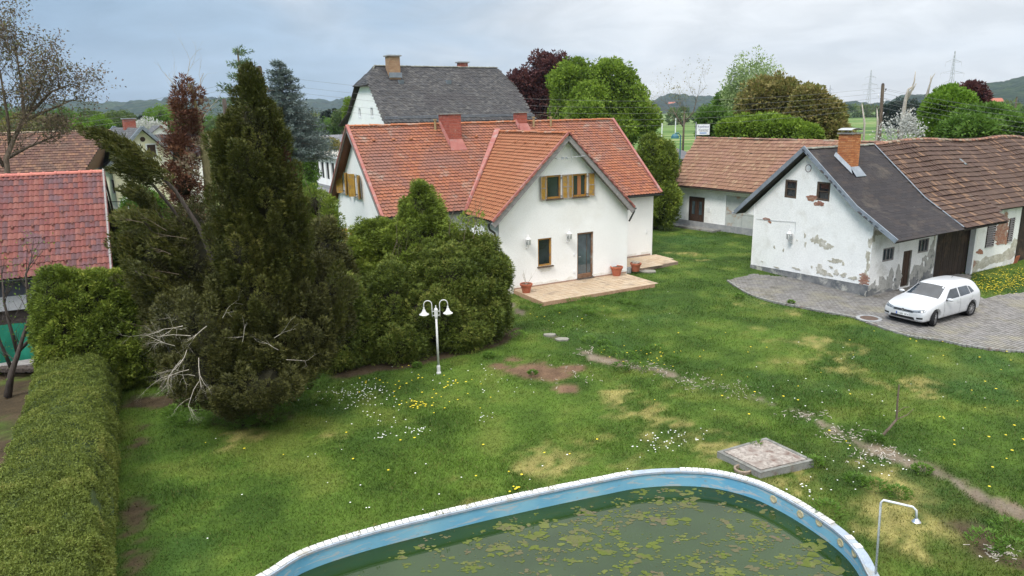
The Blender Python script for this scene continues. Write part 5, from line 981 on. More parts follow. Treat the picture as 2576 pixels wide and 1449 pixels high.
Ta, Tb = RS(-6.2, .22), RS(-2.25, .22); dT = (Tb-Ta); nT = Vector((dT.y, -dT.x, 0)).normalized(); v_ = []
for j in range(13):
    for i in range(n_+1): s_ = i/n_; v_.append(Ta+dT*s_+Z*(-.05+1.45*j/12)+nT*(.0+.05*math.sin(s_*22+.6*math.sin(j*.6))+.02*math.sin(s_*61)))
tp_.add(v_, [(j*(n_+1)+i, j*(n_+1)+i+1, (j+1)*(n_+1)+i+1, (j+1)*(n_+1)+i) for j in range(12) for i in range(n_)]); ob = tp_.build('sheet', mnoise('green_tarp', (.012, .16, .10), (.02, .23, .15), 1.5, .5), tq, smooth=True)
tag(MB().box(G(40, 915, .2)-Z*.02, dT.normalized()*2.0, nT*.3, Z*.03).build('board', 'old_wood', None, data_loc=G(40, 915, .2)), 'grey plank shelf below the green tarpaulin', 'shelf')
lg_ = thing('log_pile', G(70, 925, 0), 'pile of split firewood below the plank shelf by the shed', 'firewood')
for i in range(40):
    c_ = G(-40+150*((i*7) % 40)/40, 935, .08+.14*(i % 2)); c_.y += .1; MB().tube([c_, c_+nT*-.35+Vector((random.gauss(0, .05), 0, 0))], random.uniform(.05, .08), 6).build('log', 'bark_dark', lg_)
# ------------------------------------------------------------------ sign, poles, wires, pylons
sg_ = thing('inn_sign', Vector((*W(1753, 360, 66)[:2], 0)), 'white inn sign reading Rasthaus on a grey pole above the rear barn roof', 'sign')
sp = W(1769, 326, 66); X_ = Vector((math.cos(R(-13)), math.sin(R(-13)), 0)); X_ = Vector((.97, -.22, 0)).normalized(); Yn = X_.cross(Z)
MB().box(sp, X_*.55, Yn*.09, Z*.45).build('panel', 'white_trim', sg_); MB().box(sp+X_*.56-Yn*.02, X_*.02, Yn*.12, Z*.46).build('edge', 'gutter_dark', sg_)
text_mesh('Rasthaus', .27, sp+Yn*.094+Z*.26, X_, Z, 'ink', sg_); text_mesh('Kiessner', .24, sp+Yn*.094-Z*.02, X_, Z, 'ink2', sg_, italic=.4)
MB().box(sp+Yn*.094-Z*.15+X_*.05, X_*.38, Yn*.002, Z*.010).build('underline', 'ink2', sg_); MB().box(sp+Yn*.094-Z*.29+X_*.0, X_*.29, Yn*.003, Z*.065).build('blue_strip', plain('pale_blue_print', (.30, .40, .60), .6), sg_)
MB().tube([W(1751, 375, 66).xyz*Vector((1, 1, 0)) if 0 else Vector((sp.x-.62*X_.x, sp.y-.62*X_.y, 0)), Vector((sp.x-.62*X_.x, sp.y-.62*X_.y, sp.z+.65))], .05, 8).build('pole', 'steel', sg_)
bl = thing('yard_lamp', Vector((*W(1712, 380, 60)[:2], 0)), 'blue-green metal yard lamp with a domed hood beside the rear barn roof', 'lamp'); lp = W(1698, 348, 60); Mt['teal'] = plain('teal_paint', (.03, .13, .16), .5); MB().tube([Vector((lp.x+.45, lp.y, 0)), Vector((lp.x+.45, lp.y, lp.z+.2)), Vector((lp.x+.25, lp.y, lp.z+.42)), Vector((lp.x, lp.y, lp.z+.40))], .05, 8).build('pole', 'teal', bl); MB().lathe(lp, [(0, .38), (.18, .34), (.30, .18), (.33, 0), (.30, 0), (.27, .16)], 14).build('hood', 'teal', bl)
def pole(top, hgt, lab, lean=(0, 0), r=.11, nins=5):
    t = thing('utility_pole', (top.x-lean[0], top.y-lean[1], 0), lab, 'utility pole', 'wooden power poles'); b = Vector((top.x-lean[0], top.y-lean[1], 0))
    MB().tube([b, (b+top)/2, top], [r*1.15, r, r*.85], 10).build('shaft', 'bark', t); MB().lathe(top, [(r*.85, 0), (r*.6, .12), (0, .14)], 10).build('cap', 'bark_dark', t)
    for i in range(nins): q = top-Z*(.45+.42*i); s = -1 if i % 2 else 1; MB().tube([q, q+Vector((.22*s, 0, 0)), q+Vector((.25*s, 0, .12))], .02, 5).lathe(q+Vector((.25*s, 0, .10)), [(0.02, 0), (.05, .03), (.05, .08), (0, .12)], 8).build('insulator', 'white_trim' if i % 3 else 'bark_dark', t)
    return t
t1 = W(653, 171, 50); pole(t1, 0, 'thick wooden power pole rising between the dark yew and the blue spruce', lean=(.0, 0), r=.17)
t2 = W(2221, 214, 60); pole(t2, 0, 'leaning wooden power pole with several wires behind the right barn', lean=(-.35, 0), r=.13)
for (x, y, d, lab) in ((2122, 262, 130, 'thin distant pole left of the barn chimney cowl'), (2558, 245, 140, 'thin distant pole at the right end of the fields')):
    t = W(x, y, d); pole(t, 0, lab, r=.14, nins=0)
t0 = W(-420, 330, 70)
def wire(A, B, sagm, lab):
    Mt.setdefault('pylon', plain('wire_grey', (.2, .2, .2))); P_ = [A+(B-A)*(i/24)-Z*sagm*4*(i/24)*(1-i/24) for i in range(25)]; o = MB().tube(P_, .009, 4).build('power_wire', 'pylon', None, data_loc=A); tag(o, lab, 'wire', 'overhead wires')
for i in range(5):
    A = t1-Z*(.42+.42*i)+Vector((.25 if i % 2 == 0 else -.25, 0, 0)); B = t2-Z*(.2+.34*i)
    wire(A, B, 1.25+.05*i, ['topmost','second from top','third from top','fourth from top','lowest'][i]+' power wire between the two big wooden poles'); wire(W(-420, 318+9*i, 72), A, 1.0, ['topmost','second from top','third from top','fourth from top','lowest'][i]+' power wire running left from the pole beside the yew')
    wire(B, W(3200, 330+14*i, 48), .5, ['topmost','second from top','third from top','fourth from top','lowest'][i]+' power wire running right from the leaning pole over the barn')
for i in range(2): wire(W(2700, 240+70*i, 75), t2-Z*(.3+.6*i), .8, ['higher','lower'][i]+' power wire running far right from the leaning pole across the green trees')
Mt['pylon'] = plain('pale_pylon_steel', (.34, .35, .36), .7)
def pylon(x, yt, d, yb, lab):
    T_ = W(x, yt, d); B_ = Vector((T_.x, T_.y, 0)); H_ = T_.z; t = thing('pylon', B_, lab, 'pylon', 'lattice power pylons'); mb = MB(); th = .065*d/650
    wd = lambda z: max(.35, 4.2*(1-z/H_*.93))
    X_ = Vector((.95, .3, 0)).normalized(); Y_ = Vector((-.3, .95, 0)).normalized(); lv = [H_*q for q in (0, .12, .24, .35, .45, .54, .62, .69, .76, .82, .88, .94, 1)]
    for sx in (-1, 1):
        for sy in (-1, 1): mb.tube([B_+(X_*sx+Y_*sy)*wd(z)*.5+Z*z for z in lv], th*1.3, 4)
    for a, b in zip(lv[:-1], lv[1:]):
        for f_, g_ in ((X_, Y_), (Y_, X_)):
            for s in (-1, 1): mb.tube([B_+(f_-g_*0)*wd(a)*.5+g_*s*wd(a)*.5+Z*a, B_-f_*wd(b)*.5+g_*s*wd(b)*.5+Z*b], th*.7, 3); mb.tube([B_-f_*wd(a)*.5+g_*s*wd(a)*.5+Z*a, B_+f_*wd(b)*.5+g_*s*wd(b)*.5+Z*b], th*.7, 3)
    mb.build('lattice_mast', 'pylon', t)
    for zf, wl in ((.83, 7.5), (.66, 11.0), (.51, 8.2)):
        a = MB(); z = H_*zf; hw = wl
        for s in (-1, 1):
            for yy in (-.5, .5): a.tube([B_+X_*s*wd(z)*.5+Y_*yy+Z*z, B_+X_*s*hw+Z*z], th, 3); a.tube([B_+X_*s*wd(z)*.5+Y_*yy+Z*(z+1.8), B_+X_*s*hw+Z*z], th, 3)
            a.tube([B_+X_*s*hw+Z*z, B_+X_*s*hw+Z*(z-3)], th*.9, 3)
        a.build('cross_arm', 'pylon', t)
pylon(2403, 128, 620, 0, 'nearest and tallest lattice pylon against the cloudy sky'); pylon(2192, 176, 940, 0, 'middle distant lattice pylon above the pollard trees'); pylon(2089, 214, 1500, 0, 'smallest, farthest lattice pylon in the row')
# ------------------------------------------------------------------ garden lamp
gl = thing('garden_lamp', G(1104, 940), 'white garden lamp post with two curved arms and bell shades on the lawn', 'lamp post')
gb = G(1104, 940); X_ = Vector((math.cos(R(8)), math.sin(R(8)), 0)); Y_ = X_.cross(Z); hz = 1.87
MB().lathe(gb, [(.075, 0), (.075, .04), (.055, .08), (.058, .24), (.04, .30)], 12).build('base', 'white_metal', gl, smooth=False); MB().tube([gb+Z*.28, gb+Z*hz], [.036, .032], 12).build('post', 'white_metal', gl, smooth=True)
MB().lathe(gb+Z*hz, [(.03, -.05), (.045, -.03), (.045, .0), (.058, .02), (.06, .22), (.066, .235), (.04, .29), (.014, .315), (.02, .345), (.016, .37), (0, .39)], 8).build('head', 'white_metal', gl)
for s in (-1, 1):
    P_ = [gb+X_*s*.12+Z*(hz+.01), gb+X_*s*.12+Z*(hz+.36)]; c_ = gb+X_*s*.245+Z*(hz+.42)
    P_ += [c_-X_*s*.125*math.cos(math.pi*q/8)+Z*.125*math.sin(math.pi*q/8) for q in range(0, 9)]+[gb+X_*s*.37+Z*(hz+.35)]
    arm = MB().tube(P_, .015, 8).build('arm', 'white_metal', gl, smooth=True); MB().tube([gb+X_*s*.05+Z*(hz+.06), gb+X_*s*.12+Z*(hz+.06)], .013, 6).build('bracket', 'white_metal', arm); MB().tube([gb+X_*s*.05+Z*(hz+.19), gb+X_*s*.12+Z*(hz+.19)], .013, 6).build('bracket', 'white_metal', arm)
    sc_ = gb+X_*s*.37+Z*(hz+.11); shd = MB().lathe(sc_, [(.155, 0), (.15, .01), (.10, .04), (.065, .09), (.04, .155), (.022, .19), (.028, .215), (.018, .25)], 20).build('shade', 'white_metal', gl, smooth=True); MB().lathe(sc_, [(.0, -.09), (.045, -.083), (.083, -.053), (.10, -.012), (.098, .008)], 16).build('globe', 'opal', shd, smooth=True)
# ------------------------------------------------------------------ pots, bucket
def pot(P, lab, s=1, dead=0):
    P = Vector(P); t = thing('plant_pot', P, lab, 'plant pot'); MB().lathe(P, [(0, 0), (.17*s, 0), (.20*s, .12*s), (.225*s, .24*s), (.235*s, .25*s), (.255*s, .34*s), (.285*s, .345*s), (.29*s, .42*s), (.26*s, .43*s), (.25*s, .38*s)], 24).build('pot', 'terracotta', t, smooth=False); MB().lathe(P, [(0, .385*s), (.25*s, .38*s)], 20).build('soil', 'soil', t)
    if dead == 1:
        rnd = random.Random(3); mb = MB(); tips = []
        for k in range(4): branch(mb, P+Z*.38*s, Vector((rnd.gauss(0, .3)-.1, rnd.gauss(0, .3), 1)), .55, .013, 1, tips, rnd, spread=.3, up=.3, kids=(1, 2), nside=4)
        tag(mb.build('bare_twigs', 'dead_wood', t), kind='stuff')
    if dead == 2:
        mb = MB(); rnd = random.Random(5)
        for k in range(14): mb.tube([P+Vector((rnd.uniform(-.15, .15), rnd.uniform(-.15, .15), .38)), P+Vector((rnd.uniform(-.2, .2), rnd.uniform(-.2, .2), .47)), P+Vector((rnd.uniform(-.22, .22), rnd.uniform(-.22, .22), .5))], [.03, .025, .01], 4)
        tag(mb.build('withered_leaves', 'dead_wood', t), kind='stuff')
pot(G(2057, 1140, .15) if 0 else G(1324, 736, .15), 'terracotta pot with bare twigs at the left corner of the terrace', 1.0, 1); pot(G(1551, 693, .15), 'empty terracotta pot at the right end of the large terrace', 1.08); pot(G(1599, 682, .10), 'terracotta pot with withered leaves on the smaller terrace', 1.0, 2)
bk = thing('bucket', G(1582, 686, 0), 'small white bucket on the grass between two terracotta pots', 'bucket'); MB().lathe(G(1582, 686, 0), [(0, 0), (.11, 0), (.135, .25), (.145, .25), (.145, .27), (.13, .27), (.12, .1), (0, .09)], 18).build('body', 'white_metal', bk); MB().tube([G(1582, 686, 0)+Vector((.14*math.cos(a), -.03+.1*-math.sin(a), .24-.06*math.sin(a))) for a in [math.pi*i/8 for i in range(9)]], .006, 4).build('handle', 'steel', bk)
# stepping stones, slabs
for (x, y, r_), lab in (((1382, 843, .24), 'flat pale stone in the grass path, nearer the terrace'), ((1413, 854, .26), 'flat grey stone in the grass path, nearer the lamp'), ((1630, 683, .5), 'broken grey stone slab at the corner of the small terrace')):
    c_ = G(x, y); k = 9; o = MB().prism([c_+Vector((math.cos(2*math.pi*i/k)*r_*random.uniform(.8, 1.1), math.sin(2*math.pi*i/k)*r_*random.uniform(.55, .8), -.05)) for i in range(k)], (0, 0, .085)).build('flat_stone', mnoise('pale_stone', (.18, .175, .15), (.27, .26, .22), 6, .95), None, data_loc=c_); tag(o, lab, 'stone')
# manhole cover
mc = thing('manhole', G(2186, 803), 'round iron manhole cover with a concrete ring at the edge of the paving', 'manhole cover'); MB().lathe(G(2186, 803, 0), [(.33, .0), (.33, .052), (.44, .055), (.46, .045), (.46, 0)], 28).build('concrete_ring', 'plinth_plain', mc); MB().lathe(G(2186, 803, 0), [(0, .05), (.31, .05), (.325, .04)], 28).build('cover', mnoise('rusty_iron', (.07, .05, .04), (.13, .085, .065), 12, .85), mc)
# concrete cover slab near the pool
sl4 = [G(1804, 1136, .16), G(1927, 1101, .16), G(2048, 1158, .16), G(1913, 1190, .16)]; cs = thing('well_cover', sum(sl4, Vector())/4*Vector((1, 1, 0)), 'square lichen-stained concrete cover slab beside the pool', 'concrete slab')
c_ = sum(sl4, Vector())/4; MB().prism([p-Z*.22 for p in sl4], (0, 0, .20)).build('slab', 'concrete', cs); inn = [c_+(p-c_)*.84 for p in sl4]
MB().prism([p-Z*.02 for p in inn], (0, 0, .035)).build('lid', mnoise('lichen_concrete', (.20, .17, .15), (.40, .36, .32), 14, .95, c=(.12, .07, .055), cs=3.5, fine=40), cs)
for i in range(4): a, b = sl4[i], sl4[(i+1) % 4]; MB().prism([a-Z*.021, b-Z*.021, c_+(b-c_)*.88-Z*.021, c_+(a-c_)*.88-Z*.021], (0, 0, .028)).build('border', mnoise('mossy_concrete', (.13, .13, .12), (.24, .24, .22), 7, .95, c=(.18, .17, .14), cs=4), cs)
rg = thing('drain_ring', G(1868, 1187), 'small rusty round pipe end in the grass next to the pool rim', 'pipe'); MB().lathe(G(1868, 1188, 0), [(.19, 0), (.2, .10), (.17, .12), (.15, .10), (.15, .02), (0, .02)], 20).build('ring', mnoise('rusty_ring', (.20, .14, .10), (.32, .26, .20), 8, .9), rg)
# sapling stick
stk = thing('sapling', G(2222, 1094), 'bare leaning sapling with one forked side branch standing in the grass', 'sapling'); gp = G(2222, 1094); mb = MB()
tp1 = gp+Vector((.30, .02, .40)); tp2 = Vector((*W(2262, 968, math.hypot(gp.x+.35, gp.y))[:2], W(2262, 968, math.hypot(gp.x+.35, gp.y)).z))
mb.tube([gp, gp+Vector((.16, .0, .22)), tp1, (tp1+tp2)/2+Vector((-.01, 0, 0)), tp2], [.035, .03, .028, .022, .018], 7); MB_ = mb.build('stem', 'bark', stk); MB().tube([tp1, tp1+Vector((.25, 0, .12)), tp1+Vector((.42, .05, .25))], [.014, .01, .006], 5).build('side_branch', 'bark', stk); MB().tube([tp1+Z*.2, tp1+Vector((.15, 0, .32)), tp1+Vector((.3, 0, .33))], [.01, .008, .004], 5).build('side_branch', 'bark', stk)
# shower
shb = G(2203, 1442, .1); shp = thing('pool_shower', shb, 'flaking chrome outdoor shower pipe with small round head by the pool', 'shower'); dS = math.hypot(shb.x, shb.y)
q1 = W(2216, 1265, dS); q2 = W(2222, 1258, dS); q3 = W(2296, 1275, dS+.15); q4 = W(2305, 1284, dS+.15); q5 = W(2306, 1305, dS+.15)
Mt['flaky'] = mnoise('flaking_chrome', (.55, .57, .60), (.70, .72, .75), 9, .35, c=(.14, .15, .17), cs=9, spec=.8); MB().tube([shb, q1, q2, q3, q4, q5], .02, 8).build('pipe', 'flaky', shp, smooth=True); MB().lathe(q5-Z*.05, [(.0, -.012), (.07, -.012), (.075, 0), (.03, .05), (.02, .07)], 14).build('shower_head', 'chrome', shp)
# ------------------------------------------------------------------ pool
pl = thing('pool', (0, 10, 0), 'kidney-shaped garden pool with flaking blue wall, white rim tiles and green algae water', 'pool')
WZ = -.28; npo = len(pool_out); lip = offset_in(pool_out, sgn*.17)
mt, nt_, b_, o_ = new_mat('flaking_blue_paint'); f1 = noise(nt_, 1.6, 8, .7, stretch=(1.0, 1.0, 6.5), dist=.5); r1 = ramp(nt_, [(.53, 0.), (.57, 1.)]); nt_.links.new(f1, r1.inputs[0])
f2 = noise(nt_, .8, 4); r2_ = ramp(nt_, [(.35, (.13, .36, .53)), (.65, (.24, .47, .58))]); nt_.links.new(f2, r2_.inputs[0]); cc = mixc(nt_, r1.outputs[0], r2_.outputs[0], (.36, .44, .48))
f3 = noise(nt_, 5, 6, .7, stretch=(1, 1, 4)); r3_ = ramp(nt_, [(.62, 0.), (.66, 1.)]); nt_.links.new(f3, r3_.inputs[0]); cc = mixc(nt_, r3_.outputs[0], cc, (.24, .27, .28)); finish(nt_, b_, cc, .6, f1, .3, .01); Mt['pool_blue'] = mt
mb = MB()
def loopz(P, z): return [Vector((p.x, p.y, z)) for p in P]
def band(mb, A, B, mi=0):
    n = len(A); mb.add(A+B, [(i, (i+1) % n, n+(i+1) % n, n+i) for i in range(n)], mi)
band(mb, loopz(lip, .085), loopz(lip, WZ-.02)); mb.build('wall', 'pool_blue', pl)
mb = MB(); band(mb, loopz(pool_out, -.08), loopz(pool_out, .075)); band(mb, loopz(pool_out, .075), loopz(lip, .075)); lo2 = offset_in(pool_out, sgn*.20); band(mb, loopz(lip, .095), loopz(lo2, .095)); band(mb, loopz(lo2, .095), loopz(lo2, .05)); band(mb, loopz(lo2, .05), loopz(lip, .05)); band(mb, loopz(offset_in(pool_out, sgn*.150), .075), loopz(lip, .095)); mb.build('coping', mnoise('pale_blue_coping', (.28, .33, .40), (.36, .42, .48), 5, .7, c=(.30, .30, .28), cs=4), pl)
# submerged slope
lo3 = offset_in(pool_out, sgn*.75); mb = MB(); band(mb, loopz(lip, WZ-.02), loopz(lo3, -1.3)); mb.add(loopz(lo3, -1.3), [tuple(range(npo))]); mb.build('basin', mnoise('algae_basin', (.02, .045, .012), (.05, .08, .02), 2, .9), pl)
# rim tiles
acc = 0; me = None; tw_ = .142
mt_rt = mnoise('white_glazed_tile', (.56, .56, .54), (.66, .66, .64), 9, .35, c=(.44, .42, .37), cs=2)
L_ = [pool_out[i % npo] for i in range(npo+1)]; cum = [0]
for a, b in zip(L_[:-1], L_[1:]): cum.append(cum[-1]+(b-a).length)
def at_len(s):
    for i in range(npo):
        if cum[i+1] >= s: t = (s-cum[i])/max(1e-6, cum[i+1]-cum[i]); return L_[i].lerp(L_[i+1], t), (L_[i+1]-L_[i]).normalized()
    return L_[-1], (L_[-1]-L_[-2]).normalized()
nt2 = int(cum[-1]/tw_); tm = MB().box((0, 0, 0), Vector((tw_/2-.009, 0, 0)), Vector((0, .072, 0)), Vector((0, 0, .011)))
tme = bpy.data.meshes.new('rim_tile'); tme.from_pydata(tm.v, [], tm.f); tme.materials.append(mt_rt)
gapA, gapB = G(1560, 1178, .1), G(1735, 1176, .1)
for i in range(nt2):
    p, d = at_len((i+.5)*tw_); nn = Vector((d.y, -d.x, 0))*sgn; c_ = p+nn*.075; 
    if (c_-G(1648, 1175, .1)).length < .58: continue
    if c_.x > 5.98 and c_.y < 12.35 and not (abs(c_.y-11.62) < .09 or abs(c_.y-11.88) < .09): continue
    o = bpy.data.objects.new('rim_tile', tme); o.parent = pl; o.location = c_-Vector((0, 0, .1))+Vector((0, 0, .088+random.gauss(0, .002)))-off(pl); o.rotation_euler = (random.gauss(0, .01), random.gauss(0, .01), math.atan2(d.y, d.x)+random.gauss(0, .012)); col.objects.link(o)
# water
mt, nt_, b_, o_ = new_mat('green_pool_water'); f1 = noise(nt_, .35, 3); r1 = ramp(nt_, [(.35, (.012, .030, .007)), (.65, (.024, .050, .012))]); nt_.links.new(f1, r1.inputs[0]); finish(nt_, b_, r1.outputs[0], .04, noise(nt_, 3, 2), .008, .01); b_.inputs['IOR'].default_value = 1.45; b_.inputs['Specular IOR Level'].default_value = .5; Mt['water'] = mt
lw = offset_in(pool_out, sgn*.165); mb = MB(); mb.add(loopz(lw, WZ), [tuple(range(npo))]); wtr = mb.build('water', 'water', pl)
# floating algae rafts
fl_ = []; al = []; rr = np.random.RandomState(11); V = []; tn = []; cnt = 0
poolpoly = [(p.x, p.y) for p in offset_in(pool_out, sgn*.30)]
while cnt < 2000:
    x, y = rr.uniform(-5.5, 6.2), rr.uniform(7.5, 14.6)
    if not inpoly((x, y), poolpoly): continue
    dn = vnoise(np.array([x]), np.array([y]), 1.2, 5)[0]*.6+min(1, max(0, (x-(-3.2))/5))*.5
    if rr.rand() > dn**2*1.3: continue
    s = rr.gamma(1.1, .042)+.014; nb_ = rr.randint(4, 11) if s > .06 else 1; t0_ = rr.rand()
    for q in range(nb_):
        cx_, cy_ = x+rr.normal(0, s*.7), y+rr.normal(0, s*.45); r0 = s*rr.uniform(.18, .5); k = 7; z_ = WZ+.004+.0008*rr.rand()
        ang = np.linspace(0, 2*np.pi, k, endpoint=False); rad = r0*rr.uniform(.55, 1.25, k); px_ = cx_+np.cos(ang)*rad*1.15; py_ = cy_+np.sin(ang)*rad*.8
        for i in range(k): j = (i+1) % k; V += [(cx_, cy_, z_+.004), (px_[i], py_[i], z_), (px_[j], py_[j], z_)]; tn.append(min(.999, max(0, t0_+rr.normal(0, .05))))
    cnt += 1
Mt['algae'] = mtile('floating_algae', [(.07, .092, .016), (.10, .125, .024), (.082, .105, .02), (.12, .14, .036), (.095, .105, .035), (.12, .095, .07)], patch=(.10, .095, .05), pscale=3, rough=.9, fine=60)
ag = flat_mesh('algae_rafts', np.array(V), 3, np.array(tn), 'algae', None, loc=(0, 10, WZ)); tag(ag, 'yellow-green algae rafts floating on the dark pool water', 'algae', kind='stuff')
# round underwater fittings on the wall
for (x, y) in ((1948, 1252), (2010, 1290), (2067, 1311), (2115, 1361), (2155, 1391)):
    best = None
    for i in range(npo):
        p = lip[i]
        for zz in (.0, -.08, -.15):
            d_ = Vector((p.x, p.y, zz))-Vector((0, 0, HC)); px_ = CX+F*d_.dot(_r)/d_.dot(_f); py_ = CY-F*d_.dot(_u)/d_.dot(_f); e = (px_-x)**2+(py_-y)**2
            if best is None or e < best[0]: best = (e, p, zz, i)
    e, p, zz, i = best; t_ = (lip[(i+1) % npo]-lip[i-1]).normalized(); nn = Vector((t_.y, -t_.x, 0))*sgn
    MB().lathe(Vector((p.x, p.y, zz))+nn*.004, [(.0, .012), (.035, .014), (.05, .02), (.078, .018), (.085, .0)], 16, nn).build('wall_nozzle', mnoise('yellowed_plastic', (.42, .36, .20), (.56, .50, .34), 14, .6) if 'yellowed_plastic' not in bpy.data.materials else bpy.data.materials['yellowed_plastic'], pl)
# ------------------------------------------------------------------ car
cs_ = .935; fw = G(2345, 821.6, 0); fw = Vector((15.61, 25.23, 0)); rw_ = Vector((17.73, 26.47, 0)); fd = (fw-rw_).normalized(); lf_ = Vector((-fd.y, fd.x, 0))
if lf_.dot(Vector((0, -1, 0))) < 0: lf_ = -lf_
wb = 2.46; ctr = (fw+rw_)/2-lf_*.80*cs_; car = thing('car', ctr, 'white five-door hatchback parked on the paved yard in front of the barn', 'car')
C3 = lambda x, y, z: ctr+fd*(x*cs_)+lf_*(y*cs_)+Z*(z*cs_+.02)
# stations: x, half width, sill z, belt z, belt half width, top z, top half width, crown
stn = [(-2.04, .56, .46, .82, .54, .86, .50, .005), (-2.01, .78, .30, .94, .74, 1.00, .62, .01), (-1.95, .86, .22, 1.00, .82, 1.16, .62, .03), (-1.84, .89, .19, 1.00, .85, 1.35, .585, .05), (-1.66, .897, .19, .985, .868, 1.435, .565, .05), (-1.15, .90, .19, .965, .875, 1.455, .575, .04), (-.6, .90, .19, .95, .88, 1.47, .59, .04), (-.1, .90, .20, .935, .88, 1.445, .59, .04), (.16, .90, .20, .93, .88, 1.41, .585, .04), (.42, .90, .20, .93, .875, 1.26, .62, .05), (.72, .90, .20, .925, .868, 1.06, .67, .05), (.92, .90, .20, .915, .862, .985, .70, .03), (1.3, .897, .20, .89, .845, .93, .66, .04), (1.6, .89, .20, .84, .82, .88, .60, .045), (1.86, .87, .20, .77, .79, .815, .54, .045), (2.0, .83, .21, .70, .75, .735, .50, .03), (2.07, .76, .22, .62, .68, .655, .44, .02), (2.11, .60, .30, .52, .56, .55, .38, .01)]
ringn = 9; vv = []
for x, w_, zb, zt, bw, ztop, tw2, cr_ in stn:
    half = [(w_*.93, zb), (w_*.985, zb+(zt-zb)*.12), (w_, zb+(zt-zb)*.48), (w_*.992, zb+(zt-zb)*.72), (bw, zt), (bw+(tw2-bw)*.62, zt+(ztop-zt)*.55), (tw2, ztop), (tw2*.55, ztop+cr_*.8), (0, ztop+cr_)]
    vv.append([(x, -y, z) for y, z in half]+[(x, y, z) for y, z in reversed(half[:-1])])
nr = len(vv[0]); V_ = [p for r_ in vv for p in r_]; Fc = [(i*nr+j, i*nr+j+1, (i+1)*nr+j+1, (i+1)*nr+j) for i in range(len(vv)-1) for j in range(nr-1)]
Fc += [(i*nr, (i+1)*nr, (i+1)*nr+nr-1, i*nr+nr-1) for i in range(len(vv)-1)]+[tuple(range(nr))[::-1], tuple((len(vv)-1)*nr+j for j in range(nr))]
me = bpy.data.meshes.new('tmp'); me.from_pydata(V_, [], Fc); ob = bpy.data.objects.new('tmp', me); col.objects.link(ob)
sm = ob.modifiers.new('s', 'SUBSURF'); sm.levels = 2; sm.render_levels = 2
cutters = []
for wx_ in (1.315, -1.315):
    m2 = MB().tube([(wx_, -1.2, .33), (wx_, 1.2, .33)], .365, 28); q = bpy.data.meshes.new('cut'); q.from_pydata(m2.v, [], m2.f); bmc = bmesh.new(); bmc.from_mesh(q); bmesh.ops.recalc_face_normals(bmc, faces=bmc.faces); bmc.to_mesh(q); bmc.free(); co = bpy.data.objects.new('cut', q); col.objects.link(co); cutters.append(co)
bmc = bmesh.new(); bmc.from_mesh(me); bmesh.ops.recalc_face_normals(bmc, faces=bmc.faces); bmc.to_mesh(me); bmc.free()
dg = bpy.context.evaluated_depsgraph_get(); full = bpy.data.meshes.new_from_object(ob.evaluated_get(dg)); bvh = BVHTree.FromPolygons([v.co.copy() for v in full.vertices], [tuple(p.vertices) for p in full.polygons])
for co in cutters: bo = ob.modifiers.new('b', 'BOOLEAN'); bo.operation = 'DIFFERENCE'; bo.object = co; bo.solver = 'EXACT'
dg = bpy.context.evaluated_depsgraph_get(); body = bpy.data.meshes.new_from_object(ob.evaluated_get(dg))
Mcar = Matrix(((fd.x*cs_, lf_.x*cs_, 0, 0), (fd.y*cs_, lf_.y*cs_, 0, 0), (0, 0, cs_, .02), (0, 0, 0, 1))); body.transform(Mcar); body.materials.clear(); body.materials.append(Mt['car']); body.polygons.foreach_set('use_smooth', [True]*len(body.polygons))
bo_ = link(bpy.data.objects.new('body', body), car)
for q in [ob]+cutters: bpy.data.objects.remove(q)
def proj(quad, axis, name, mat, parent=None, offs=.006, n=8, m_=5):
    """patch following the body, cast along an axis: corners in car space"""
    a, b, c, d = [Vector(q) for q in quad]; ax_ = Vector(axis).normalized(); vs = []
    for j in range(m_+1):
        for i in range(n+1):
            s, t = i/n, j/m_; p = (a*(1-s)+b*s)*(1-t)+(d*(1-s)+c*s)*t; hit = bvh.ray_cast(p-ax_*3, ax_, 6); q = hit[0] if hit[0] is not None else p; vs.append(C3(*(q-ax_*offs)))
    return MB().add(vs, [(j*(n+1)+i, j*(n+1)+i+1, (j+1)*(n+1)+i+1, (j+1)*(n+1)+i) for j in range(m_) for i in range(n)]).build(name, mat, parent or car, smooth=True)
Mt['car_glass'] = mglass('car_glass', (.022, .03, .04), .03)
proj([(.88, -.66, 1.0), (.88, .66, 1.0), (.22, .53, 1.385), (.22, -.53, 1.385)], (-1, 0, -1.3), 'windscreen', 'car_glass')
proj([(-2.0, -.54, 1.08), (-2.0, .54, 1.08), (-1.80, .46, 1.37), (-1.80, -.46, 1.37)], (1, 0, -.8), 'rear_window', 'car_glass')
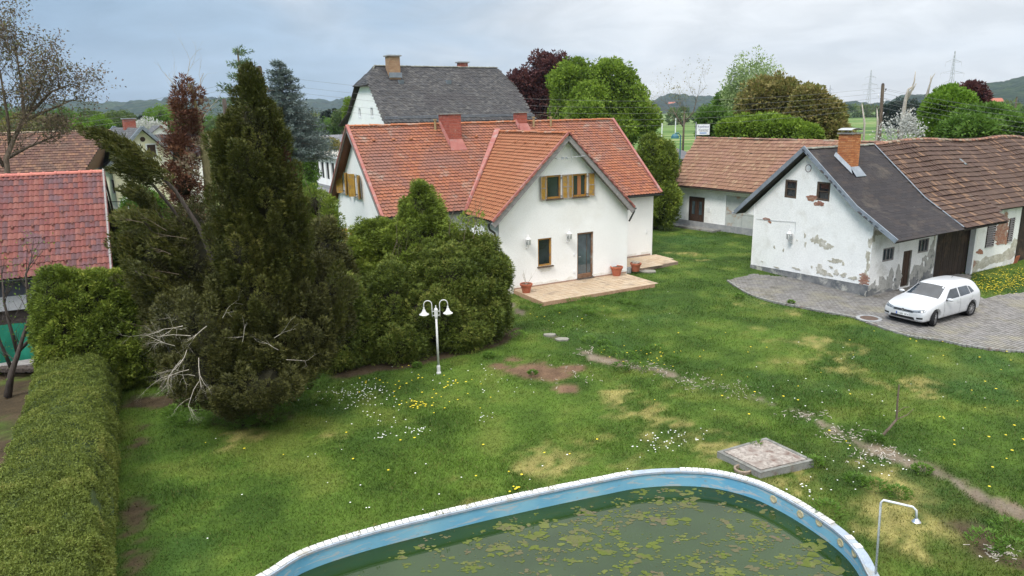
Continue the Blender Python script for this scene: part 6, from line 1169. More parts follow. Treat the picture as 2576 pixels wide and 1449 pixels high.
for s in (1, -1):
    ax_ = (0, -s, -.15)
    proj([(.62, s, .975), (-.30, s, .985), (-.34, s, 1.35), (.10, s, 1.335)], ax_, 'front_side_window', 'car_glass'); proj([(-.38, s, .99), (-1.12, s, 1.01), (-1.10, s, 1.34), (-.42, s, 1.35)], ax_, 'rear_side_window', 'car_glass'); proj([(-1.17, s, 1.02), (-1.44, s, 1.06), (-1.30, s, 1.27), (-1.15, s, 1.32)], ax_, 'quarter_window', 'car_glass')
    for x in (.78, -.36): proj([(x, s, .32), (x-.012, s, .32), (x-.012, s, .92), (x, s, .92)], ax_, 'door_gap', 'black', offs=.003, n=1, m_=8)
    proj([(-1.12, s, .55), (-1.13, s, .55), (-1.30, s, .95), (-1.29, s, .95)], ax_, 'door_gap', 'black', offs=.003, n=1, m_=6)
    for x in (-.12, -1.0): proj([(x, s, .80), (x-.18, s, .81), (x-.18, s, .84), (x, s, .83)], ax_, 'door_handle', 'car', offs=.03, n=3, m_=2)
    mi = MB(); c_ = C3(.62, s*.98, .96); mi.add([], []); bmq = bmesh.new(); bmesh.ops.create_icosphere(bmq, subdivisions=2, radius=1); MBm = MB().add([C3(.62+v.co.x*.075, s*(.99)+v.co.y*.12, .99+v.co.z*.07) for v in bmq.verts], [tuple(v.index for v in f.verts) for f in bmq.faces]); bmq.free(); mir = MBm.build('door_mirror', 'car', car, smooth=True); MB().tube([C3(.68, s*.86, .95), C3(.64, s*.93, .96)], .03, 6).build('mirror_foot', 'black', mir)
    proj([(2.2, s*.80, .63), (2.2, s*.38, .575), (2.2, s*.38, .655), (2.0, s*.80, .75)], (-1, 0, 0), 'headlight', mnoise('headlamp', (.05, .055, .06), (.26, .28, .30), 14, .15, fine=3, bstr=0, spec=1.) if 'headlamp' not in bpy.data.materials else bpy.data.materials['headlamp'], n=8, m_=4)
    proj([(2.2, s*.78, .36), (2.2, s*.56, .34), (2.2, s*.56, .41), (2.2, s*.78, .43)], (-1, 0, 0), 'fog_light_grille', 'black', n=4, m_=3); proj([(2.2, s*.78, .30), (2.2, s*.50, .285), (2.2, s*.50, .30), (2.2, s*.78, .315)], (-1, 0, 0), 'lower_trim', 'chrome', n=4, m_=1)
    proj([(-2.2, s*.80, .80), (-2.2, s*.46, .80), (-2.2, s*.46, .93), (-2.2, s*.80, .95)], (1, 0, 0), 'tail_light', plain('red_lamp', (.35, .01, .01), .2) if 'red_lamp' not in bpy.data.materials else bpy.data.materials['red_lamp'], n=4, m_=3)
proj([(2.2, -.40, .56), (2.2, .40, .56), (2.2, .38, .645), (2.2, -.38, .645)], (-1, 0, 0), 'grille', 'black', n=10, m_=2); proj([(2.2, -.50, .29), (2.2, .50, .29), (2.2, .46, .39), (2.2, -.46, .39)], (-1, 0, 0), 'air_intake', 'black', n=10, m_=3); proj([(2.2, -.36, .590), (2.2, .36, .590), (2.2, .36, .60), (2.2, -.36, .60)], (-1, 0, 0), 'chrome_strip', 'chrome', n=10, m_=1, offs=.012)
proj([(2.2, -.52, .262), (2.2, .52, .262), (2.2, .52, .276), (2.2, -.52, .276)], (-1, 0, 0), 'lower_trim', 'chrome', n=10, m_=1)
# number plate and badge
hp = bvh.ray_cast(Vector((3, 0, .45)), Vector((-1, 0, 0)), 6)[0].x+.02
np_ = MB().box(C3(hp, 0, .455), fd*.006, lf_*.26*cs_, Z*.06*cs_).build('number_plate', 'white_trim', car); MB().box(C3(hp+.008, -.235, .455) if lf_.dot(Vector((1, 0, 0))) < 0 else C3(hp+.008, -.235, .455), fd*.002, lf_*.022*cs_, Z*.056*cs_).build('blue_band', 'blue', np_)
Xp = fd.cross(Z)*-1; Xp = Z.cross(fd); text_mesh('G 683 WX', .098, C3(hp+.009, .02*1, .452), Xp, Z, 'ink2', np_)
hb = bvh.ray_cast(Vector((3, 0, .61)), Vector((-1, 0, 0)), 6)[0].x+.02; bd = MB(); k = 24; cb_ = C3(hb, 0, .615)
bd.tube([cb_+(Xp*math.cos(2*math.pi*i/k)+Z*math.sin(2*math.pi*i/k))*.056 for i in range(k+1)], .007, 5, cap=False)
bpt = lambda x, z: cb_+Xp*x+Z*z+fd*.006
for a, b in (((-.022, .05), (-.001, .008)), ((.022, .05), (.001, .008)), ((-.046, .03), (-.022, -.048)), ((-.022, -.048), (0, -.004)), ((0, -.004), (.022, -.048)), ((.022, -.048), (.046, .03))): bd.tube([bpt(*a), bpt(*b)], .005, 4)
bd.build('badge', 'chrome', car); MB().lathe(cb_-fd*.008, [(0, .004), (.052, .004)], 20, fd).build('badge_back', 'black', car)
proj([(2.05, -.5, .86), (1.0, -.5, .86), (1.0, -.49, .86), (2.05, -.49, .86)], (0, 0, -1), 'bonnet_gap', 'plinth_plain', offs=.002, n=8, m_=1) if 0 else None
for wx_ in (1.315, -1.315):
    for s in (1, -1):
        c_ = C3(wx_, s*.79, .315); axw = lf_*s; axw = (axw+fd*(.30 if wx_ > 0 else 0)*(-1)).normalized() if wx_ > 0 else axw
        whl = bpy.data.objects.new('wheel', None); link(whl, car)
        MB().lathe(c_-axw*.10, [(.20, 0), (.285, 0), (.312*.98, .03), (.312*.985, .17), (.285, .195), (.20, .185)], 28, axw).build('tyre', 'tyre', whl, smooth=False)
        MB().lathe(c_-axw*.10, [(.20, .17), (.205, .185), (.19, .175), (.18, .11), (0, .10)], 24, axw).build('rim', plain('rim_grey', (.12, .12, .125), .4) if 'rim_grey' not in bpy.data.materials else bpy.data.materials['rim_grey'], whl)
        x_ = axw.orthogonal().normalized(); y_ = axw.cross(x_); sp_ = MB()
        for i in range(10): a = 2*math.pi*i/10+.2; dr_ = x_*math.cos(a)+y_*math.sin(a); tn_ = axw.cross(dr_); sp_.box(c_+axw*.075+dr_*.115, dr_*.085, tn_*.014, axw*.008)
        sp_.lathe(c_+axw*.07, [(0, .02), (.035, .018), (.045, 0)], 12, axw); sp_.build('spokes', 'chrome', whl, kind='stuff')
        MB().lathe(c_-axw*.24, [(0, 0), (.34, 0), (.345, .24)], 20, axw if wx_ < 0 else lf_*s).build('wheel_arch', 'black', car)
MB().box(C3(0, 0, .30), fd*1.9*cs_, lf_*.70*cs_, Z*.09).build('underbody', 'black', car)
MB().tube([C3(-1.15, .0, 1.47), C3(-1.28, 0, 1.53)], [.02, .006], 5).build('aerial', 'black', car)
# parked car behind the shed: only its roof and bonnet show
pc = thing('parked_car', Vector((*G(285, 566)[:2], 0)), 'silver-blue car parked behind the mottled red shed roof', 'car'); pcc = G(272, 562, 0); px__ = Vector((.95, .3, 0)).normalized(); py__ = Vector((-.3, .95, 0)).normalized()
def car_shell(base, X, Y, s=1.):
    vs = []; 
    for x, w_, zb, zt, bw, ztop, tw2, cr_ in stn:
        half = [(w_*.93, zb), (w_*.985, zb+(zt-zb)*.12), (w_, zb+(zt-zb)*.48), (w_*.992, zb+(zt-zb)*.72), (bw, zt), (bw+(tw2-bw)*.62, zt+(ztop-zt)*.55), (tw2, ztop), (tw2*.55, ztop+cr_*.8), (0, ztop+cr_)]
        vs += [base+X*x*s-Y*y*s+Z*z*s for y, z in half]+[base+X*x*s+Y*y*s+Z*z*s for y, z in reversed(half[:-1])]
    return MB().add(vs, Fc)
car_shell(pcc, px__, py__).build('body', mnoise('silver_blue_paint', (.50, .58, .70), (.56, .64, .75), 2, .3, spec=.6), pc, smooth=True)
q = [pcc+px__*a+py__*b+Z*c for a, b, c in ((.98, -.64, .99), (.98, .64, .99), (.34, .52, 1.39), (.34, -.52, 1.39))]; MB().prism([p_+Z*.02 for p_ in q], (0, 0, .015)).build('windscreen', 'car_glass', pc)
for a in (1.3, -1.3):
    for s in (-1, 1): MB().lathe(pcc+px__*a+py__*s*.72+Z*.31, [(0, 0), (.3, 0), (.31, .05), (.31, .16), (.28, .18), (0, .17)], 18, py__*s).build('wheel', 'tyre', pc)
# fence left
fe = thing('fence', G(300, 540), 'black metal fence with thin top rail in front of the yellow house', 'fence'); a_, b_2 = G(275, 549), G(390, 549)
for i, x_ in enumerate((.0, .33, .66, 1.)): q = a_.lerp(b_2, x_); MB().box(q+Z*.75, (.06, 0, 0), (0, .06, 0), (0, 0, .75)).build('post', 'black', fe)
MB().tube([a_+Z*1.4, b_2+Z*1.4], .035, 6).build('top_rail', 'black', fe)
for i in range(24): q = a_.lerp(b_2, (i+.5)/24); MB().box(q+Z*.7, (.012, 0, 0), (0, .012, 0), (0, 0, .65)).build('bar', 'steel', fe)
# ------------------------------------------------------------------ vegetation
PX = lambda px, d: px*d/F
def B(x, y, d, rx, ry, dz=1.): c = W(x, y, d); return (c.x, c.y, c.z, PX(rx, d), PX(rx, d)*dz, PX(ry, d))
def leafset(name, parts, size, asp, mat, parent):
    P = np.concatenate([p[0] for p in parts]); D = np.concatenate([p[1] for p in parts]); T = np.concatenate([p[2] for p in parts])
    o = leaves(name, P, D, size, asp, T, mat, parent); tag(o, kind='stuff'); return o
def mroot(name, x, y, d, lab, cat='tree', group=None): c = W(x, y, d); return thing(name, (c.x, c.y, 0), lab, cat, group)
def trunk(root, top, r, mat='bark', limbs=(), lean=None, name='trunk'):
    b = root.location; mb = MB(); top = Vector(top); mid = (b+top)/2+Vector((random.gauss(0, r), random.gauss(0, r), 0)); t = MB().tube([b-Z*.1, mid, top], [r*1.2, r, r*.45], 8).build(name, mat, root, smooth=True)
    for q in limbs:
        q = Vector(q); s = b.lerp(top, random.uniform(.35, .8)); MB().tube([s, (s+q)/2+Z*.12*(q-s).length, q], [r*.45, r*.3, r*.12], 6).build('limb', mat, root, smooth=True)
    return t
def bumpy(bl, k=3, f=.42, seed=1):
    """extra smaller lobes on the surface of each ellipsoid, for an uneven outline"""
    r_ = random.Random(seed+len(bl)*7+int(abs(bl[0][0])*13)); o = list(bl)
    for b in bl:
        for _ in range(k):
            d = Vector((r_.gauss(0, 1), r_.gauss(0, 1), r_.gauss(.35, .8))).normalized(); q = f*r_.uniform(.6, 1.2); o.append((b[0]+d.x*b[3]*.88, b[1]+d.y*b[4]*.88, b[2]+d.z*b[5]*.88, b[3]*q, b[4]*q, b[5]*q))
    return o
LF = {}
def lm(k, cols, **kw): Mt[k] = mleaf(k, cols, **kw)
lm('leaf_yew', [(0.032, 0.033, 0.008), (0.056, 0.063, 0.013), (0.088, 0.093, 0.018), (0.145, 0.127, 0.029)], var=.9, trans=.12)
lm('leaf_yew_brown', [(0.027, 0.03, 0.01), (0.054, 0.056, 0.016), (0.085, 0.086, 0.022), (0.121, 0.116, 0.033)], var=1.1, trans=.1)
lm('leaf_dead', [(0.05, 0.022, 0.015), (0.101, 0.041, 0.028), (0.159, 0.071, 0.037), (0.23, 0.119, 0.054)], var=1., trans=.1)
lm('leaf_thuja', [(0.057, 0.074, 0.013), (0.11, 0.156, 0.022), (0.184, 0.249, 0.032), (0.333, 0.348, 0.062)], var=.55, trans=.2)
lm('leaf_thuja_dark', [(0.039, 0.056, 0.012), (0.078, 0.111, 0.018), (0.142, 0.183, 0.031), (0.265, 0.248, 0.061)], var=.9, trans=.18)
lm('leaf_hedge', [(0.055, 0.067, 0.016), (0.103, 0.138, 0.025), (0.158, 0.199, 0.035), (0.255, 0.243, 0.069)], var=1.4, trans=.2)
lm('leaf_spruce', [(0.04, 0.072, 0.032), (0.082, 0.134, 0.05), (0.134, 0.198, 0.082)], var=.7, trans=.1)
lm('leaf_blue', [(0.055, 0.081, 0.074), (0.105, 0.142, 0.13), (0.173, 0.216, 0.204)], var=.5, trans=.08)
lm('leaf_maple', [(0.067, 0.099, 0.014), (0.123, 0.203, 0.02), (0.193, 0.292, 0.029), (0.262, 0.354, 0.049)], var=.25, trans=.35)
lm('leaf_copper', [(0.042, 0.014, 0.017), (0.084, 0.028, 0.028), (0.14, 0.053, 0.042)], var=.4, trans=.25)
lm('leaf_birch', [(0.149, 0.215, 0.083), (0.248, 0.33, 0.132), (0.363, 0.446, 0.198)], var=.4, trans=.3)
lm('leaf_bronze', [(0.086, 0.1, 0.021), (0.157, 0.172, 0.038), (0.251, 0.198, 0.068), (0.157, 0.234, 0.045)], var=.3, trans=.3)
lm('leaf_green', [(0.044, 0.097, 0.014), (0.089, 0.175, 0.023), (0.152, 0.253, 0.04)], var=.35, trans=.3)
lm('leaf_bright', [(.07, .14, .012), (.13, .24, .02), (.20, .32, .035)], var=.4, trans=.35)
lm('leaf_far', [(.040, .075, .020), (.075, .125, .030), (.12, .175, .04), (.14, .13, .06)], var=.03, trans=.2)
lm('leaf_fardark', [(.012, .024, .014), (.022, .040, .022), (.035, .055, .03)], var=.1, trans=0)
lm('blossom', [(0.375, 0.39, 0.345), (0.51, 0.517, 0.48), (0.6, 0.6, 0.57)], var=2, trans=.2)
lm('leaf_bud', [(.10, .07, .05), (.16, .12, .08), (.13, .15, .05)], var=1, trans=.2)
Mt['inner'] = mnoise('dark_core', (.018, .018, .009), (.035, .032, .016), 6, .95)  # colour of the added light-blocking cores, green variant below
Mt['inner_g'] = mnoise('green_core', (.022, .038, .010), (.045, .065, .018), 5, .95)
def broad(name, lab, blobs, K, cr, n, size, mat, inner='inner_g', asp=.75, trunk_mat='bark', base=None, tr=.25, keep=.6, lo=.75, core_s=.72, cat='tree', group=None, jit=.14, up=.25):
    bx = np.mean([b[0] for b in blobs]) if base is None else base[0]; by = np.mean([b[1] for b in blobs]) if base is None else base[1]
    t = thing(name, (bx, by, 0), lab, cat, group); top = max(blobs, key=lambda b: b[2])
    trunk(t, (top[0], top[1], top[2]), tr, trunk_mat, [(b[0], b[1], b[2]) for b in blobs[:6]])
    if inner: core(t, blobs, inner, core_s)
    blobs = bumpy([(b[0], b[1], b[2], b[3]*.9, b[4]*.9, b[5]*.9) for b in blobs], 4, .45) if K > 100 else blobs
    leafset('crown', [ball_pts(blobs, int(K*1.9), cr*.72, int(n*.72), keep=keep*.9, lo=lo*.95, jit=jit, updir=up)], size*.8, asp, mat, t); return t
# dark yew: tall column over a broad skirt
yb = Vector((-7.3, 18.9, 0)); yd_ = yb.length
yw_ = thing('yew_tree', yb, 'tall dark columnar yew with brownish skirt and upright plumes, standing on the lawn', 'tree'); d_ = 19.3
MB().tube([yb-Z*.1, yb+Z*4, yb+Z*8.5], [.28, .2, .05], 8).build('trunk', 'bark_dark', yw_, smooth=True)
col_b = [B(636, 245, d_, 15, 40), B(637, 310, d_, 36, 66), B(604, 370, d_, 36, 66), B(662, 370, d_, 42, 80), B(630, 430, d_, 66, 100), B(665, 500, d_, 66, 90), B(600, 520, d_, 46, 90), B(690, 580, d_, 62, 100), B(620, 620, d_, 62, 110), B(700, 690, d_, 58, 100), B(650, 760, d_, 92, 120), B(640, 890, d_, 110, 120)]
core(yw_, col_b, 'inner', .6)
def yt(C): return np.clip(.12+.7*rs.rand(len(C)), 0, 1)
A1 = ball_pts(col_b, 700, .165, 270, keep=.68, lo=.84, jit=.12, updir=2.2, tone=yt, ln=3.6)
leafset('crown', [A1], .075, .36, 'leaf_yew', yw_)
sk_b = [B(560, 860, d_, 105, 130), B(720, 830, d_+.2, 115, 140), B(800, 770, d_+.8, 75, 120), B(640, 950, d_-.5, 125, 80), B(520, 930, d_-.2, 85, 85), B(470, 850, d_+.2, 60, 110)]
core(yw_, sk_b, 'inner', .66, 'skirt_core'); leafset('skirt', [ball_pts(sk_b, 560, .18, 230, keep=.66, lo=.82, jit=.14, updir=1.6, ln=3.2)], .08, .36, 'leaf_yew_brown', yw_)
# long upright plumes break the outline
C_ = []; Dd = []
for x, y, dx in ((626, 250, -.1), (648, 255, .1), (672, 300, .25), (585, 345, -.3), (560, 420, -.35), (712, 380, .3), (735, 450, .4), (548, 520, -.4), (757, 540, .35), (765, 620, .4), (634, 212, 0), (642, 225, .1), (540, 610, -.3), (548, 380, -.5), (770, 700, .3), (870, 740, .4), (850, 800, .4), (845, 700, .3), (630, 218, -.1)):
    c = W(x, y, d_-.2); C_.append(tuple(c)); Dd.append((dx, -.1, 1))
P_, D_, T_ = plume_pts(np.array(C_), np.array(Dd, float), np.full(len(C_), .8), np.full(len(C_), .24), 420, np.full(len(C_), .35), spread=.5); leafset('plumes', [(P_, D_, T_)], .10, .34, 'leaf_yew', yw_)
# red creeper patches at the right flank
P_, D_, T_ = plume_pts(np.array([tuple(W(x, y, d_-.1)) for x, y in ((690, 340), (702, 350), (712, 385), (722, 410), (735, 440), (728, 460))]), np.array([[0, 0, 1.]]*6), np.full(6, .5), np.full(6, .10), 120, np.full(6, .6)); leafset('red_creeper', [(P_, D_, T_)], .07, .6, 'leaf_copper', yw_)
def twigs(root, starts, ln, depth, mat, name, seed, r=.012, spread=.55, up=.0, kids=(2, 3)):
    rnd = random.Random(seed); mb = MB(); tips = []
    for p, d in starts: branch(mb, Vector(p), Vector(d), ln*rnd.uniform(.7, 1.2), r, depth, tips, rnd, spread=spread, up=up, kids=kids, nside=3)
    o = mb.build(name, mat, root); tag(o, kind='stuff'); return tips
st_ = [(W(x, y, d_-1.9), (random.uniform(-1, .1), -.3, random.uniform(-.8, .3))) for x, y in ((480, 845), (470, 880), (455, 905), (500, 900), (440, 870), (475, 930), (490, 945), (460, 820), (520, 820), (500, 960))]
twigs(yw_, st_, .6, 3, 'dead_wood', 'dead_twigs', 5, .008, .6, -.05, (3, 4))
twigs(yw_, [(W(x, y, d_-2.3), (dx, -.2, dz)) for x, y, dx, dz in ((560, 800, .5, .6), (690, 850, .8, .3), (720, 905, .7, .1), (610, 860, .3, .8), (700, 880, -.6, .5))], .5, 2, 'dead_wood', 'dead_twigs', 9, .007, .5, 0, (1, 3))
# leaning conifer left of it: limbs sweep up to the left
lb = Vector((-9.6, 21.6, 0)); lc_ = thing('leaning_conifer', lb, 'ragged dark green conifer whose limbs sweep far left, bare stems showing inside', 'tree'); dL = 23.
limbs = [[(560, 720), (500, 570), (440, 478), (388, 428), (345, 393), (299, 362), (242, 338)], [(560, 740), (490, 610), (430, 520), (385, 465), (345, 430), (306, 415)], [(560, 760), (480, 640), (420, 560), (370, 505), (328, 475)], [(560, 800), (480, 700), (415, 620), (370, 565), (330, 535)], [(560, 820), (470, 740), (400, 670), (350, 620), (325, 600)], [(560, 850), (480, 800), (420, 750), (370, 710), (340, 680)], [(560, 860), (490, 840), (430, 800), (390, 790)], [(560, 900), (480, 880), (420, 850)], [(560, 800), (500, 700), (450, 640), (400, 620)]]
C_ = []; Dd = []; Ln = []; Rd = []; mbl = None
for li, L0 in enumerate(limbs):
    pts = [W(x, y, dL+(.6*((li*37) % 5)-1.2)*.7) for x, y in L0]; n_ = len(pts); MB().tube([lb+Vector((0, 0, .5))]+pts, [.09]+[.055*(1-i/n_)+.01 for i in range(n_)], 6).build('limb', 'bark_dark', lc_, smooth=True)
    for q in range(1, n_):
        a, b = pts[q-1], pts[q]; k = 14
        for i in range(k):
            t = (i+random.random())/k; s_ = (q-1+t)/(n_-1)
            if s_ < (.42, .62, .62, .5, .4)[li] if li < 5 else s_ < .2: continue
            c = a.lerp(b, t)+Vector((random.gauss(0, 1), random.gauss(0, 1.5), random.gauss(0, 1)))*(.09 if li < 3 else .18); d = (b-a).normalized()+Vector((random.gauss(0, .25)-.15, random.gauss(0, .25), random.gauss(0, .2))); C_.append(tuple(c)); Dd.append(tuple(d)); Ln.append(.5); Rd.append(.12 if li < 3 else .17)
P_, D_, T_ = plume_pts(np.array(C_), np.array(Dd), np.array(Ln), np.array(Rd), 120, rs.uniform(.2, .8, len(C_)), spread=.35); leafset('foliage', [(P_, D_, T_)], .11, .32, 'leaf_yew', lc_)
bb_ = [B(505, 650, dL-.2, 50, 85), B(490, 575, dL, 32, 50), B(450, 735, dL+.3, 80, 90), B(400, 640, dL+.5, 55, 60), B(500, 800, dL, 70, 100), B(440, 850, dL, 60, 80)]
core(lc_, bb_, 'inner', .7); leafset('inner_foliage', [ball_pts(bb_, 380, .22, 130, updir=.9, ln=2.4)], .095, .32, 'leaf_yew_brown', lc_)
twigs(lc_, [(W(x, y, dL-1.2), (-1, 0, dz)) for x, y, dz in ((400, 700, .3), (430, 640, .2), (420, 580, .6), (470, 600, .4), (440, 760, -.1), (410, 820, 0), (450, 690, .2), (360, 560, .4))], .7, 2, 'bark', 'bare_twigs', 13, .009, .35, .1)
# reddish dying conifer and its bare greenish trunk
db = Vector((-11.6, 27.5, 0)); dt = thing('dying_conifer', db, 'dying reddish brown conifer with ragged bare top behind the leaning conifer', 'tree'); dd_ = 29.5
MB().tube([W(540, 700, dd_)*Vector((1, 1, 0)), W(535, 560, dd_), W(520, 420, dd_), W(500, 300, dd_), W(482, 222, dd_)], [.22, .2, .16, .1, .02], 8).build('trunk', 'bark_green', dt, smooth=True)
rb_ = [B(470, 265, dd_, 28, 50), B(468, 330, dd_, 32, 55), B(455, 400, dd_, 34, 50), B(462, 465, dd_, 34, 50), B(490, 540, dd_, 32, 60), B(500, 620, dd_, 42, 70)]
leafset('brown_foliage', [ball_pts(rb_, 250, .24, 90, keep=.2, lo=.3, updir=1.2, ln=2.4)], .13, .3, 'leaf_dead', dt); core(dt, rb_[2:], 'inner', .5)
twigs(dt, [(W(x, y, dd_), (dx, 0, 1)) for x, y, dx in ((455, 240, -.3), (478, 235, 0), (500, 240, .3), (470, 280, -.5), (510, 300, .6), (440, 400, -.8))], 1.1, 2, 'dead_wood', 'bare_top', 21, .02, .3, .3)
bt = thing('bare_trunk_tree', W(575, 690, 27)*Vector((1, 1, 0)), 'thin tree with mossy bare trunk and sparse twigs between the dying conifer and the yew', 'tree'); 
MB().tube([W(590, 760, 27)*Vector((1, 1, 0)), W(578, 600, 27), W(555, 480, 27), W(535, 380, 27), W(520, 330, 27)], [.16, .15, .12, .08, .02], 7).build('trunk', 'bark_green', bt, smooth=True)
tips = twigs(bt, [(W(x, y, 27), (dx, .1, .5)) for x, y, dx in ((560, 500, .9), (552, 470, -.9), (545, 430, .8), (570, 550, -1), (575, 580, 1), (530, 370, .6), (580, 640, -1), (565, 520, 1), (540, 400, -.7))], 1.3, 2, 'bark_green', 'twigs', 31, .022, .4, .1)
tp__ = np.array([tuple(t[0]) for t in tips]); leafset('leaves', [plume_pts(tp__, np.tile([[0, 0, 1.]], (len(tp__), 1)), np.full(len(tp__), .3), np.full(len(tp__), .16), 14, np.full(len(tp__), .5))], .10, .6, 'leaf_bud', bt)
# olive-brown shrub plumes right of the yew and young growth at the house corner
for (bl_, lab, mt_, K, up_) in (([B(820, 640, 24, 42, 90), B(850, 720, 24, 40, 90), B(800, 760, 24, 40, 80)], 'olive brown feathery cypress between the yew and the house corner', 'leaf_yew_brown', 210, 1.3), ([B(790, 520, 30, 32, 42), B(790, 590, 30, 38, 50), B(835, 560, 29, 22, 60)], 'small mixed green shrub in front of the left gable', 'leaf_thuja', 150, .5)):
    t = thing('shrub', (np.mean([b[0] for b in bl_]), np.mean([b[1] for b in bl_]), 0), lab, 'shrub'); core(t, bl_, 'inner', .6); trunk(t, (t.location.x, t.location.y, bl_[0][2]), .07, 'bark_dark'); leafset('foliage', [ball_pts(bl_, K, .24, 110, updir=up_, keep=.5)], .11, .33, mt_, t)
    twigs(t, [((b[0], b[1], b[2]+b[5]*.5), (random.gauss(0, .3), 0, 1)) for b in bl_], .9, 2, 'bark', 'bare_twigs', 44, .013, .3, .3)
# big thuja group in front of the house
def thuja(lab, bl_, K, mat, cr=.26, n=130, size=.12, up=.9, name='thuja', jit=.16, inner='inner', cs_=.78, lo=.84, keep=.68):
    t = thing(name, (np.mean([b[0] for b in bl_]), np.mean([b[1] for b in bl_]), 0), lab, 'bush'); core(t, bl_, inner, cs_); top = max(b[2] for b in bl_); trunk(t, (t.location.x, t.location.y, top*.9), .12, 'bark_dark')
    bl2 = bumpy([(b[0], b[1], b[2], b[3]*.93, b[4]*.93, b[5]*.95) for b in bl_], 3, .36) if name != 'thuja_hedge' else bl_; leafset('foliage', [ball_pts(bl2, int(K*1.25), cr*.85, int(n*1.15), updir=up, keep=keep, lo=lo, jit=jit, ln=2.1)], size*.8, .36, mat, t); return t
th1 = thuja('tall pointed green thuja, highest of the bushes in front of the house', [B(1058, 500, 26.5, 22, 30), B(1062, 545, 26.5, 50, 55), B(1060, 620, 26.3, 88, 80), B(1040, 700, 26, 100, 90)], 560, 'leaf_thuja')
thuja('yellowish green clipped bush with flat top at the left of the bush group', [B(920, 610, 26.5, 32, 42), B(960, 605, 26.5, 45, 45), B(905, 680, 26, 40, 70), B(930, 750, 25.6, 60, 90)], 430, 'leaf_thuja', cr=.22)
thuja('rounded dark green bush with brownish tips next to the terrace', [B(1200, 720, 25.3, 75, 95), B(1215, 800, 25, 65, 70), B(1130, 700, 25, 85, 80), B(1215, 650, 25.6, 42, 50), B(1150, 640, 25.6, 60, 50)], 640, 'leaf_thuja_dark')
thuja('loose dark green lower bush behind the garden lamp', [B(1080, 800, 24.2, 95, 95), B(980, 790, 24.2, 75, 110), B(900, 850, 23.4, 60, 80), B(1000, 860, 23.5, 80, 60), B(1160, 830, 24.2, 75, 60)], 640, 'leaf_thuja_dark')
th5 = thuja('dark bush foot with bare brown stems between the yew and the lamp', [B(870, 800, 23.2, 50, 110), B(850, 880, 22.8, 50, 60)], 190, 'leaf_thuja_dark')
twigs(th1, [(W(x, y, 25.2), (dx, -.1, 1)) for x, y, dx in ((985, 700, -.2), (1010, 700, .1), (1030, 690, .1), (1165, 620, .3), (1190, 600, .5), (1130, 590, .2))], 1.2, 2, 'bark', 'bare_stems', 52, .016, .25, .4)
lo_ = [W(x, y, 25.6) for x, y in ((1140, 570), (1165, 555), (1185, 590), (1200, 560), (1210, 610), (1230, 625), (1150, 600), (1175, 575), (1215, 585))]; twl = thing('straggly_thuja', lo_[0]*Vector((1, 1, 0)), 'straggly thin thuja sprays in front of the satellite dish', 'bush'); MB().tube([lo_[0]*Vector((1, 1, 0)), lo_[0]], [.05, .02], 5).build('stem', 'bark', twl)
leafset('foliage', [plume_pts(np.array([tuple(q) for q in lo_]), rs.normal(size=(len(lo_), 3))*[.5, .3, .2]+[.2, 0, .8], np.full(len(lo_), .7), np.full(len(lo_), .22), 110, np.full(len(lo_), .7))], .12, .35, 'leaf_thuja', twl)
# clipped hedge in the foreground and the taller one behind
hd = Vector((-.463, .886, 0)).normalized(); hn = Vector((.886, .463, 0)).normalized(); h0 = Vector((-7.22, 11.27, 0))
hg = thing('hedge', h0+hd*2, 'long clipped green hedge with flat top running along the left edge', 'hedge'); HW, HH = 1.95, 1.5
def hpt(s, w_, z): return h0+hd*s-hn*w_+Z*z
hm = MB(); rows_ = [(0.12, 0), (.06, .7), (.30, 1.25), (.55, 1.42), (1.2, 1.44), (1.75, 1.40), (1.98, 1.2), (2.05, 0)]
ks = 70; vs = []
for i in range(ks+1):
    s = -12+22*i/ks
    for w_, z in rows_: vs.append(hpt(s, w_+.05*math.sin(s*2+z*3), z+.03*math.sin(s*1.7+w_*4)-.08))
hm.add(vs, [(i*8+j, i*8+j+1, (i+1)*8+j+1, (i+1)*8+j) for i in range(ks) for j in range(7)]+[(ks*8+j, ks*8+7-j, ks*8+6-j, ks*8+j+1) for j in range(3)]); hm.build('opaque_core', 'inner_g', hg)
def hedge_leaves(n, s0, s1):
    s = rs.uniform(s0, s1, n); t = rs.rand(n)*4.3; pts = np.zeros((n, 2)); nrm = np.zeros((n, 2)); cum_ = [0]
    for a, b in zip(rows_[:-1], rows_[1:]): cum_.append(cum_[-1]+math.hypot(b[0]-a[0], b[1]-a[1]))
    t = rs.rand(n)*cum_[-2]
    for k, (a, b) in enumerate(zip(rows_[:-1], rows_[1:])):
        m_ = (t >= cum_[k]) & (t <= cum_[k+1]); f = ((t[m_]-cum_[k])/(cum_[k+1]-cum_[k]))[:, None]; pts[m_] = np.array(a)*(1-f)+np.array(b)*f; l = cum_[k+1]-cum_[k]; nrm[m_] = (-(b[1]-a[1])/l, (b[0]-a[0])/l)
    dent = (vnoise(s, t, .16, 3)-.5)*.12+(vnoise(s, t, .5, 6)-.5)*.14; off_ = rs.uniform(-.08, .03, n)+dent; w_ = pts[:, 0]+nrm[:, 0]*off_; z = pts[:, 1]+nrm[:, 1]*off_
    A = np.array(h0)[None]+np.array(hd)[None]*s[:, None]-np.array(hn)[None]*w_[:, None]; A[:, 2] = np.maximum(z, .02)
    Dn = -np.array(hn)[None]*nrm[:, 0:1]; Dn[:, 2] += nrm[:, 1]; D = Dn*.6+rs.normal(0, .8, (n, 3)); tone = np.clip(.22+.35*vnoise(s, t, .5, 9)+.25*vnoise(s, t, .12, 19)+rs.normal(0, .12, n)+.8*np.clip(dent*3, -.3, .3), 0, 1)
    crack = (np.abs(vnoise(s*.6, t*1.5, .5, 14)-.5) < .006) & (z > 1.3); return A[~crack], D[~crack], tone[~crack]
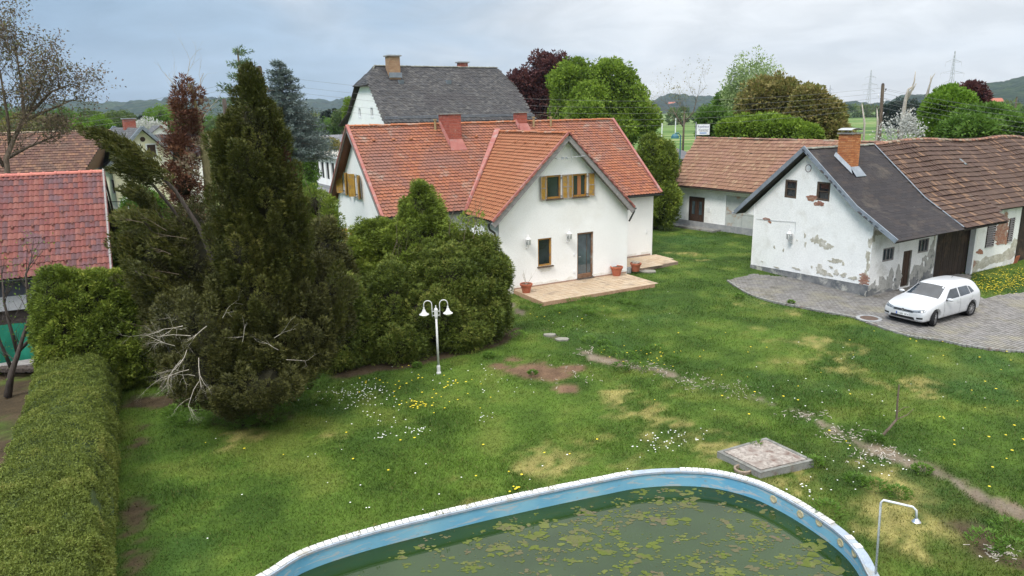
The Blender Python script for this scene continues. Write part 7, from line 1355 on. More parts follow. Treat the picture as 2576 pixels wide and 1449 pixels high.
leafset('leaf_cover', [hedge_leaves(210000, -6.5, 2), hedge_leaves(90000, 2, 10.05)], .042, .5, 'leaf_hedge', hg)
twigs(hg, [(hpt(-1.6, 1.3, 1.42), (-.5, .5, .1)), (hpt(-2.6, 1.6, 1.42), (-.4, .6, .05)), (hpt(-4.3, 1.2, 1.42), (.5, .5, .1))], .4, 2, 'dead_wood', 'dead_twigs', 61, .009, .5, 0)
t2b = [B(x, 795+random.uniform(-6, 6), 24.3, 40, 94) for x in (148, 185, 225, 265, 305, 345, 385)]+[B(x, 880, 24., 45, 95) for x in (160, 220, 280, 340, 390)]
thd = thuja('tall rough thuja hedge block at the end of the clipped hedge', t2b, 1050, 'leaf_thuja', cr=.2, n=110, size=.11, up=.45, name='thuja_hedge', lo=.92, keep=.8)
# low hedges and lawn edge shrubs further left
for bl_, lab, mt_, K in (([B(310, 600, 36, 55, 42), B(370, 620, 35, 60, 45), B(280, 610, 37, 30, 50)], 'low dark clipped hedge beside the lane behind the red tiled shed', 'leaf_thuja_dark', 260), ([B(355, 530, 47, 26, 38), B(385, 545, 46, 30, 40)], 'green box-shaped shrub at the corner of the yellow house', 'leaf_green', 130), ([B(765, 500, 52, 28, 30), B(735, 480, 54, 25, 34), B(760, 435, 58, 30, 40)], 'dark green bushes beside the forecourt below the blue spruce', 'leaf_green', 170)):
    t = thing('shrub', (np.mean([b[0] for b in bl_]), np.mean([b[1] for b in bl_]), 0), lab, 'shrub'); core(t, bl_, 'inner_g', .85); leafset('foliage', [ball_pts(bl_, K, .42, 90, updir=.4, keep=.7, lo=.9)], .17, .5, mt_, t)
# spruces
def spruce(lab, x, ytop, ybase, wpx, d, mat, K, size=.2, droop=-.15, asp=.3, tm='bark', prof=1.0, seed=1, gap=0., tiers=13):
    top = W(x, ytop, d); base = Vector((top.x, top.y, 0)); t = thing('spruce_tree', base, lab, 'tree', None); H_ = top.z; MB().tube([base, base+Z*H_*.5, top-Z*.2], [.28, .18, .03], 8).build('trunk', tm, t, smooth=True)
    z0 = W(x, ybase, d).z; Rm = PX(wpx, d); rnd = random.Random(seed); C_ = []; Dd = []; Ln = []; Rd = []; mb = MB()
    for k in range(K):
        f = rnd.random()**.75; f = (math.floor(f*tiers)+.5+rnd.gauss(0, .13))/tiers; f = min(max(f, .01), 1); z = H_-(H_-max(z0, .3))*f; r = Rm*(f**prof)*rnd.uniform(.6, 1.2)+.05; a = rnd.uniform(0, 6.283); dr_ = Vector((math.cos(a), math.sin(a), 0)); m_ = max(2, int(r/.32))
        if rnd.random() < .4: mb.tube([base+Z*z, base+dr_*r+Z*(z+droop*r)], [.035, .008], 3)
        for q in range(m_):
            s_ = (q+.6)/m_*r; C_.append(tuple(base+dr_*s_+Z*(z+droop*s_*(1-.5*s_/r)+rnd.gauss(0, .05)))); Dd.append((dr_.x, dr_.y, droop+.25*s_/r)); Ln.append(.6+.10*r); Rd.append(.09+.022*r)
    tag(mb.build('branches', tm, t), kind='stuff')
    leafset('needles', [plume_pts(np.array(C_), np.array(Dd), np.array(Ln), np.array(Rd), 30, rs.uniform(.25, .85, len(C_)), spread=.7)], size, asp, mat, t); return t
spruce('tall light green spruce with tiered branches behind the top of the yew', 596, 112, 470, 92, 33, 'leaf_spruce', 120, .13, .0, prof=.72, seed=3, tiers=11)
spruce('broad silvery blue spruce with drooping tiers between the yew and the big house', 702, 152, 405, 112, 44, 'leaf_blue', 420, .15, -.06, prof=.9, seed=5, tiers=13)
# conifer column between the houses
cb_l = [B(1642, 385, 50, 26, 35), B(1665, 420, 50, 34, 50), B(1650, 460, 50, 38, 60), B(1668, 510, 49.5, 34, 55), B(1640, 520, 50, 30, 50)]
t = thuja('columnar conifer with yellowish tips between the white house and the rear barn', cb_l, 330, 'leaf_thuja', cr=.42, n=120, size=.19, name='conifer_column'); 
# tall trees behind
broad('maple_tree', 'round bright green maple behind the right end of the big house', [B(1445, 210, 82, 48, 48), B(1530, 215, 82, 58, 50), B(1575, 255, 81, 45, 50), B(1490, 270, 80, 65, 55), B(1430, 280, 82, 35, 50), B(1590, 310, 80, 48, 42), B(1470, 320, 79, 55, 35), B(1540, 330, 79, 50, 30), B(1478, 290, 77, 34, 28)], 620, 1.15, 110, .34, 'leaf_maple', tr=.5, lo=.82, core_s=.5, keep=.5, jit=.22, )
broad('copper_beech', 'dark red copper beech behind the right gable of the slate roof', [B(1390, 180, 92, 45, 42), B(1330, 220, 92, 48, 42), B(1370, 260, 92, 55, 50), B(1350, 310, 92, 55, 40), B(1420, 240, 92, 40, 50)], 380, 1.3, 70, .40, 'leaf_copper', inner=None, tr=.45, trunk_mat='bark_dark', lo=.35, keep=.15, jit=.2)
broad('birch_tree', 'airy pale green birch rising behind the rear barn', [B(1895, 190, 84, 55, 55), B(1855, 225, 84, 38, 45), B(1935, 225, 84, 38, 48), B(1890, 260, 84, 58, 38)], 420, .9, 17, .27, 'leaf_birch', inner=None, tr=.3, trunk_mat='dead_wood', lo=.2, keep=.0, jit=.25, up=-.4)
broad('bronze_tree', 'bronze green leafing maple above the rear barn roof, left one of two', [B(1910, 260, 70, 42, 48), B(1960, 250, 70, 45, 48), B(1930, 310, 70, 60, 45), B(1990, 290, 70, 50, 55)], 420, .85, 60, .33, 'leaf_bronze', inner='inner', tr=.35, lo=.5, keep=.3, core_s=.5)
broad('bronze_tree', 'bronze green leafing maple above the rear barn roof, right one beside the barn chimney', [B(2040, 280, 66, 42, 45), B(2075, 310, 66, 38, 38), B(2030, 325, 66, 50, 40), B(2090, 340, 65, 30, 28)], 320, .8, 60, .32, 'leaf_bronze', inner='inner', tr=.3, lo=.5, keep=.3, core_s=.5)
broad('willow_shrub', 'mid green willow bush behind the inn sign', [B(1830, 290, 100, 40, 42), B(1800, 315, 98, 38, 35), B(1850, 320, 96, 40, 30)], 260, 1.1, 60, .42, 'leaf_green', tr=.3)
broad('elder_shrub', 'bright green elder bushes just above the rear barn roof ridge', [B(1870, 330, 62, 45, 24), B(1930, 325, 62, 50, 28), B(1985, 335, 62, 42, 22), B(2030, 343, 61, 30, 18)], 300, .6, 80, .27, 'leaf_maple', tr=.12, cat='shrub', keep=.5)
broad('round_tree', 'bright green round-crowned tree behind the long barn roof', [B(2385, 290, 60, 46, 44), B(2365, 330, 59, 34, 26), B(2430, 325, 59, 50, 34), B(2392, 262, 61, 30, 20)], 460, .72, 95, .27, 'leaf_bright', tr=.3, lo=.85, keep=.6)
broad('round_tree', 'darker green tree at the right above the long barn roof', [B(2480, 322, 58, 50, 34), B(2530, 330, 57, 38, 24), B(2450, 338, 56, 55, 22), B(2495, 298, 60, 26, 16)], 430, .75, 90, .28, 'leaf_green', tr=.3, lo=.8)
broad('copper_tree', 'small dark red tree peeking out behind the round green tree', [B(2440, 240, 85, 26, 22), B(2455, 265, 85, 24, 25)], 110, .8, 60, .34, 'leaf_copper', inner=None, tr=.2, keep=.2, lo=.4)
broad('blossom_shrub', 'white blossoming shrub above the barn ridge beside the leaning pole', [B(2260, 325, 56, 34, 34), B(2290, 335, 56, 28, 28), B(2230, 340, 56, 24, 20)], 110, .42, 16, .15, 'blossom', inner=None, tr=.08, keep=.1, lo=.3, cat='shrub')
broad('blossom_shrub', 'white blossoming tree behind the yellow house chimney', [B(372, 322, 120, 22, 18), B(395, 330, 120, 18, 14)], 60, .9, 45, .3, 'blossom', inner=None, tr=.12, keep=.1, lo=.4, cat='tree')
# pollarded and bare trees
def bare(lab, name, d, stems, mat='dead_wood', depth=2, ln=1.6, seed=1, spread=.4, r0=.18, leaf=None, twr=.03, group=None, kids=(2, 3), up=.3, lsize=.12, lpt=10):
    b = W(*stems[0][0], d); t = thing(name, (b.x, b.y, 0), lab, 'tree', group); tips = []; rnd = random.Random(seed); tw = MB()
    for si, st_ in enumerate(stems):
        pts = [W(x, y, d+(si % 3)*.3) for x, y in st_]; pts[0] = Vector((pts[0].x, pts[0].y, max(0, pts[0].z))) if si else Vector((b.x, b.y, 0)); k = len(pts); rr_ = [r0*(1 if si == 0 else .55)*(1-.75*i/(k-1)) for i in range(k)]; MB().tube(pts, rr_, 8).build('trunk' if si == 0 else 'limb', mat, t, smooth=True)
        if depth is not None:
            for q in range(1, k):
                for rep in range(2 if q < k-1 else 4):
                    p = pts[q-1].lerp(pts[q], rnd.random()) if rep else pts[q]; d0 = (pts[q]-pts[q-1]).normalized()+Vector((rnd.gauss(0, spread*1.6), rnd.gauss(0, spread*1.6), rnd.gauss(0, spread)+up*.4)); branch(tw, p, d0, ln*rnd.uniform(.6, 1.2), twr, depth, tips, rnd, spread, up, kids=kids, nside=3)
    if depth is not None: tag(tw.build('twigs', mat, t), kind='stuff')
    if leaf and tips:
        tp_ = np.array([tuple(q[0]) for q in tips]); leafset('leaves', [plume_pts(tp_, rs.normal(size=(len(tp_), 3)), np.full(len(tp_), .35), np.full(len(tp_), .25), lpt, rs.rand(len(tp_)))], lsize, .6, leaf, t)
    return t
bare('big bare walnut tree with budding pinkish twigs at the top left edge', 'walnut_tree', 36, [[(-5, 460), (15, 400), (35, 350), (55, 310), (80, 280)], [(55, 310), (100, 285), (140, 270), (175, 255)], [(25, 370), (20, 300), (10, 240), (0, 180), (-10, 130)], [(35, 350), (60, 290), (55, 220), (45, 160), (40, 120)], [(60, 300), (95, 240), (110, 200)], [(15, 400), (70, 370), (120, 350), (160, 335)], [(10, 420), (-40, 330), (-60, 240), (-70, 150)], [(80, 280), (130, 230), (170, 215)]], 'bark', 3, 1.1, 4, .5, .13, 'leaf_bud', .02, kids=(3, 4), lsize=.10, lpt=3)
bare('small bare tree with a few green buds in front of the shed and tarpaulin', 'small_tree', 25.2, [[(20, 1000), (28, 940), (45, 890), (60, 840), (75, 790)], [(45, 890), (25, 820), (10, 760), (5, 700)], [(60, 840), (95, 790), (120, 760), (165, 720)], [(75, 790), (70, 740), (65, 690), (80, 650)], [(50, 880), (80, 850), (115, 800), (160, 770)], [(30, 930), (0, 860), (-15, 800)]], 'bark_dark', 2, .75, 8, .4, .11, 'leaf_bright', .014, kids=(2, 3), lsize=.06, lpt=1)
bare('dead pollarded tree with pale stubby limbs behind the leaning pole', 'pollard_tree', 64, [[(2270, 330), (2272, 290), (2278, 250), (2285, 225), (2295, 218)], [(2275, 260), (2290, 235), (2300, 205), (2303, 180)], [(2280, 240), (2296, 225), (2305, 210)], [(2270, 300), (2290, 280), (2300, 270)]], 'dead_wood', None, r0=.20)
bare('dead pollarded tree with three thin upright limbs', 'pollard_tree', 62, [[(2310, 320), (2315, 290), (2325, 260), (2335, 235)], [(2325, 260), (2335, 225), (2345, 195), (2352, 185)], [(2330, 250), (2340, 210), (2342, 190)], [(2320, 285), (2345, 265), (2355, 255)], [(2318, 300), (2345, 295), (2360, 285)]], 'dead_wood', None, r0=.15)
bare('slim topped trunk left of the leaning pole', 'pollard_tree', 66, [[(2178, 350), (2175, 310), (2168, 260)]], 'dead_wood', None, r0=.13)
bare('thin dead stem close to the leaning pole', 'pollard_tree', 67, [[(2205, 350), (2208, 310), (2206, 270)], [(2207, 320), (2215, 300)]], 'dead_wood', None, r0=.13)
bare('weeping bare tree with fine twigs behind the inn sign', 'bare_tree', 74, [[(1718, 365), (1720, 320), (1722, 280)], [(1720, 320), (1700, 290), (1690, 270)], [(1721, 310), (1745, 280), (1755, 240)]], 'bark', 3, 2.2, 14, .5, .15, 'leaf_bronze', .022, lsize=.13, lpt=1)
bare('reddish bare twigs beside the copper beech', 'bare_tree', 70, [[(1380, 360), (1385, 320), (1390, 300)]], 'bark', 2, 1.6, 15, .5, .15, None, .03)
# mid distance trees left
mids = [(150, 310, 110, 45, 28, 'leaf_green'), (215, 312, 130, 40, 28, 'leaf_far'), (255, 322, 105, 22, 24, 'leaf_bright'), (120, 330, 90, 40, 30, 'leaf_bronze'), (60, 330, 95, 40, 30, 'leaf_bronze'), (300, 308, 170, 30, 22, 'leaf_far'), (405, 300, 150, 32, 26, 'leaf_bright'), (440, 300, 160, 30, 26, 'leaf_bright'), (10, 320, 100, 45, 40, 'leaf_green'), (190, 335, 90, 25, 22, 'leaf_bright'), (540, 330, 130, 40, 35, 'leaf_green'), (560, 380, 70, 30, 30, 'leaf_green'), (830, 320, 190, 40, 18, 'leaf_green'), (860, 300, 180, 20, 20, 'leaf_far'), (700, 410, 80, 45, 45, 'leaf_green'), (820, 370, 105, 35, 20, 'leaf_bronze'), (880, 285, 80, 12, 34, 'leaf_maple')]
ml = ['behind the walnut twigs', 'left of the dark pines', 'round, just above the brown barn', 'bronze, behind the brown barn roof', 'bronze, at the far left', 'pale, near the dark pines', 'bright, behind the yellow house', 'bright, right of the yellow house roof', 'at the far left edge', 'small, above the barn ridge', 'behind the dying conifer', 'behind the bare trunk', 'in the row left of the big house', 'small, touching the big house', 'under the blue spruce', 'bronze, above the flat roof', 'climbing the left edge of the big house']
for (x, y, d, rx, ry, mt_), l in zip(mids, ml): broad('leafy_tree', 'leafy tree '+l, [B(x, y, d, rx, ry), B(x-rx*.4, y+ry*.35, d, rx*.7, ry*.7), B(x+rx*.45, y+ry*.4, d, rx*.65, ry*.65)], 90, PX(9, d), 70, PX(3.2, d), mt_, tr=PX(2.5, d), group='leafy trees behind the village')
for i, (x, y, d, w_) in enumerate(((285, 305, 200, 9), (300, 300, 205, 10), (318, 298, 200, 12), (335, 302, 210, 10), (352, 305, 205, 8), (365, 300, 215, 8), (825, 292, 230, 9), (842, 290, 230, 9), (812, 296, 235, 8))):
    spruce('dark pine number in the small group' if 0 else 'dark distant pine, '+['first', 'second', 'third', 'fourth', 'fifth', 'last', 'second', 'last', 'first'][i]+' from the left in the small group '+('behind the yellow house' if x < 500 else 'left of the big house'), x, y-14, y+22, w_, d, 'leaf_fardark', 46, PX(5, d), -.1, .6, prof=.6, seed=i+20)['group'] = 'dark distant pines'
for i, (x, y, d, rx, ry) in enumerate(((2238, 290, 250, 18, 24), (2262, 285, 255, 20, 30), (2290, 288, 250, 22, 32), (2312, 295, 245, 18, 26), (2348, 290, 240, 18, 30), (2335, 300, 260, 12, 18))): broad('dark_pine', 'dark round pine '+['at the left end of the far group', 'behind the first pollard', 'tallest of the far group', 'right of the second pollard', 'standing apart beside the bright round tree', 'low between the two far groups'][i], [B(x, y, d, rx, ry), B(x, y+ry*.4, d, rx*.9, ry*.6)], 70, PX(7, d), 60, PX(3.5, d), 'leaf_fardark', inner='inner', tr=PX(2, d), group='far dark pines by the field')
tag(MB().box(W(2385, 329, 205), (4.3, .5, 0), (-.1, 1.2, 0), (0, 0, 1.0)).build('white_trailer', 'white_trim', None, data_loc=W(2385, 329, 205)), 'small white shed in the field under the far dark pines', 'shed')
# distant tree belts: wooded strips that read as masses
def belt(name, pts, hgt, dens, size, mat, seed=0, width=25):
    r_ = np.random.RandomState(seed); P = [Vector(p) for p in pts]; Pl = []; Dl = []; Tl = []
    for a, b in zip(P[:-1], P[1:]):
        L0 = (b-a).length; k = max(2, int(L0/dens)); 
        for i in range(k):
            c = a.lerp(b, (i+r_.rand())/k); c = c+Vector((r_.normal(0, 2), r_.uniform(0, width), 0)); hh = hgt*r_.uniform(.65, 1.2); rw = hh*r_.uniform(.4, .6); t0_ = r_.uniform(.1, .9); n_ = 120
            d = unit(r_.normal(size=(n_, 3))); q = np.array([c.x, c.y, hh*.5])+d*[rw, rw, hh*.5]*r_.uniform(.75, 1.05, (n_, 1)); Pl.append(q); Dl.append(d+[0, 0, .3]); Tl.append(np.clip(t0_+r_.normal(0, .12, n_)+.0, 0, 1))
    o = leaves(name, np.concatenate(Pl), np.concatenate(Dl), size, .9, np.concatenate(Tl), mat, None); tag(o, kind='stuff'); return o
def dirp(x, d): q = ray(x, 500); a = math.atan2(q.x, q.y); return Vector((d*math.sin(a), d*math.cos(a), 0))
tag(belt('tree_belt', [dirp(-200, 330), dirp(150, 320), dirp(500, 340), dirp(900, 330), dirp(1300, 340)], 8.5, 4.5, 1.8, 'leaf_far', 1, 60), 'belt of mixed spring-green trees behind the village on the left', 'tree belt')
tag(belt('tree_belt', [dirp(1250, 420), dirp(1600, 400), dirp(1900, 430), dirp(2100, 470)], 8.5, 4.5, 2.0, 'leaf_far', 2, 70), 'belt of mixed trees beyond the striped fields behind the inn sign', 'tree belt')
tag(belt('tree_belt', [dirp(2000, 520), dirp(2200, 560), dirp(2500, 480), dirp(2800, 380)], 7.5, 4.5, 2.0, 'leaf_far', 3, 80), 'belt of trees at the far edge of the fields on the right', 'tree belt')
tag(belt('tree_belt', [dirp(2480, 280), dirp(2600, 260), dirp(2800, 240)], 6.5, 4, 1.3, 'leaf_green', 4, 30), 'low green thicket at the right end of the fields', 'tree belt')
# white posts along the far field
for i, (x, y, d) in enumerate(((1660, 345, 230), (1693, 343, 235), (2316+0, 306, 260), (2352, 306, 255), (2536, 300, 200), (2553, 300, 200))):
    p = dirp(x, d); tag(MB().tube([p, p+Z*5.5], .16, 5).build('white_post', 'white_trim', None, data_loc=p), 'slim white post at the far field edge '+['left of the inn sign', 'nearer the inn sign', 'behind the pollard trees', 'beside the white shed', 'near the right edge', 'at the right edge of the picture'][i], 'post', 'white posts in the fields')
# hills
def hill(name, sky, D, depth, mat, seed, low=-3):
    xs = np.linspace(sky[0][0], sky[-1][0], 520); ys = np.interp(xs, [s[0] for s in sky], [s[1] for s in sky]); vs = []; J = 34
    a = np.array([math.atan2(ray(x, 500).x, ray(x, 500).y) for x in xs]); zt = np.array([W(x, y, D).z for x, y in zip(xs, ys)])
    for j in range(J):
        f = j/(J-3); d = D-depth*(1-f) if f <= 1 else D+depth*(f-1)*3; s_ = (np.sin(np.clip(f, 0, 1)*np.pi/2)**1.15) if f <= 1 else 1-(f-1)*6
        X = np.sin(a)*d; Y = np.cos(a)*d; bump = (fbm(X, Y, D*.012, 3, seed)-.5)*D*.010*min(1, f*3)+(fbm(X, Y, D*.10, 3, seed+4)-.5)*D*.03*math.sin(np.pi*min(f, 1)); vs.append(np.stack([X, Y, low+(zt-low)*s_+bump], -1))
    V = np.concatenate(vs).tolist(); n = len(xs); Fx = [(j*n+i, j*n+i+1, (j+1)*n+i+1, (j+1)*n+i) for j in range(J-1) for i in range(n-1)]
    mb = MB(); mb.v = [tuple(v) for v in V]; mb.f = Fx; mb.m = [0]*len(Fx); return mb.build(name, mat, None, kind='structure', smooth=True)
def mforest(name):
    mt, nt, b, o = new_mat(name); g = nt.nodes.new('ShaderNodeNewGeometry'); v = N(nt, 'ShaderNodeTexVoronoi', i_Scale=.07); nt.links.new(g.outputs['Position'], v.inputs['Vector']); r = ramp(nt, [(0, (.040, .060, .030)), (.5, (.024, .042, .024)), (1, (.010, .022, .016))]); nt.links.new(v.outputs['Distance'], r.inputs[0]); f = noise(nt, .004, 5, .6); r2 = ramp(nt, [(.35, (.55, .62, .7)), (.65, (1.3, 1.25, 1.0))]); nt.links.new(f, r2.inputs[0]); finish(nt, b, mixc(nt, 1., r.outputs[0], r2.outputs[0], 'MULTIPLY'), .95, v.outputs['Distance'], 1., 6., spec=.05); return mt
Mt['forest'] = mforest('forest_canopy')
hill('hills', [(-400, 290), (0, 288), (100, 283), (173, 279), (240, 274), (300, 274), (375, 272), (451, 273), (521, 268), (564, 265), (650, 262), (763, 268), (785, 260), (802, 258), (823, 262), (848, 267), (900, 262), (1000, 266), (1200, 268), (1400, 262), (1550, 258), (1609, 255)], 3000, 1500, 'forest', 2)
hill('hills', [(1480, 268), (1560, 262), (1609, 256), (1640, 256), (1652, 248), (1680, 242), (1703, 240), (1738, 243), (1770, 246), (1823, 252), (1876, 258), (1950, 262), (2037, 262), (2090, 264), (2168, 265), (2214, 267)], 2600, 1000, 'forest', 6)
hill('hills', [(2130, 272), (2190, 268), (2214, 263), (2236, 252), (2276, 246), (2307, 243), (2354, 237), (2385, 232), (2432, 221), (2479, 215), (2525, 201), (2576, 181), (2700, 150), (2900, 130), (3200, 150)], 1900, 800, 'forest', 9)
for i, (x, y, d) in enumerate(((1690, 264, 2050), (1700, 265, 2050), (2500, 262, 1200), (2540, 258, 1250))):
    p = W(x, y, d); fh = thing('far_house', (p.x, p.y, p.z-6), 'tiny far farmhouse on the wooded hill '+['left of the hill row above the sign', 'right of the hill row above the sign', 'on the slope above the right trees', 'at the right edge of the slope'][i], 'house', 'far houses on the hills'); MB().box(p-Z*2, (9, 0, 0), (0, 6, 0), (0, 0, 5)).build('wall', 'white_trim', fh); MB().prism([p+Vector((-10, -7, 3)), p+Vector((-10, 7, 3)), p+Vector((-10, 0, 8))], (20, 0, 0)).build('roof', 'terracotta', fh)
# ------------------------------------------------------------------ lawn growth
def excl(X, Y):
    m_ = inpoly_np(X, Y, yard)|inpoly_np(X, Y, house_fp)|inpoly_np(X, Y, offset_in(pool_out, 0))|inpoly_np(X, Y, patio_fp)|inpoly_np(X, Y, patio2_fp)|inpoly_np(X, Y, sl4); return m_
def inview(X, Y, z=0.):
    dx, dy, dz = X, Y, z-HC; zf = dx*_f.x+dy*_f.y+dz*_f.z; px = CX+F*(dx*_r.x+dy*_r.y+dz*_r.z)/zf; py = CY-F*(dx*_u.x+dy*_u.y+dz*_u.z)/zf; return (zf > 0) & (px > -160) & (px < 2740) & (py > 250) & (py < 1560)
def gz_at(X, Y):
    i = np.clip(((X-X0)/st).astype(int), 0, nx-2); j = np.clip(((Y-Y0)/st).astype(int), 0, ny-2); fx = (X-X0)/st-i; fy = (Y-Y0)/st-j
    return (GZf[j, i]*(1-fx)+GZf[j, i+1]*fx)*(1-fy)+(GZf[j+1, i]*(1-fx)+GZf[j+1, i+1]*fx)*fy
N0 = 1500000; X = rs.uniform(-13, 30, N0); Y = rs.uniform(9, 52, N0); dist = np.hypot(X, Y); dens = np.clip((17/dist)**2.2, 0, 1); keepm = (rs.rand(N0) < dens) & inview(X, Y) & ~excl(X, Y); X = X[keepm]; Y = Y[keepm]
sm_ = soil_mask(X, Y); kp_ = rs.rand(len(X)) > sm_*.93; X = X[kp_]; Y = Y[kp_]; tall = fbm(X, Y, 1.4, 3, 41); dist = np.hypot(X, Y); stw = straw_mask(X, Y)
hgt = (.035+.075*np.clip(tall-.25, 0, 1)**1.3*1.3)*rs.uniform(.6, 1.3, len(X))*(1-.4*stw); wdt = .010+.0006*dist
a = rs.uniform(0, 6.283, len(X)); lean = rs.normal(0, .5, (len(X), 2)); Pb = np.stack([X, Y, gz_at(X, Y)-.005], -1); sd_ = np.stack([np.cos(a), np.sin(a), 0*a], -1)*(wdt*.5)[:, None]; tip = Pb+np.stack([lean[:, 0]*hgt, lean[:, 1]*hgt, hgt], -1)
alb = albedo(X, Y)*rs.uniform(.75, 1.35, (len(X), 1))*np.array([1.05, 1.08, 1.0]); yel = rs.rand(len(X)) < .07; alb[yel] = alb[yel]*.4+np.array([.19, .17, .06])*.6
print('blades', len(X))
mt, nt_, b_, o_ = new_mat('grass_blade'); at_ = N(nt_, 'ShaderNodeAttribute', attribute_name='albedo', attribute_type='GEOMETRY'); finish(nt_, b_, at_.outputs['Color'], .6, spec=.2); tr_ = N(nt_, 'ShaderNodeBsdfTranslucent'); nt_.links.new(at_.outputs['Color'], tr_.inputs[0]); mx_ = N(nt_, 'ShaderNodeMixShader', i_0=.3); nt_.links.new(b_.outputs[0], mx_.inputs[1]); nt_.links.new(tr_.outputs[0], mx_.inputs[2]); nt_.links.new(mx_.outputs[0], o_.inputs[0]); Mt['blade'] = mt
gr_ = flat_mesh('grass', np.stack([Pb-sd_, Pb+sd_, tip], 1).reshape(-1, 3), 3, None, 'blade', None, alb=alb); tag(gr_, 'short meadow grass of the garden lawn', 'grass', kind='stuff')
# broad-leaved weeds, clumps of taller grass
def clump(name, lab, cat, spots, n, size, mat, asp=.5, rad=.3, hh=.2, up=.8):
    C_ = np.array([[*G(x, y)[:2], hh*.4] for x, y, r_ in spots]); Rr = np.array([r_ for _, _, r_ in spots]); P, D, T = plume_pts(C_, np.tile([[0, 0, 1.]], (len(C_), 1)), np.full(len(C_), hh)*Rr, Rr*rad, n, rs.uniform(.3, .8, len(C_)), spread=1.2); P[:, 2] = np.maximum(P[:, 2], .01)
    o = leaves(name, P, D, size, asp, T, mat, None); tag(o, lab, cat, kind='stuff'); return o
wd = [(1306, 850, 1.2), (1580, 905, 1.4), (1530, 890, 1.2), (1610, 890, 1.1), (1650, 885, 1.2), (1600, 930, 1.3), (1560, 930, 1.), (1690, 910, 1.), (1520, 870, .8), (1480, 860, .9), (1900, 1130, .8), (2080, 1290, 1.1), (2150, 1215, .8), (2200, 1230, .9), (2260, 1250, .9), (2050, 1170, .7), (2200, 1110, .7), (2480, 1370, 1.2), (2550, 1400, 1.5), (2540, 1340, 1.2), (470, 1030, 1.6), (440, 1040, 1.1), (700, 1040, 1.2), (760, 1000, 1.), (820, 1010, .8), (1230, 900, .7), (1050, 925, .5), (1340, 945, .5), (1860, 750, .7), (1990, 765, .5), (2320, 1190, .7)]
clump('weeds', 'leafy green weeds and dandelion rosettes scattered on the lawn and path', 'weeds', wd, 260, .07, 'leaf_green', .45, .30, .22)
clump('tall_grass', 'clumps of taller fresh grass beside the terrace and the trees', 'grass', [(1400+random.uniform(-90, 200), 770+random.uniform(-15, 25), random.uniform(.5, .9)) for _ in range(24)]+[(random.uniform(430, 700), random.uniform(1040, 1075), random.uniform(.6, 1.1)) for _ in range(26)]+[(random.uniform(1300, 1640), 0+random.uniform(0, 12)+782-(0)*.0, .5) for _ in range(0)], 160, .16, 'leaf_green', .07, .35, .14)
def flowers(name, lab, spots, mat, size, seed):
    r_ = np.random.RandomState(seed); C_ = []
    for x, y, sx, sy, n in spots:
        for _ in range(n): g = G(x+r_.normal(0, sx), y+r_.normal(0, sy)); C_.append((g.x, g.y))
    C_ = np.array(C_); ok = ~excl(C_[:, 0], C_[:, 1]); C_ = C_[ok]; z_ = gz_at(C_[:, 0], C_[:, 1])+r_.uniform(.05, .12, len(C_)); k = 6; V = []
    for (x, y), z in zip(C_, z_):
        s_ = size*r_.uniform(.7, 1.25); a0 = r_.uniform(0, 6); pr = [(x+s_*math.cos(a0+i*1.047), y+s_*math.sin(a0+i*1.047), z-s_*.15) for i in range(6)]
        for i in range(6): V += [(x, y, z), pr[i], pr[(i+1) % 6]]
    o = flat_mesh(name, np.array(V), 3, None, mat, None); tag(o, lab, 'flowers', kind='stuff')
Mt['daisy'] = plain('white_petals', (.80, .80, .78), .7); Mt['dandelion'] = plain('yellow_petals', (.70, .55, .02), .7)
flowers('daisies', 'small white daisies dotted over the lawn in loose drifts', [(880, 1000, 45, 14, 80), (930, 985, 30, 10, 40), (960, 1040, 50, 25, 25), (1045, 1085, 18, 5, 22), (965, 1100, 14, 6, 14), (1220, 1052, 12, 6, 8), (1690, 1105, 45, 12, 35), (1640, 1130, 40, 12, 25), (1980, 1160, 30, 10, 25), (2200, 1180, 60, 25, 30), (1600, 1200, 500, 100, 18), (900, 1180, 300, 100, 18), (1200, 960, 100, 30, 30), (2300, 900, 200, 80, 25), (1500, 800, 80, 20, 25), (2020, 1240, 40, 12, 14), (2100, 1000, 120, 40, 20)], 'daisy', .019, 5)
flowers('dandelions', 'yellow dandelions growing in the lawn and thickly beside the tiled barn', [(1045, 1020, 16, 5, 26), (1120, 985, 60, 25, 30), (1000, 970, 80, 25, 20), (1297, 1236, 6, 2, 7), (2540, 705, 60, 14, 330), (2500, 725, 40, 8, 120), (2560, 690, 60, 18, 200), (1650, 905, 30, 12, 20), (1600, 890, 60, 12, 14), (2450, 1050, 110, 90, 24), (1500, 1150, 500, 100, 25), (1400, 790, 60, 20, 10), (2000, 900, 200, 100, 25), (2400, 850, 100, 30, 20)], 'dandelion', .028, 6)
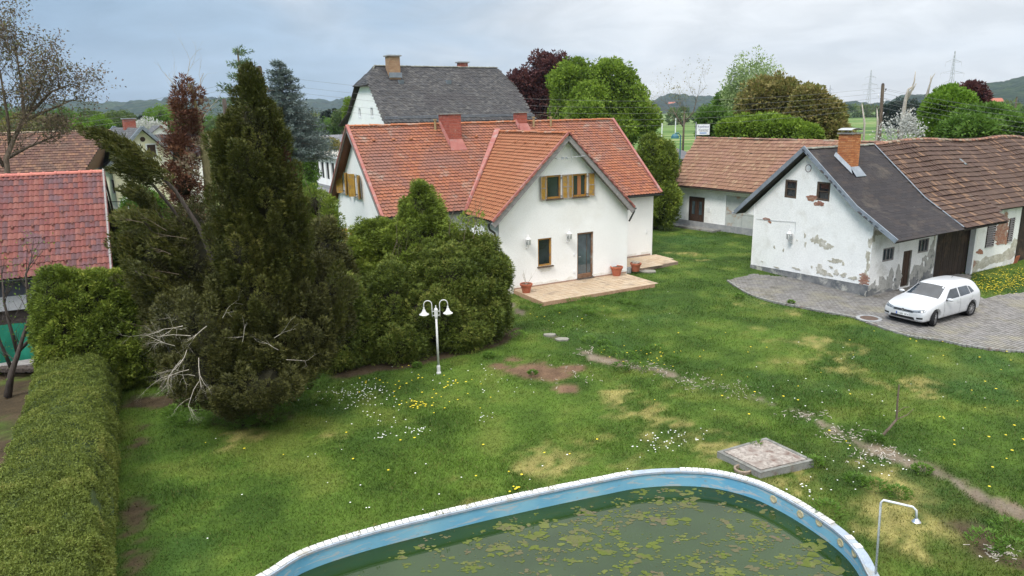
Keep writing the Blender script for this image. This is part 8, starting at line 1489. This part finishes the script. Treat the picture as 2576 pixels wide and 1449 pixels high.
# wood chips and straw on the path
C_ = []; r_ = np.random.RandomState(3)
for x, y, s_, n in ((1650, 925, 25, 40), (1590, 915, 20, 25), (1750, 955, 40, 70), (1850, 985, 30, 40), (2030, 1045, 30, 40), (2130, 1090, 35, 70), (2210, 1140, 40, 70), (1480, 880, 20, 20), (2520, 1390, 30, 40), (1440, 930, 60, 30)):
    for _ in range(n): C_.append((*G(x+r_.normal(0, s_), y+r_.normal(0, s_*.3)),))
C_ = np.array(C_); C_[:, 2] = gz_at(C_[:, 0], C_[:, 1])+.012; n = len(C_); D = unit(np.stack([r_.normal(size=n), r_.normal(size=n), r_.normal(size=n)*.12], -1)); L0 = r_.uniform(.015, .07, n); mbk = MB()
for c, d, l in zip(C_, D, L0): d = Vector(d); mbk.box(c, d*l, Vector((-d.y, d.x, 0)).normalized()*.008, (0, 0, .004))
tag(mbk.build('wood_chips', 'dead_wood', None), 'pale wood chips and broken sticks scattered along the bare path', 'wood chips', kind='stuff')
wdr = [(p.x, p.y) for p in pool_out]; C_ = []
for i, (x, y) in enumerate(((870, 1350), (945, 1332), (1100, 1297), (1120, 1294), (1180, 1278), (1385, 1232), (1335, 1240), (900, 1345))): g = G(x, y, .1); C_.append((g.x, g.y, .13))
C_ = np.array(C_); P, D, T = plume_pts(C_, np.tile([[0, 0, 1.]], (len(C_), 1)), np.full(len(C_), .12), np.full(len(C_), .06), 22, np.full(len(C_), .4)); tag(leaves('rim_weeds', P, D, .04, .4, T, 'leaf_bronze', None), 'tiny weeds sprouting between the white pool rim tiles', 'weeds', kind='stuff')

# ------------------------------------------------------------------ air
mt = bpy.data.materials.new('haze'); mt.use_nodes = True; nt_ = mt.node_tree; nt_.nodes.clear(); vo = N(nt_, 'ShaderNodeVolumePrincipled', i_Density=1.15e-4, i_Anisotropy=.2); vo.inputs['Color'].default_value = (.66, .80, 1.0, 1); oo = N(nt_, 'ShaderNodeOutputMaterial'); nt_.links.new(vo.outputs[0], oo.inputs['Volume']); Mt['haze'] = mt
hz_ = MB().box((0, 0, 195), (5100, 0, 0), (0, 5100, 0), (0, 0, 210)).build('haze', 'haze', None, kind='stuff'); tag(hz_, 'thin bluish haze over the valley', 'haze')
